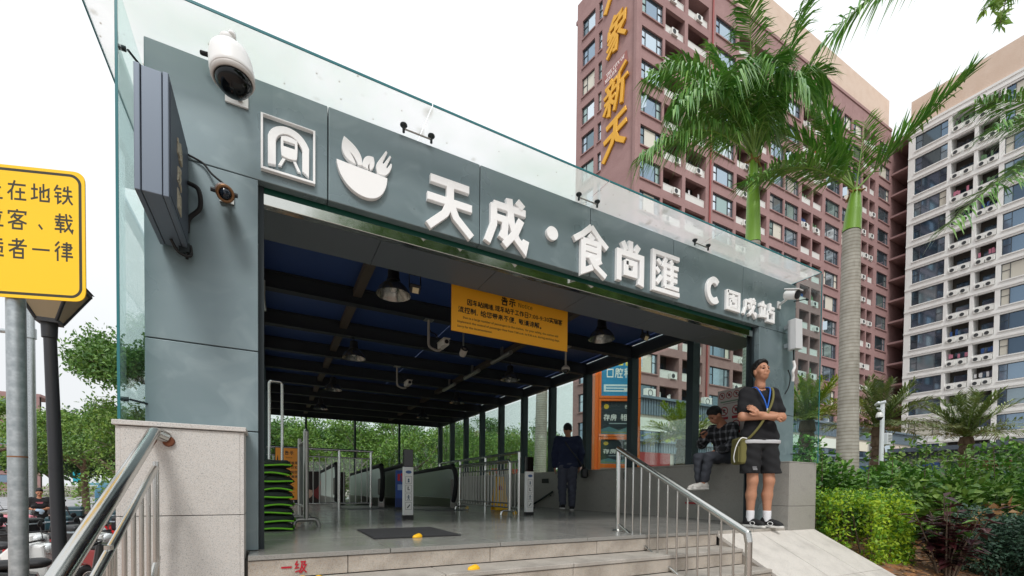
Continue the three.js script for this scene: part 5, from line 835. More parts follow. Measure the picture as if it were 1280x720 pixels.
  for (const [y0, y1] of [[6.3, 7.7], [3.2, 4.1]]) { for (let x = 24; x < 77; x += .3) mk.push(box(.2, y1 - y0, .14, x, (y0 + y1) / 2 + Y0, -27.52)); mk.push(bx(24, 77, y1 - .1, y1 + .1, 27.2, 27.6)); }
  const sl = wpart('slat_fascia', mk, slate, pod); sl.userData.kind = 'stuff';
  const cols = [0xdde4da, 0xe8e2cf, 0xc9d8e2, 0xd7c7ba, 0xcfdccb];
  for (let k = 0; k < 9; k++) {
    const x = 25 + k * 5.6; wpart('banner', bx(x, x + 4.7, 4.95, 6.0, 27.38, 27.55), std({ color: cols[k % 5], roughness: .6 }), pod);
    for (let q = 0; q < 5; q++) { const w = wpart('shop_window', bx(x + q * .95 + .04, x + q * .95 + .9, 4.14, 4.9, 27.45, 27.52), paneMatsDim[(k + q) % 4], pod); }
    const sg = wpart('signboard', bx(x, x + 4.9, 1.95, 3.15, 27.3, 27.5), std({ color: [0x8e2f2f, 0x26282c, 0x264a63, 0x26282c][k % 4], roughness: .5 }), pod);
    for (let q = 0; q < 4; q++) wpart('shop_window', bx(x + q * 1.2 + .05, x + q * 1.2 + 1.12, -1.4, 1.85, 27.4, 27.5), paneMatsDim[(k * 3 + q) % 4], pod);
    const st = k === 1 && canvasTex(512, 128, (g) => { g.fillStyle = '#26282c'; g.fillRect(0, 0, 512, 128); g.fillStyle = '#d9483a'; g.beginPath(); g.arc(70, 64, 36, 0, 7); g.fill(); drawText(g, '东福香村', 130, 24, 80, 9, '#e7e3da', 1.15); });
    if (k === 1) { const o = face('sign_print', 4.8, 1.15, st, pod, v3(x + 2.45 - 40, 2.55, .0 - .27)); }
  }
  for (const [x, y] of [[27.5, 7.7], [32.8, 7.7], [34.6, 7.7], [38.2, 7.7]]) { const a = wpart('air_conditioner', bx(x, x + 1.0, y + .12, y + .85, 27.7, 28.1), M.acMetal, pod); const f = new THREE.TorusGeometry(.25, .03, 6, 20).translate(x + .4, y + .48 + Y0, -27.69); wpart('fan', f, M.acDark, a); }
}
{
  const w = thing('apartment_block', V(76.5, SL, 29.2), 'cream apartment block with dark ribbon windows and rows of air conditioners', 'building');
  // front faces the entrance side (towards -x); local x runs towards the viewer
  const m = new THREE.Matrix4().makeBasis(new THREE.Vector3(0, 0, 1), UP, new THREE.Vector3(-1, 0, 0)), fl = [...Array(15)].map((_, k) => 26.35 + (k - 7) * FH + Y0), z = (t, a, b) => [t, 29.2 - a, 29.2 - b];
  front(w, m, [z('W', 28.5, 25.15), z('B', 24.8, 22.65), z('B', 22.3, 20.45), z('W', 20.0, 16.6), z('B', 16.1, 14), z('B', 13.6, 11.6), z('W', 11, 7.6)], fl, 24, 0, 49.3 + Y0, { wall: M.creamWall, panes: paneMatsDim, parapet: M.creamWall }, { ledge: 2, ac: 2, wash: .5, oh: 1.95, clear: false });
  wpart('roof_block', bx(76.7, 90, 49.3, 53.2, 6, 29.1), M.beige, w); wpart('roof_slab', bx(76.4, 90, 49.0, 49.298, 5, 29.25), M.creamWall, w);
  wpart('end_wall', bx(76.9, 90, SL, 49, 29.0, 29.19), M.creamWall, w);
  const d = thing('recessed_stair_tower', V(78, SL, 30.3), 'red recessed tower with ledges between the red and cream blocks', 'building');
  wpart('wall', bx(84, 84.4, SL, 49, 29.25, 40), M.redWall, d); wpart('return_wall', bx(77.02, 84, SL, 49, 31.36, 31.7), M.redWall, d); for (let k = 0; k < 15; k++) wpart('ledge', bx(77.1, 84, 3.2 + k * FH, 3.45 + k * FH, 29.25, 31.34), M.redWall, d); wpart('crown', bx(77.1, 84, 49, 49.5, 29.25, 40), M.redWall, d);
  const p = thing('shop_row', V(72, SL, 16), 'low dark slate roofed shops at the foot of the cream block', 'shops'), slate = std({ color: 0x4d5661, roughness: .6 });
  wpart('body', bx(70, 76.3, SL, 5.2, -2, 29), std({ color: 0xb0aca4, roughness: .85 }), p); wpart('canopy_roof', bx(68.2, 70, 5.0, 5.5, -2, 29), slate, p); const mk = []; for (let q = -2; q < 29; q += .35) mk.push(box(.14, .9, .22, 69.9, 4.5 + Y0, -q)); const ss = wpart('slat_fascia', mk, slate, p); ss.userData.kind = 'stuff';
  for (let k = 0; k < 10; k++) { wpart('shop_window', bx(69.85, 69.98, -1.2, 3.6, -1.6 + k * 3.05, 1 + k * 3.05), paneMatsDim[k % 4], p); wpart('signboard', bx(69.7, 69.84, 2.7, 3.7, -1.5 + k * 3.05, .9 + k * 3.05), std({ color: [0x3f5f9a, 0xb9b4a6, 0x7a2f2f, 0x2f4a3c][k % 4], roughness: .5 }), p); }
}
// ---------- orange sign tower seen through the glass ----------
{
  const b = thing('sign_tower', V(9.4, SL, 11.2), 'orange sign tower with a blue board and two dark boards', 'sign');
  const or = std({ color: 0xe8701c, roughness: .5 }), turn = -.5, R = (g) => g.rotateY(turn), H = 6.4;
  mesh('body', R(box(1.45, H, .5, .35, H / 2, -.3, .02)), or, b);
  const bl = canvasTex(512, 512, (g) => { g.fillStyle = '#2f8fc0'; g.fillRect(0, 0, 512, 512); drawText(g, '五福香', 70, 60, 110, 13, '#f0e03c', 1.12); drawText(g, '口腔科', 70, 200, 110, 13, '#f6f6ee', 1.12); g.fillStyle = '#dfeef2'; g.fillRect(40, 380, 400, 80); g.fillStyle = '#2f8fc0'; g.fillRect(70, 400, 330, 14); g.fillRect(70, 428, 250, 14); g.beginPath(); g.fillStyle = '#dfeef2'; g.moveTo(440, 360); g.lineTo(500, 420); g.lineTo(440, 480); g.fill(); });
  const dk = (s) => canvasTex(512, 448, (g) => { g.fillStyle = '#26343e'; g.fillRect(0, 0, 512, 448); g.fillStyle = '#d8b93a'; g.beginPath(); g.arc(80, 70, 34, 0, 7); g.fill(); drawText(g, '告示', 330, 44, 50, 7, '#cfd6da'); drawText(g, '存房 租房 托', 40, 170, 92, 12, '#eef0ee', 1.04); g.fillStyle = '#9fb0b8'; g.fillRect(120, 290, 260, 14); g.fillStyle = '#54808a'; g.beginPath(); g.moveTo(0, 448); g.lineTo(0, 380); g.lineTo(120, 340); g.lineTo(260, 390); g.lineTo(400, 330); g.lineTo(512, 380); g.lineTo(512, 448); g.fill(); g.fillStyle = '#7d8a3a'; g.fillRect(0, 410, 512, 12); });
  const rd = canvasTex(512, 128, (g) => { g.fillStyle = '#ece6e2'; g.fillRect(0, 0, 512, 128); drawText(g, '广告', 50, 20, 90, 11, '#b32b2b', 1.2); g.fillStyle = '#b32b2b'; g.fillRect(280, 30, 190, 20); g.fillRect(280, 70, 150, 20); });
  for (const [y0, y1, t] of [[4.72, 6.2, bl], [3.5, 4.56, dk(0)], [2.56, 3.34, dk(1)], [2.1, 2.44, rd]]) {
    const f = mesh('board_frame', [R(box(1.32, .07, .1, .4, y0 - .035, .0)), R(box(1.32, .07, .1, .4, y1 + .035, 0)), R(box(.07, y1 - y0, .1, -.225, (y0 + y1) / 2, 0)), R(box(.07, y1 - y0, .1, 1.025, (y0 + y1) / 2, 0))], or, b);
    const g = prep(new THREE.PlaneGeometry(1.18, y1 - y0)); g.translate(.4, (y0 + y1) / 2, -.035); R(g); const o = new THREE.Mesh(g, std({ map: t, roughness: .45 })); o.name = 'board'; f.add(o);
  }
}
// ---------- vegetation ----------
const leafMats = {};
function leafMat(name, a, b, o = {}) { return leafMats[name] || (leafMats[name] = { mat: phy({ vertexColors: true, roughness: .55, transmission: .34, thickness: 0, ...o }), a: new THREE.Color(a), b: new THREE.Color(b) }); }
class Leaves {                                       // folded kite-shaped leaves and strap leaflets in one crown
  constructor() { this.p = []; this.c = []; }
  col(k, n, m) { const t = rnd(), v = rnd(.82, 1.15), c = m.a.clone().lerp(m.b, t); for (let i = 0; i < n; i++) this.c.push(c.r * v, c.g * v, c.b * v); }
  kite(x, y, z, d, n, len, wid, m) {                 // d direction of the leaf, n the way its face looks
    const sx = d.y * n.z - d.z * n.y, sy = d.z * n.x - d.x * n.z, sz = d.x * n.y - d.y * n.x, l = Math.hypot(sx, sy, sz) || 1, w = wid / 2 / l, q = len * .45, f = wid * .22;
    const A = [x, y, z], T = [x + d.x * len, y + d.y * len, z + d.z * len], L = [x + d.x * q + sx * w + n.x * f, y + d.y * q + sy * w + n.y * f, z + d.z * q + sz * w + n.z * f], R = [x + d.x * q - sx * w + n.x * f, y + d.y * q - sy * w + n.y * f, z + d.z * q - sz * w + n.z * f];
    this.p.push(...A, ...L, ...T, ...A, ...T, ...R); this.col(0, 6, m);
  }
  strap(a, d, droop, len, wid, m) {
    const up = Math.abs(d.y) > .9 ? v3(1, 0, 0) : UP, s = new THREE.Vector3().crossVectors(d, up).normalize().multiplyScalar(wid / 2), b = a.clone().addScaledVector(d, len * .5).add(v3(0, -droop * len * .12, 0)), t = a.clone().addScaledVector(d, len * .85).add(v3(0, -droop * len * .55, 0));
    const P = (v, k) => [v.x + s.x * k, v.y + s.y * k, v.z + s.z * k];
    this.p.push(...P(a, .5), ...P(a, -.5), ...P(b, 1), ...P(a, -.5), ...P(b, -1), ...P(b, 1), ...P(b, 1), ...P(b, -1), t.x, t.y, t.z); this.col(0, 9, m);
  }
  build(name, m, parent, off) { const g = new THREE.BufferGeometry(); if (off) for (let i = 0; i < this.p.length; i += 3) { this.p[i] -= off.x; this.p[i + 1] -= off.y; this.p[i + 2] -= off.z; } g.setAttribute('position', new THREE.BufferAttribute(new Float32Array(this.p), 3)); g.setAttribute('color', new THREE.BufferAttribute(new Float32Array(this.c), 3)); g.computeVertexNormals(); const o = new THREE.Mesh(g, m.mat); o.name = name; o.castShadow = o.receiveShadow = true; parent.add(o); return o; }
}
const rdir = (k = 0) => { for (;;) { const v = v3(rnd(-1, 1), rnd(-1, 1), rnd(-1, 1)); const l = v.length(); if (l > .05 && l < 1) return v.multiplyScalar(1 / l).add(v3(0, k, 0)).normalize(); } };
const GREEN = leafMat('tree', 0x729a3e, 0x41702a), LIGHT = leafMat('light', 0x92b04c, 0x5d8a34), DARKG = leafMat('dark', 0x38602e, 0x1d3f1c), FROND = leafMat('frond', 0x8cb858, 0x4a8834, { roughness: .42 }), YOUNG = leafMat('young', 0x86c22c, 0x5a9a24), DATE = leafMat('date', 0xc2cc3c, 0x7fa030), DATEG = leafMat('dateg', 0x9aa660, 0x66844a), HEDGE = leafMat('hedge', 0xb9cf1e, 0x5f9a1c), SHRUB = leafMat('shrub', 0x7aa83a, 0x3a7228), CROTON = leafMat('croton', 0x5c2a2c, 0x2e1420, { roughness: .4 }), BLUEG = leafMat('blueg', 0x4f7458, 0x24493a), DRY = leafMat('dry', 0xc99a62, 0x9a6a3c);
const bark = std({ roughness: .95, map: tex(256, (u, v) => mix(rgb(74, 60, 50), rgb(134, 118, 102), fbm(u * 1, v * .35, 14, 4, 401)), true, 1.2) }), paleBark = std({ roughness: .9, map: tex(256, (u, v) => mix(rgb(118, 112, 102), rgb(176, 170, 160), fbm(u, v, 8, 4, 403)), true, 1.2) });
function grow(out, tips, p, d, len, r, depth, spread, up) {
  const b = p.clone().addScaledVector(d, len * .5).add(rdir().multiplyScalar(len * .05)), e = b.clone().addScaledVector(d.clone().add(rdir().multiplyScalar(.25)).normalize(), len * .5);
  out.push(rod(p, b, r, r * .85, 7, true), rod(b, e, r * .85, r * .66, 7, true)); if (depth <= 1) tips.push([b.clone().lerp(e, .4), .8]);
  if (!depth) { tips.push([e, 1]); return; }
  const n = 2 + (rnd() < .6 ? 1 : 0); for (let i = 0; i < n; i++) { const q = d.clone().add(rdir().multiplyScalar(spread)).add(v3(0, up, 0)).normalize(); grow(out, tips, e, q, len * rnd(.62, .84), r * .62, depth - 1, spread, up); }
}
function makeTree(name, label, group, o) {
  const t = thing(name, o.pos, label, 'tree', group), wood = [], tips = [], H = o.trunk; seed = o.seed;
  const top = v3(rnd(-.12, .12) * H, H, rnd(-.12, .12) * H), mid = top.clone().multiplyScalar(.5).add(v3(rnd(-.04, .04) * H, 0, rnd(-.04, .04) * H));
  wood.push(rod(v3(0, -.05, 0), mid, o.r * 1.15, o.r, 10, true), rod(mid, top, o.r, o.r * .85, 10, true));
  for (let i = 0; i < o.limbs; i++) { const a = i / o.limbs * 6.283 + rnd(1), d = v3(Math.cos(a) * o.wide, rnd(.5, 1.1), Math.sin(a) * o.wide).normalize(); grow(wood, tips, top.clone().lerp(mid, rnd(.25)), d, o.len * rnd(.8, 1.15), o.r * .55, o.depth, .75, .1); }
  mesh('trunk', wood, o.bark || bark, t);
  const L = new Leaves(); for (const [c, k] of tips) for (let i = 0; i < o.n * k; i++) { const q = rdir(), rr = o.clump * Math.cbrt(rnd()) * k, d = rdir(-.15); L.kite(c.x + q.x * rr, c.y + q.y * rr * .75, c.z + q.z * rr, d, rdir(.8), o.leaf * rnd(.7, 1.25), o.leaf * rnd(.4, .6), o.mat || GREEN); }
  L.build('crown', o.mat || GREEN, t); return t;
}
// street trees on the left
makeTree('street_tree', 'rounded green street tree rising over the parked motorbikes', null, { pos: V(-7.3, SL, 26.5), trunk: 2.6, r: .13, limbs: 5, wide: .75, len: 1.0, depth: 3, n: 75, clump: .5, leaf: .13, seed: 11, mat: LIGHT });
makeTree('street_tree', 'green street tree partly behind the yellow sign and its pole', null, { pos: V(-13.0, SL, 33), trunk: 3.2, r: .18, limbs: 5, wide: 1, len: 1.35, depth: 3, n: 80, clump: .65, leaf: .17, seed: 23, mat: LIGHT });
const bigTree = makeTree('street_tree', 'tall dark leaved tree seen through the glass fin beside the pillar', null, { pos: V(-2.75, SL, 18.6), trunk: 4.4, r: .16, limbs: 6, wide: .42, len: 1.15, depth: 3, n: 95, clump: .55, leaf: .14, seed: 37, mat: GREEN });
// woods behind the hall
const rear = [[-2.6, 20.5, 41, 0], [.3, 22.5, 43, 1], [2.4, 20.4, 47, 0], [4.4, 24, 53, 1], [6.6, 21, 59, 0], [8.2, 26, 61, 1], [9.6, 18.4, 67, 0], [11.8, 22.4, 71, 1], [1.6, 28, 73, 0], [-5.4, 25, 79, 1], [6.2, 31, 83, 0], [12.4, 29, 89, 1]];
const rl = ['slender pale trunked tree behind the rear glass left of the guard railing', 'spreading tree with low forked limbs behind the rear glass', 'leafy tree behind the rear glass above the pale green escalator', 'tall tree behind the rear glass above the blue board', 'leafy tree behind the rear corner of the glass hall', 'tree far behind the rear corner of the glass hall', 'tree outside the long glass wall near the far columns', 'tree beyond the long glass wall behind the palm trunk', 'tree deep in the wood behind the rear glass', 'tree at the edge of the wood beyond the pipe frame', 'tree deep in the wood behind the rear corner column', 'tree far beyond the long glass wall in the wood'];
rear.forEach(([x, z, s, k], i) => makeTree('woodland_tree', rl[i], 'trees behind the glass hall', { pos: V(x, SL, z), trunk: k ? 2.2 : 1.6, r: k ? .2 : .16, limbs: 5, wide: .95, len: 1.35, depth: 3, n: 62, clump: .6, leaf: .13, seed: s, mat: k ? GREEN : LIGHT, bark: k ? bark : paleBark }));
// low growth behind the hall, and far greenery beyond the road
function bush(name, label, pos, rx, ry, rz, n, leaf, m, group, stems = true, cat = 'shrub') {
  const t = thing(name, pos, label, cat, group), L = new Leaves(), lumps = []; for (let i = 0; i < 9; i++) lumps.push([rnd(-.62, .62) * rx, ry * rnd(.35, .8), rnd(-.62, .62) * rz, rnd(.34, .55)]);
  for (let i = 0; i < n; i++) { const q = rdir(), k = lumps[i % 9], rr = .55 + .45 * Math.sqrt(rnd()); let y = k[1] + q.y * ry * k[3] * rr; if (y < .02) y = rnd(.02, .2) * ry; L.kite(k[0] + q.x * rx * k[3] * rr, y, k[2] + q.z * rz * k[3] * rr, v3(q.x + rnd(-.8, .8), q.y * .6 + rnd(-.6, .5), q.z + rnd(-.8, .8)).normalize(), v3(q.x * .6 + rnd(-.5, .5), .8, q.z * .6 + rnd(-.5, .5)).normalize(), leaf * rnd(.65, 1.3), leaf * rnd(.45, .7), m); }
  L.build('foliage', m, t); if (stems) mesh('stems', [...Array(7)].map((_, i) => { const k = lumps[i]; return rod(v3(rnd(-.15, .15) * rx, -.08, rnd(-.15, .15) * rz), v3(k[0], k[1], k[2]), .012, .005, 5, true); }), bark, t); return t;
}
seed = 501;
for (let i = 0; i < 8; i++) bush('understorey_shrub', 'mid green shrub growing under the trees behind the rear glass', V(-4 + i * 1.9, SL, 18.6 + (i % 3) * 1.1), 1.6, 2.3 + (i % 2) * .6, 1.0, 1900, .11, i % 3 ? GREEN : LIGHT, 'shrubs under the trees behind the hall');
for (let i = 0; i < 12; i++) makeTree('roadside_tree', 'rounded tree beyond the road in the distance', 'distant trees beyond the road', { pos: V(-64 + i * 6.3, SL, 92 + (i % 3) * 5), trunk: 2.6, r: .25, limbs: 5, wide: 1, len: 2.6, depth: 2, n: 100, clump: 1.5, leaf: .5, seed: 601 + i, mat: i % 2 ? GREEN : LIGHT });
seed = 776; bush('low_plant', 'low green plant at the foot of the thick railing', V(-1.15, SL, 4.2), .4, .75, .9, 900, .09, LIGHT, null, true, 'plant');
seed = 777; for (let i = 0; i < 10; i++) bush('roadside_hedge', 'low clipped hedge along the far side of the road', V(-66 + i * 7, SL, 86.5), 3.7, 1.6, 1, 500, .35, LIGHT, 'hedges beyond the road', false, 'hedge');
// street trees across the forecourt, mirrored in steel and panels
for (let i = 0; i < 5; i++) makeTree('forecourt_tree', 'broad street tree across the forecourt facing the entrance', 'trees facing the entrance', { pos: V(9 + i * 4.4, SL, -9.5 - (i % 2) * 1.5), trunk: 4.5, r: .3, limbs: 6, wide: .8, len: 3.4, depth: 2, n: 230, clump: 1.7, leaf: .4, seed: 701 + i });
for (let i = 0; i < 5; i++) makeTree('woodland_tree', 'dense tree forming the back of the wood behind the hall', 'dense trees at the back of the wood', { pos: V(-7 + i * 6.2, SL, 36 + (i % 3) * 3), trunk: 1.5, r: .25, limbs: 6, wide: 1, len: 2.2, depth: 2, n: 260, clump: 1.5, leaf: .3, seed: 741 + i, mat: i % 2 ? GREEN : DARKG });

// ---------- palms ----------
function frond(t, p0, p1, p2, o) {                   // p0 base, p1 bend, p2 tip in world coordinates
  const c = new THREE.QuadraticBezierCurve3(p0, p1, p2), L = new Leaves(), n = o.n || 74, off = t.position, m = o.mat || FROND;
  for (let i = 0; i < n; i++) {
    const k = (o.from ?? .16) + (1 - (o.from ?? .16)) * (i + rnd(.5)) / n, a = c.getPoint(k), tg = c.getTangent(k), s = new THREE.Vector3().crossVectors(tg, UP).normalize(), u = new THREE.Vector3().crossVectors(s, tg).normalize(), len = o.len * (.45 + .55 * Math.sin(Math.PI * Math.min(1, .18 + k * .74))) * rnd(.85, 1.1);
    for (const sg of [-1, 1]) { const d = s.clone().multiplyScalar(sg * rnd(.65, 1)).addScaledVector(tg, .35 + k * .6).addScaledVector(u, rnd(-.25, o.lift ?? .45)).normalize(); L.strap(a, d, rnd(.4, 1.25) * (o.droop ?? 1), len, o.wid || .032, m); }
  }
  const g = L.build('frond', m, t, off), rib = []; for (let i = 0; i < 12; i++) rib.push(rod(c.getPoint(i / 12).sub(off), c.getPoint((i + 1) / 12).sub(off), (o.rib || .022) * (1 - i / 13), (o.rib || .022) * (1 - (i + 1) / 13), 6, true)); mesh('rachis', rib, o.ribMat || ribMat, g); return g;
}
const ribMat = std({ color: 0x7d9a48, roughness: .5 }), shaft = std({ color: 0x7ea83c, roughness: .4 }), palmBark = std({ roughness: .9, map: tex(512, (u, v) => { const r = Math.pow(Math.abs(Math.sin(v * 3.14159 * 26 + fbm(u, v, 6, 3, 5) * 2)), 6), a = fbm(u * 2, v, 12, 5, 421), s = fbm(u, v * .3, 40, 2, 427); return mix(mix(rgb(196, 191, 182), rgb(150, 144, 134), a * .8 + s * .3 - .1), rgb(98, 90, 80), (1 - r) * 0 + r * .35); }, true, .55) });
const bez = (a, b, lift) => a.clone().lerp(b, .48).add(v3(0, lift, 0));
function royalPalm(label, base, mid, crown, tips, o = {}) {
  const t = thing('royal_palm', base.clone(), label, 'palm', 'royal palms beside the entrance'), R = o.r || .19; seed = o.seed;
  const ax = new THREE.Vector3().subVectors(mid, base), n = 10, g = []; for (let i = 0; i < n; i++) g.push(rod(ax.clone().multiplyScalar(i / n), ax.clone().multiplyScalar((i + 1) / n), R * (1.05 - .025 * i + .03 * Math.sin(i)), R * (1.05 - .025 * (i + 1) + .03 * Math.sin(i + 1)), 18, true)); mesh('trunk', g, palmBark, t);
  const m0 = mid.clone().sub(base), c0 = crown.clone().sub(base); mesh('crownshaft', [rod(m0, m0.clone().lerp(c0, .5), R * .84, R * .72, 16, true), rod(m0.clone().lerp(c0, .5), c0, R * .72, R * .42, 16, true)], shaft, t);
  mesh('dry_sheath', [...Array(9)].map((_, i) => { const a = i * .7, p = c0.clone().add(v3(Math.cos(a) * R * .4, -.05, Math.sin(a) * R * .4)); return rod(p, p.clone().add(v3(Math.cos(a) * .09, rnd(-.16, .1), Math.sin(a) * .09)), .03, .008, 5); }), std({ color: 0x8a6c3e, roughness: .9 }), t);
  for (const [x, y, z, lift, opt] of tips) { const e = V(x, y, z), b = crown.clone().add(v3(rnd(-.04, .04), 0, rnd(-.04, .04))); frond(t, b, bez(b, e, lift), e, { len: .72, n: 84, wid: .034, ...opt }); }
  return t;
}
royalPalm('royal palm behind the glass awning with heavy drooping fronds', V(8.5, bedH(8.5, 5.72), 5.72), V(8.53, 5.0, 5.75), V(8.546, 6.72, 5.79), [[6.05, 6.25, 6.3, 1.0, { droop: 1.4 }], [6.4, 8.0, 6.5, 1.3, { droop: 1.5 }], [7.3, 8.9, 6.9, 1.2, { droop: 1.3 }], [10.0, 10.6, 5.45, .5, {}], [9.6, 8.2, 5.0, 1.2, { droop: 1.5 }], [6.4, 6.9, 5.9, 1.3, { droop: 1.6 }], [8.6, 9.9, 6.9, .5, {}], [7.9, 7.6, 4.9, 1.5, { droop: 1.6 }], [7.0, 7.2, 5.2, 1.5, { droop: 1.6 }], [9.3, 9.2, 6.6, .8, {}], [8.2, 8.0, 7.4, 1.2, { droop: 1.3 }], [7.7, 9.2, 5.4, .9, { droop: 1.2 }], [6.9, 7.6, 6.3, 1.4, { droop: 1.7 }], [8.5, 7.2, 4.7, 1.6, { droop: 1.8 }], [9.3, 7.6, 6.0, 1.6, { droop: 1.8 }], [7.6, 7.9, 6.6, 1.5, { droop: 1.6 }]], { seed: 901, r: .17 });
royalPalm('royal palm with bare ringed trunk rising from the shrubs', V(10.2, bedH(10.2, 4.75), 4.75), V(10.281, 5.25, 4.82), V(10.366, 6.1, 4.8), [[7.75, 5.75, 5.4, .75, { droop: .5, lift: .6 }], [8.5, 6.2, 5.6, .8, { droop: .6 }], [9.9, 8.3, 5.4, .3, { droop: .7 }], [10.4, 8.2, 5.6, .2, { droop: .8 }], [11.1, 7.9, 5.0, -.1, { mat: YOUNG, droop: .4, lift: .7, n: 50 }], [11.85, 8.1, 3.6, .05, { droop: .2, lift: .8, n: 90 }], [9.3, 7.6, 5.9, .5, { droop: .7 }]], { seed: 911, r: .19 });
royalPalm('royal palm beyond the shrubs whose fronds reach over the cream block', V(13.2, bedH(13, 2.1), 2.1), V(13.35, 5.2, 2.08), V(13.39, 6.3, 2.06), [[9.6, 4.3, 3.15, .9, { droop: .8 }], [10.4, 6.0, 2.9, .7, { droop: .9 }], [11.1, 7.0, 3.3, .6, {}], [10.2, 4.9, 2.6, .9, {}], [14.5, 8.2, 2.6, .6, {}], [15.5, 7, 1.4, .8, {}], [13, 8.5, 1, .5, {}], [15.6, 5.6, 3, .9, {}], [12.4, 5.4, .2, .9, {}]], { seed: 921, r: .19 });
royalPalm('royal palm standing close by whose long frond hangs across the sky', V(10.6, bedH(10.6, 1.4), 1.4), V(10.6, 7.2, 1.42), V(10.6, 8.6, 1.44), [[7.55, 7.0, 4.0, 1.2, { droop: 1.1 }], [8.6, 10.4, 3.2, .8, {}], [9.2, 11, .2, .9, {}], [12.8, 10.2, 1.0, .9, {}], [12, 9.4, 3.2, .9, {}], [11.4, 11, 1.8, .4, {}]], { seed: 931, r: .18 });
function datePalm(label, x, z, h, y0, m, R, s) {
  const b = V(x, y0, z), t = thing('date_palm', b.clone(), label, 'palm', 'small date palms in front of the blocks'); seed = s; const g = []; for (let i = 0; i < 8; i++) g.push(lathe([[.14, i * h / 8], [.19, i * h / 8 + h * .02], [.15, (i + 1) * h / 8]], 10)); mesh('trunk', g, bark, t);
  const c = b.clone().add(v3(0, h, 0)); for (let i = 0; i < 44; i++) { const a = i * 2.4, el = -.15 + 1.6 * rnd(), rr = R * rnd(.85, 1.1), e = c.clone().add(v3(Math.cos(a) * rr * Math.cos(el), rr * Math.sin(el) * .9, Math.sin(a) * rr * Math.cos(el))); frond(t, c.clone(), bez(c, e, .16 * R), e, { len: .3 * R / 1.2, n: 40, wid: .028, from: .08, droop: .35, mat: m, rib: .012, lift: .5 }); }
}
datePalm('yellow green date palm seen between the pillar and the ringed trunk', 11.6, 6.3, 2.3, -.55, DATE, 1.15, 951); datePalm('grey green date palm behind the white camera pole', 15.5, 6.45, 2.3, -.4, DATEG, 1.5, 953); datePalm('dusty date palm before the cream block', 17.8, 5.25, 2.0, -.35, DATEG, 1.55, 957); datePalm('bright date palm showing through the glass beside the prohibition board', 9.9, 8.6, 1.9, -.5, DATE, 1.2, 959);
datePalm('date palm half hidden behind the royal palm near the shops', 13.6, 9.5, 2.3, -.6, DATE, 1.3, 961);

// ---------- hedge and shrubs beside the slab ----------
{
  seed = 1201; const t = thing('clipped_hedge', V(6.6, -.8, 2.9), 'bright yellow green clipped hedge beside the sloping granite slab', 'hedge'), L = new Leaves(), off = t.position;
  const poly = [[5.74, 3.5], [5.76, 2.62], [6.0, 2.42], [6.35, 2.3], [6.75, 2.42], [7.4, 2.7], [7.7, 3.2], [6.8, 4.0]], inside = (x, z) => { let c = false; for (let i = 0, j = poly.length - 1; i < poly.length; j = i++) { const [a, b] = poly[i], [d, e] = poly[j]; if ((b > z) !== (e > z) && x < (d - a) * (z - b) / (e - b) + a) c = !c; } return c; }, edge = (x, z) => { let m = 9; poly.forEach(([a, b], i) => { const [d, e] = poly[(i + 1) % poly.length], ux = d - a, uz = e - b, k = Math.max(0, Math.min(1, ((x - a) * ux + (z - b) * uz) / (ux * ux + uz * uz))); m = Math.min(m, Math.hypot(x - a - ux * k, z - b - uz * k)); }); return m; };
  let n = 0; while (n < 21000) { const x = rnd(5.6, 7.85), z = rnd(1.95, 4.1); const lump = .13 * Math.sin(x * 7 + z * 5) + .09 * Math.sin(z * 13 - x * 4); if (!inside(x + lump * .5, z + lump * .5)) continue; const e = edge(x, z), top = -.03 + .05 * Math.sin(x * 5.3) * Math.sin(z * 4.1) + .05 * Math.sin(x * 17 + z * 9) * Math.sin(z * 15) + rnd(-.04, .05) - .1 * Math.max(0, .12 - e) / .12, y = rnd(-.86, top); if (e > .16 && y < top - .14) continue; if (rnd() < .12 && e < .1) continue; n++; L.kite(...V(x, y, z).toArray(), rdir(.15), rdir(.7), rnd(.03, .06), rnd(.02, .036), (Math.sin(x * 3.1 + z * 4.7) + rnd(-1, 1)) < .75 ? HEDGE : SHRUB); }
  L.build('foliage', HEDGE, t, off); const st = []; for (let i = 0; i < 26; i++) { const x = rnd(5.9, 7.3), z = rnd(2.3, 3.6); if (inside(x, z)) st.push(rod(V(x, bedH(x, z) - .1, z).sub(off), V(x + rnd(-.15, .15), -.2, z + rnd(-.15, .15)).sub(off), .012, .006, 5)); } mesh('stems', st, bark, t);
}
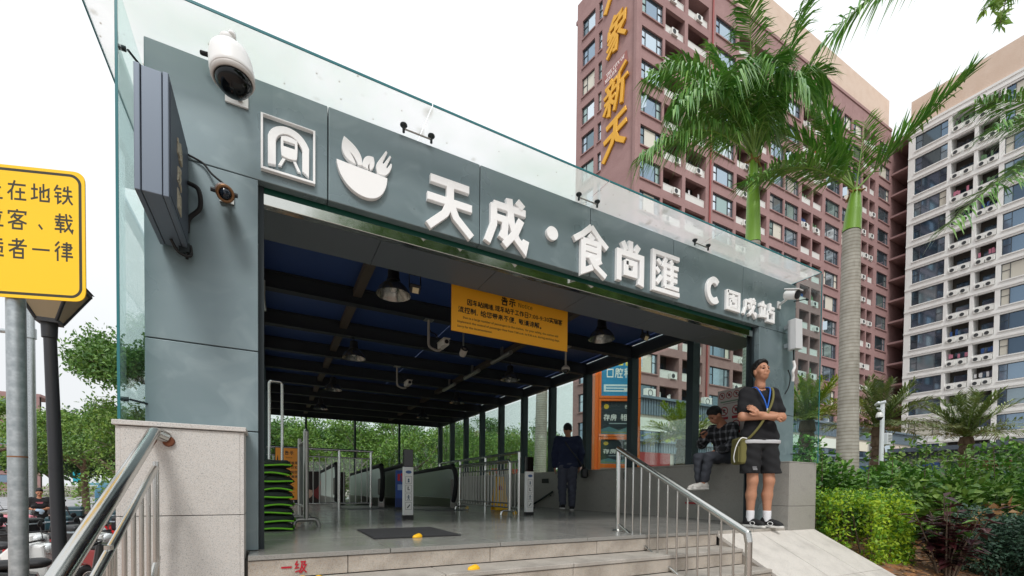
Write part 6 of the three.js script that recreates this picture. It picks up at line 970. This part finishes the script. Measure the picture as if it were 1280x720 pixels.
{
  seed = 1301; const c = thing('croton_shrub', V(6.6, -1.03, 2.08), 'dark red leaved croton shrub at the corner of the hedge', 'shrub'), L = new Leaves(), st = [];
  for (let i = 0; i < 26; i++) { const a = rnd(6.28), lean = rnd(.05, .36), h = rnd(.45, 1.02), tip = v3(Math.cos(a) * lean, h, Math.sin(a) * lean); st.push(rod(v3(Math.cos(a) * .04, 0, Math.sin(a) * .04), tip.clone().multiplyScalar(.5).add(v3(0, .02, 0)), .011, .009, 6), rod(tip.clone().multiplyScalar(.5).add(v3(0, .02, 0)), tip, .009, .005, 6)); for (let k = 0; k < 11; k++) { const u = rnd(.42, 1.02), p = tip.clone().multiplyScalar(u), q = rnd(6.28), d = v3(Math.cos(q), rnd(-.5, .5), Math.sin(q)).normalize(); L.kite(p.x, p.y, p.z, d, v3(-d.x * .3, 1, -d.z * .3).normalize(), rnd(.13, .23), rnd(.06, .095), rnd() < .88 ? CROTON : SHRUB); } }
  L.build('foliage', CROTON, c); mesh('stems', st, bark, c);
  bush('dark_bush', 'dense blue green bush beside the croton at the path', V(7.5, bedH(7.5, 1.95) - .1, 1.95), .62, .78, .55, 6000, .055, BLUEG); bush('dark_bush', 'second blue green bush spreading along the path', V(8.3, bedH(8.3, 1.7) - .1, 1.7), .7, .8, .6, 5000, .055, BLUEG);
  const sp = [[7.6, 3.9, 'tall leafy shrub right behind the clipped hedge', 1.15, .62], [8.9, 3.75, 'leafy shrub in front of the ringed palm trunk', .98, .75], [9.1, 3.0, 'broad leafy shrub behind the croton', .92, .75], [9.8, 2.6, 'leafy shrub beside the dry leaved plant', 1.1, .8], [10.6, 2.2, 'leafy shrub beyond the dry leaved plant', 1.15, .9], [10.2, 4.2, 'tall shrub at the foot of the ringed palm trunk', 1.0, .85], [11.7, 3.9, 'tall shrub beside the white camera pole', 1.5, 1.0], [13.0, 3.2, 'tall shrub below the dusty date palm', 1.5, 1.1], [7.0, 4.8, 'tall shrub close to the glass side wall', 1.35, .7], [8.6, 5.0, 'thin shrub at the foot of the palm behind the awning', 1.5, .8], [14.6, 2.6, 'shrub farthest along the planting bed', 1.6, 1.3], [11.4, 1.7, 'shrub at the far end of the path', 1.1, .9]];
  sp.forEach(([x, z, l, h, r], i) => bush('leafy_shrub', l, V(x, bedH(x, z) - .08, z), r, h, r, 2300, .1 + .02 * (i % 3), i % 4 === 2 ? LIGHT : SHRUB, 'leafy shrubs in the planting bed'));
  for (let i = 0; i < 12; i++) { const x = 7.0 + i * .6 + rnd(.4), z = 3.6 - i * .22 + rnd(.3), t = thing('tall_sprout', V(x, bedH(x, z) - .05, z), 'thin upright leafy sprout sticking out of the shrubs', 'plant', 'sprouts among the shrubs'), h = rnd(1.25, 1.7), Lf = new Leaves(); mesh('stem', rod(v3(0, 0, 0), v3(rnd(-.1, .1), h, rnd(-.1, .1)), .012, .004, 6), bark, t); for (let k = 0; k < 40; k++) { const y = rnd(.35, 1) * h, a = rnd(6.28); Lf.kite(0, y, 0, v3(Math.cos(a), rnd(.1, .6), Math.sin(a)).normalize(), v3(0, 1, .2).normalize(), rnd(.08, .15), rnd(.05, .08), SHRUB); } Lf.build('foliage', SHRUB, t); }
  { const t = thing('dry_leaved_plant', V(8.7, bedH(8.7, 2.2), 2.2), 'plant with large dry brown curled leaves in the bed', 'plant'), Lf = new Leaves(); for (let k = 0; k < 60; k++) { const a = rnd(6.28), r = rnd(.35); Lf.kite(Math.cos(a) * r, rnd(.25, .75), Math.sin(a) * r, rdir(-.3), rdir(.5), rnd(.14, .24), rnd(.09, .15), DRY); } Lf.build('foliage', DRY, t); mesh('stems', [...Array(8)].map(() => rod(v3(0, -.05, 0), v3(rnd(-.3, .3), rnd(.4, .7), rnd(-.3, .3)), .012, .006, 5)), bark, t); }
  { const Lf = new Leaves(); for (let k = 0; k < 2600; k++) { const x = rnd(5.75, 11), z = rnd(1.2, 4.2), p = V(x, bedH(x, z) + .012, z); Lf.kite(p.x, p.y, p.z, rdir(0).setY(rnd(-.05, .15)).normalize(), v3(rnd(-.3, .3), 1, rnd(-.3, .3)).normalize(), rnd(.04, .09), rnd(.025, .05), DRY); } const o = Lf.build('fallen_leaves', DRY, scene); tag(o, 'fallen brown leaves scattered over the planting bed', 'leaves', null, 'stuff'); }
  // twig of a broad leaved tree hanging in from above
  { const t = thing('leafy_branch', V(7.5, 5.62, 1.85), 'branch of broad green leaves hanging in against the sky', 'branch'), Lf = new Leaves(); mesh('twig', [rod(v3(0, .3, 0), v3(-.15, 0, -.1), .01, .006, 6), rod(v3(-.15, 0, -.1), v3(-.3, -.35, -.1), .006, .003, 6), rod(v3(-.1, .05, -.08), v3(-.5, -.2, -.2), .006, .003, 6)], bark, t); for (let k = 0; k < 70; k++) { const u = rnd(), p = u < .5 ? v3(-.15, 0, -.1).lerp(v3(-.3, -.35, -.1), rnd()) : v3(-.1, .05, -.08).lerp(v3(-.5, -.2, -.2), rnd()); Lf.kite(p.x, p.y, p.z, rdir(-.5), rdir(.6), rnd(.08, .14), rnd(.035, .055), LIGHT); } Lf.build('foliage', LIGHT, t); }
}
// pale palm trunk outside the long glass wall
{ const b = V(7.38, SL, 11.95), t = thing('pale_palm_trunk', b, 'whitish palm trunk standing outside the long glass wall', 'palm'); mesh('trunk', [rod(v3(0, 0, 0), v3(.02, 3, 0), .2, .19, 16, true), rod(v3(.02, 3, 0), v3(.02, 8, .1), .19, .15, 16, true)], palmBark, t); seed = 1401; const c = b.clone().add(v3(.02, 8, -.1)); for (let i = 0; i < 10; i++) { const a = i * 2.4, e = c.clone().add(v3(Math.cos(a) * 2, rnd(-.4, 1.2), Math.sin(a) * 2)); frond(t, c.clone(), bez(c, e, .8), e, { len: .5, n: 40 }); } }
// ---------- left side of the street: sign, poles, lantern, motorbikes ----------
{
  const t = canvasTex(1024, 776, (g, w, h) => {
    g.fillStyle = '#ffcb12'; g.fillRect(0, 0, w, h); g.strokeStyle = '#33311f'; g.lineWidth = 16; g.beginPath(); g.roundRect(26, 26, w - 52, h - 52, 56); g.stroke();
    g.scale(.84, 1); ['止在地铁', '拉客、载', '违者一律'].forEach((q, i) => drawText(g, q, 590, 84 + i * 168, 124, 12, '#33301f', 1.16));
  });
  const s = thing('warning_sign', V(-.93, 1.03, 3.38), 'large yellow warning sign with black border on a galvanised pole', 'sign', undefined, -.338);
  const W = .95, H = .72, sh = new THREE.Shape(), r = .06; sh.moveTo(-W + r, 0); sh.lineTo(-r, 0); sh.quadraticCurveTo(0, 0, 0, r); sh.lineTo(0, H - r); sh.quadraticCurveTo(0, H, -r, H); sh.lineTo(-W + r, H); sh.quadraticCurveTo(-W, H, -W, H - r); sh.lineTo(-W, r); sh.quadraticCurveTo(-W, 0, -W + r, 0);
  mesh('plate', new THREE.ExtrudeGeometry(sh, { depth: .003, bevelEnabled: false, curveSegments: 8 }).translate(0, 0, -.004), std({ color: 0xf6c012, roughness: .45 }), s);
  const fg = prep(new THREE.ShapeGeometry(sh, 8)), p = fg.attributes.position, u = fg.attributes.uv; for (let i = 0; i < p.count; i++) u.setXY(i, (p.getX(i) + W) / W, p.getY(i) / H); const fm = new THREE.Mesh(fg, std({ map: t, roughness: .42 })); fm.name = 'print'; fm.position.z = .0015; fm.receiveShadow = true; s.add(fm);
  mesh('pole', [rod(v3(-.385, -2.745, -.052), v3(-.385, .69, -.052), .041, .041, 24)], M.galv, s); mesh('pole_weld', rod(v3(-.385, -.88, -.052), v3(-.385, -.872, -.052), .042, .042, 24), std({ color: 0x8a6244, roughness: .9 }), s);
  mesh('bracket', box(.04, .6, .012, -.385, .36, -.0105), M.galv, s);
}
{
  const l = thing('street_lantern', V(-1.455, SL, 4.78), 'black lamp post with a tapered square lantern behind the yellow sign', 'lamp post'), top = v3(-.075, 2.98, 0), bl = std({ color: 0x2a2c31, roughness: .5 });
  mesh('post', [rod(v3(0, 0, 0), top, .05, .038, 18), rod(top.clone().multiplyScalar(.62), top.clone().multiplyScalar(.623), .0455, .0455, 18)], bl, l); mesh('collar', rod(top.clone().add(v3(0, -.12, 0)), top, .046, .05, 18), bl, l); mesh('base_sleeve', rod(v3(0, 0, 0), v3(0, .25, 0), .1, .08, 18), bl, l);
  const y0 = 2.99, y1 = 3.28, a = .06, b = .19, sx = top.x, cn = (k, y, h) => v3(sx + h * [-1, 1, 1, -1][k % 4], y, h * [-1, -1, 1, 1][k % 4]);
  for (let k = 0; k < 4; k++) { mesh('lantern_pane', quad(cn(k, y0, a), cn(k + 1, y0, a), cn(k + 1, y1, b), cn(k, y1, b)), phy({ color: 0xb9a88c, roughness: .6, transmission: .35, thickness: 0 }), l); mesh('rib', rod(cn(k, y0, a), cn(k, y1, b), .012, .012, 6), bl, l); mesh('rim', rod(cn(k, y1, b), cn(k + 1, y1, b), .016, .016, 6), bl, l); }
  mesh('roof_cap', [(() => { const g = new THREE.ConeGeometry(.3, .2, 4, 1); g.rotateY(Math.PI / 4); return g.translate(sx, y1 + .12, 0); })()], bl, l); mesh('base_tray', box(.13, .03, .13, sx, y0 - .005, 0), bl, l);
  const q = thing('galvanised_pole', V(-6.7, SL, 19.6), 'tall pale galvanised pole with a side arm behind the man among the motorbikes', 'pole'); mesh('pole', rod(v3(0, 0, 0), v3(0, 10.4, 0), .105, .09, 20), M.galv, q); mesh('arm', [rod(v3(0, 6.45, 0), v3(-4.6, 6.7, -1.5), .07, .06, 12), rod(v3(0, 6.3, 0), v3(0, 6.6, 0), .13, .13, 20)], M.galv, q);
}
// motorbikes
const seatMat = std({ color: 0x1b1b1e, roughness: .55 }), tyre = std({ color: 0x17171a, roughness: .85 }), chrome = std({ color: 0xbfc2c4, roughness: .2, metalness: 1 }), lampGlass = std({ color: 0xdfe3e4, roughness: .1, metalness: .3 });
function motorbike(color, opt, label) {
  const b = thing('motorbike', v3(0, 0, 0), label, 'motorbike', 'motorbikes parked along the street'), body = phy({ color, roughness: .35, clearcoat: .6, clearcoatRoughness: .2 });
  for (const z of [.62, -.6]) { const w = mesh('wheel', new THREE.TorusGeometry(.215, .052, 10, 26).rotateY(Math.PI / 2).translate(0, .268, z), tyre, b); mesh('rim', [new THREE.TorusGeometry(.155, .014, 6, 22).rotateY(Math.PI / 2).translate(0, .268, z), rod(v3(-.05, .268, z), v3(.05, .268, z), .04, .04, 12), ...[0, 1, 2, 3, 4].map((k) => rod(v3(0, .268, z), v3(0, .268 + Math.cos(k * 1.257) * .15, z + Math.sin(k * 1.257) * .15), .012, .012, 5))], chrome, w); }
  const prof = opt.moto ? [[.3, .34], [.34, .62], [.3, .8], [.08, .84], [-.1, .7], [-.62, .78], [-.86, .74], [-.8, .64], [-.45, .56], [-.3, .36], [.1, .3]] : [[.42, .3], [.52, .5], [.47, .92], [.38, .94], [.32, .45], [.12, .34], [-.12, .36], [-.2, .62], [-.75, .74], [-.86, .64], [-.78, .5], [-.42, .44], [-.34, .3], [0, .24]];
  mesh('body_shell', extr(prof.map(([z, y]) => [z, y]), opt.moto ? .16 : .2, .035, 3).rotateY(-Math.PI / 2).translate(opt.moto ? .08 : .1, 0, 0), body, b);
  mesh('seat', (() => { const g = new THREE.CapsuleGeometry(.13, .5, 6, 14).rotateX(Math.PI / 2).scale(1, .5, 1); return g.translate(0, opt.moto ? .8 : .77, -.42); })(), seatMat, b);
  mesh('front_fender', (() => { const g = new THREE.TorusGeometry(.27, .055, 8, 16, 2.4).rotateY(Math.PI / 2).rotateX(-.35); return g.scale(1.1, 1, 1).translate(0, .275, .62); })(), body, b);
  mesh('fork', [rod(v3(-.07, .27, .62), v3(-.06, .85, .42), .018), rod(v3(.07, .27, .62), v3(.06, .85, .42), .018)], chrome, b);
  mesh('handlebar', [bent([v3(-.34, .98, .3), v3(-.14, 1.0, .4), v3(.14, 1.0, .4), v3(.34, .98, .3)], .013, 8, .05), rod(v3(-.36, .98, .29), v3(-.24, .99, .35), .02), rod(v3(.36, .98, .29), v3(.24, .99, .35), .02)], seatMat, b);
  mesh('headlight', new THREE.SphereGeometry(.09, 14, 10).scale(1, .8, .7).translate(0, .9, .5), lampGlass, b);
  for (const s of [-1, 1]) { const m = mesh('mirror', [rod(v3(s * .22, 1.0, .36), v3(s * .3, 1.18, .3), .006, .006, 6), new THREE.SphereGeometry(.055, 12, 8).scale(1, .8, .25).translate(s * .3, 1.2, .3)], seatMat, b); }
  mesh('tail_light', box(.12, .06, .05, 0, .7, -.88, .01), std({ color: 0xa81c1c, roughness: .3 }), b);
  mesh('engine', [box(.2, .2, .3, 0, .32, -.12, .03), rod(v3(.12, .26, -.1), v3(.14, .34, -.75), .03, .045, 12)], std({ color: 0x4a4b4d, roughness: .45, metalness: .7 }), b);
  mesh('stand', rod(v3(-.1, .25, -.1), v3(-.22, 0, -.05), .012), chrome, b);
  if (opt.box) { const k = mesh('top_box', box(.36, .28, .36, 0, .98, -.82, .05), std({ color: opt.box, roughness: .45 }), b); mesh('box_lid_band', box(.37, .03, .37, 0, 1.02, -.82, .01), std({ color: 0x8f9aa0, roughness: .5 }), k); }
  if (opt.cover) mesh('lap_cover', skin([ell([0, .72, .42], [.26, .26, .12]), ell([.18, .9, .34], [.16, .14, .12]), ell([-.18, .9, .34], [.16, .14, .12])], .025, .08, null, 0, wrinkle(.02, 3)), cloth(opt.cover), b);
  if (opt.helmet) mesh('helmet', new THREE.SphereGeometry(.13, 16, 12, 0, 7, 0, 2.1).translate(.24, .95, .25), phy({ color: opt.helmet, roughness: .3, clearcoat: .5 }), b);
  return b;
}
{
  const K = [[0xe6e6e4, { }, 'white scooter with bare black seat'], [0x8e1f24, { moto: true, box: 0x1d1f22 }, 'dark red motorcycle with black top box'], [0x1f2022, { box: 0x17181b }, 'black scooter with black top box'], [0xd9d9d6, { cover: 0xd98c98 }, 'white scooter with pink lap cover'], [0xc0171f, { box: 0x23414a }, 'bright red scooter with teal grey top box'], [0x2b3a52, { moto: true, helmet: 0xe8e8e4 }, 'navy motorcycle with white helmet on the bars']];
  const P = K.map(([c, o, l]) => motorbike(c, o, l)), at = (i, x, z, a, l) => { const o = P[i]; if (!o.userData.used) { o.userData = { ...o.userData, label: l }; o.position.copy(V(x, SL, z)); o.rotation.y = a; Object.defineProperty(o, 'placed', { value: true }); return; } };
  const used = new Set(), put = (i, x, z, a, l) => { if (!used.has(i)) { used.add(i); P[i].position.copy(V(x, SL, z)); P[i].rotation.y = a; if (l) P[i].userData.label = l; } else copyOf(P[i], V(x, SL, z), a, l); };
  put(0, -3.5, 9.6, .9, 'white scooter parked beside the yellow sign pole'); put(0, -2.75, 9.3, 1.2, 'white scooter parked beside the black lamp post'); put(1, -3.15, 10.7, 1.1, 'dark red motorcycle with black top box behind the white scooters'); put(5, -2.0, 10.3, .7, 'navy motorcycle with white helmet beside the thick railing');
  put(2, -4.35, 13.4, 1.9, 'black scooter with black top box in front of the man in the printed shirt'); put(3, -5.3, 14.4, .6, 'white scooter with pink lap cover beside the man in the printed shirt'); put(4, -2.6, 13.2, 1.0, 'bright red scooter with teal grey top box near the plinth'); put(2, -2.2, 12.0, .4, 'black scooter with black top box right beside the plinth'); put(0, -4.35, 11.6, 2.2, 'white scooter turned side on beside the sign pole');
  put(1, -7.0, 18.2, 1.3, 'dark red motorcycle behind the pink covered scooter'); put(4, -4.0, 16.6, 1.7, 'bright red scooter with top box parked behind the man'); put(5, -3.4, 16.2, .8, 'navy motorcycle with white helmet behind the bright red scooters'); put(0, -3.0, 17.6, 2.4, 'white scooter far back near the street tree'); put(2, -5.0, 18.4, .9, 'black scooter far back beneath the street tree'); put(4, -4.4, 20.2, 2.0, 'bright red scooter farthest back by the tree trunk'); put(3, -6.4, 19.6, 1.1, 'white scooter with pink lap cover farthest back'); put(5, -7.4, 18.2, .5, 'navy motorcycle with white helmet at the end of the row'); put(2, -3.6, 21.5, 1.5, 'black scooter farthest back by the kerb'); put(2, -2.35, 7.5, 1.3, 'black scooter with top box standing nearest the black lamp post'); put(1, -1.95, 8.5, .9, 'dark red motorcycle with top box just behind the thick railing'); put(0, -3.05, 7.9, 1.5, 'white scooter nearest the yellow sign pole'); put(4, -2.75, 11.4, 1.4, 'bright red scooter with top box in the middle of the row'); put(5, -1.9, 11.4, 1.9, 'navy motorcycle with white helmet close to the plinth'); put(3, -2.5, 15.6, .7, 'white scooter with pink lap cover behind the plinth');
  put(1, -3.0, 14.9, 2.6, 'dark red motorcycle between the bright red scooter and the plinth');
}
// road furniture beyond
{
  const g = thing('sign_gantry', V(-11.3, SL, 41), 'pale blue gantry arm with blue parking sign above the road', 'gantry'); mesh('pole', rod(v3(0, 0, 0), v3(0, 4.6, 0), .12, .09, 14), M.white, g); const tq = std({ color: 0x7fb8cf, roughness: .5 });
  mesh('arm', [box(3.6, .18, .18, 1.9, 1.78, 0)], tq, g); mesh('banner', box(.62, .85, .04, -.42, 2.3, 0), std({ color: 0x22a5b8, roughness: .6 }), g);
  const pt = canvasTex(64, 96, (c) => { c.fillStyle = '#f2f4f6'; c.fillRect(0, 0, 64, 96); c.fillStyle = '#1f4f9c'; c.fillRect(5, 5, 54, 86); c.fillStyle = '#fff'; c.font = 'bold 60px sans-serif'; c.fillText('P', 14, 68); });
  mesh('sign_plate', box(.62, .9, .04, 2.55, 2.32, .1), M.white, g); face('print', .6, .88, pt, g, v3(2.55, 2.32, .125));
  const tr = thing('delivery_truck', V(-8.6, SL, 43), 'small pale blue flatbed truck passing on the road', 'truck'), bl = std({ color: 0x6aa3c4, roughness: .4 });
  mesh('cab', extr([[0, .5], [0, 1.3], [.35, 2.0], [1.35, 2.0], [1.35, .5]], 1.5, .05, 2).translate(-2.6, 0, -.75), bl, tr); mesh('cab_window', box(.7, .5, 1.54, -1.85, 1.62, 0), M.winGlassDark, tr); mesh('bed', [box(3.2, .5, 1.6, .5, 1.0, 0), box(3.3, .12, 1.7, .5, .7, 0)], bl, tr); for (const x of [-1.9, 1.3]) for (const z of [.7, -.7]) mesh('wheel', rod(v3(x, .36, z - .1), v3(x, .36, z + .1), .36, .36, 18), tyre, tr);
  const db = thing('distant_block', V(-71, SL, 150), 'reddish apartment block far beyond the road', 'building'); front(db, new THREE.Matrix4(), [['W', 1, 3.5], ['W', 5, 7.5], ['W', 9, 11.5], ['W', 13, 15.5], ['W', 17, 19.5]], [...Array(7)].map((_, k) => 3 + k * 3), 21, 0, 23, { wall: M.redWall, panes: paneMatsDim }, { ledge: 1 }); mesh('roof', box(21.4, .6, 10, 10.5, 23.3, -5), M.redWall, db);
  const d2 = thing('distant_block', V(-96, SL, 165), 'pale apartment block far beyond the road', 'building'); front(d2, new THREE.Matrix4(), [['W', 1, 4], ['W', 6, 9], ['W', 11, 14], ['W', 16, 19], ['W', 21, 24]], [...Array(8)].map((_, k) => 3 + k * 3), 26, 0, 26, { wall: M.creamWall, panes: paneMatsDim }, { ledge: 1 }); mesh('roof', box(26.4, .6, 10, 13, 26.3, -5), M.creamWall, d2);
}
// white pole with cameras in the planting bed
{
  const c = thing('camera_pole', V(10.82, bedH(10.82, 4.44), 4.44), 'white pole with a side arm, dome camera and box among the shrubs', 'camera pole'), H = 1.84 - bedH(10.82, 4.44), wt = std({ color: 0xe2e8ec, roughness: .45 });
  mesh('pole', rod(v3(0, 0, 0), v3(0, H, 0), .042, .036, 16), wt, c); mesh('arm', bent([v3(0, H - .25, 0), v3(-.12, H - .18, .0), v3(-.36, H - .2, .1)], .022, 10, .05), wt, c); mesh('dome_camera', lathe([[0, .09], [.035, .09], [.055, .045], [.06, 0], [.056, -.015], [0, -.015]], 18).translate(-.36, H - .36, .1), M.white, c); mesh('dome_glass', new THREE.SphereGeometry(.052, 16, 8, 0, 7, Math.PI / 2, Math.PI / 2).translate(-.36, H - .375, .1), M.black, c);
  mesh('bullet_camera', [lathe([[0, -.07], [.028, -.07], [.032, .07], [0, .07]], 14).rotateX(1.4).translate(-.3, H - .08, .1), rod(v3(-.3, H - .18, .1), v3(-.3, H - .1, .1), .015)], wt, c); mesh('bullet_camera', [lathe([[0, -.06], [.028, -.06], [.032, .06], [0, .06]], 14).rotateX(1.4).rotateY(-.8).translate(-.5, H - .12, .12), rod(v3(-.5, H - .2, .12), v3(-.36, H - .2, .1), .015)], wt, c);
  mesh('equipment_box', box(.2, .24, .14, .17, H - .75, 0, .01), std({ color: 0xd5dade, roughness: .5 }), c); mesh('vent_slots', [...Array(5)].map((_, i) => box(.14, .008, .004, .17, H - .68 - i * .03, .072)), M.acDark, c);
}
// bright hoardings beyond the long glass wall
{
  const h = thing('hoarding', V(12.5, SL, 24), 'red and yellow hoarding among the trees beyond the long glass wall', 'hoarding'); mesh('panel', [box(4.5, 1.5, .08, 0, 2.2, 0)], std({ color: 0xa82c2c, roughness: .6 }), h); mesh('yellow_panel', box(1.6, .7, .1, -2.6, 1.7, .02), M.yellow, h); mesh('leg', rod(v3(-2, 0, 0), v3(-2, 1.5, 0), .05), M.darkSteel, h); mesh('leg', rod(v3(2, 0, 0), v3(2, 1.5, 0), .05), M.darkSteel, h);
}
renderer.render(scene, camera);
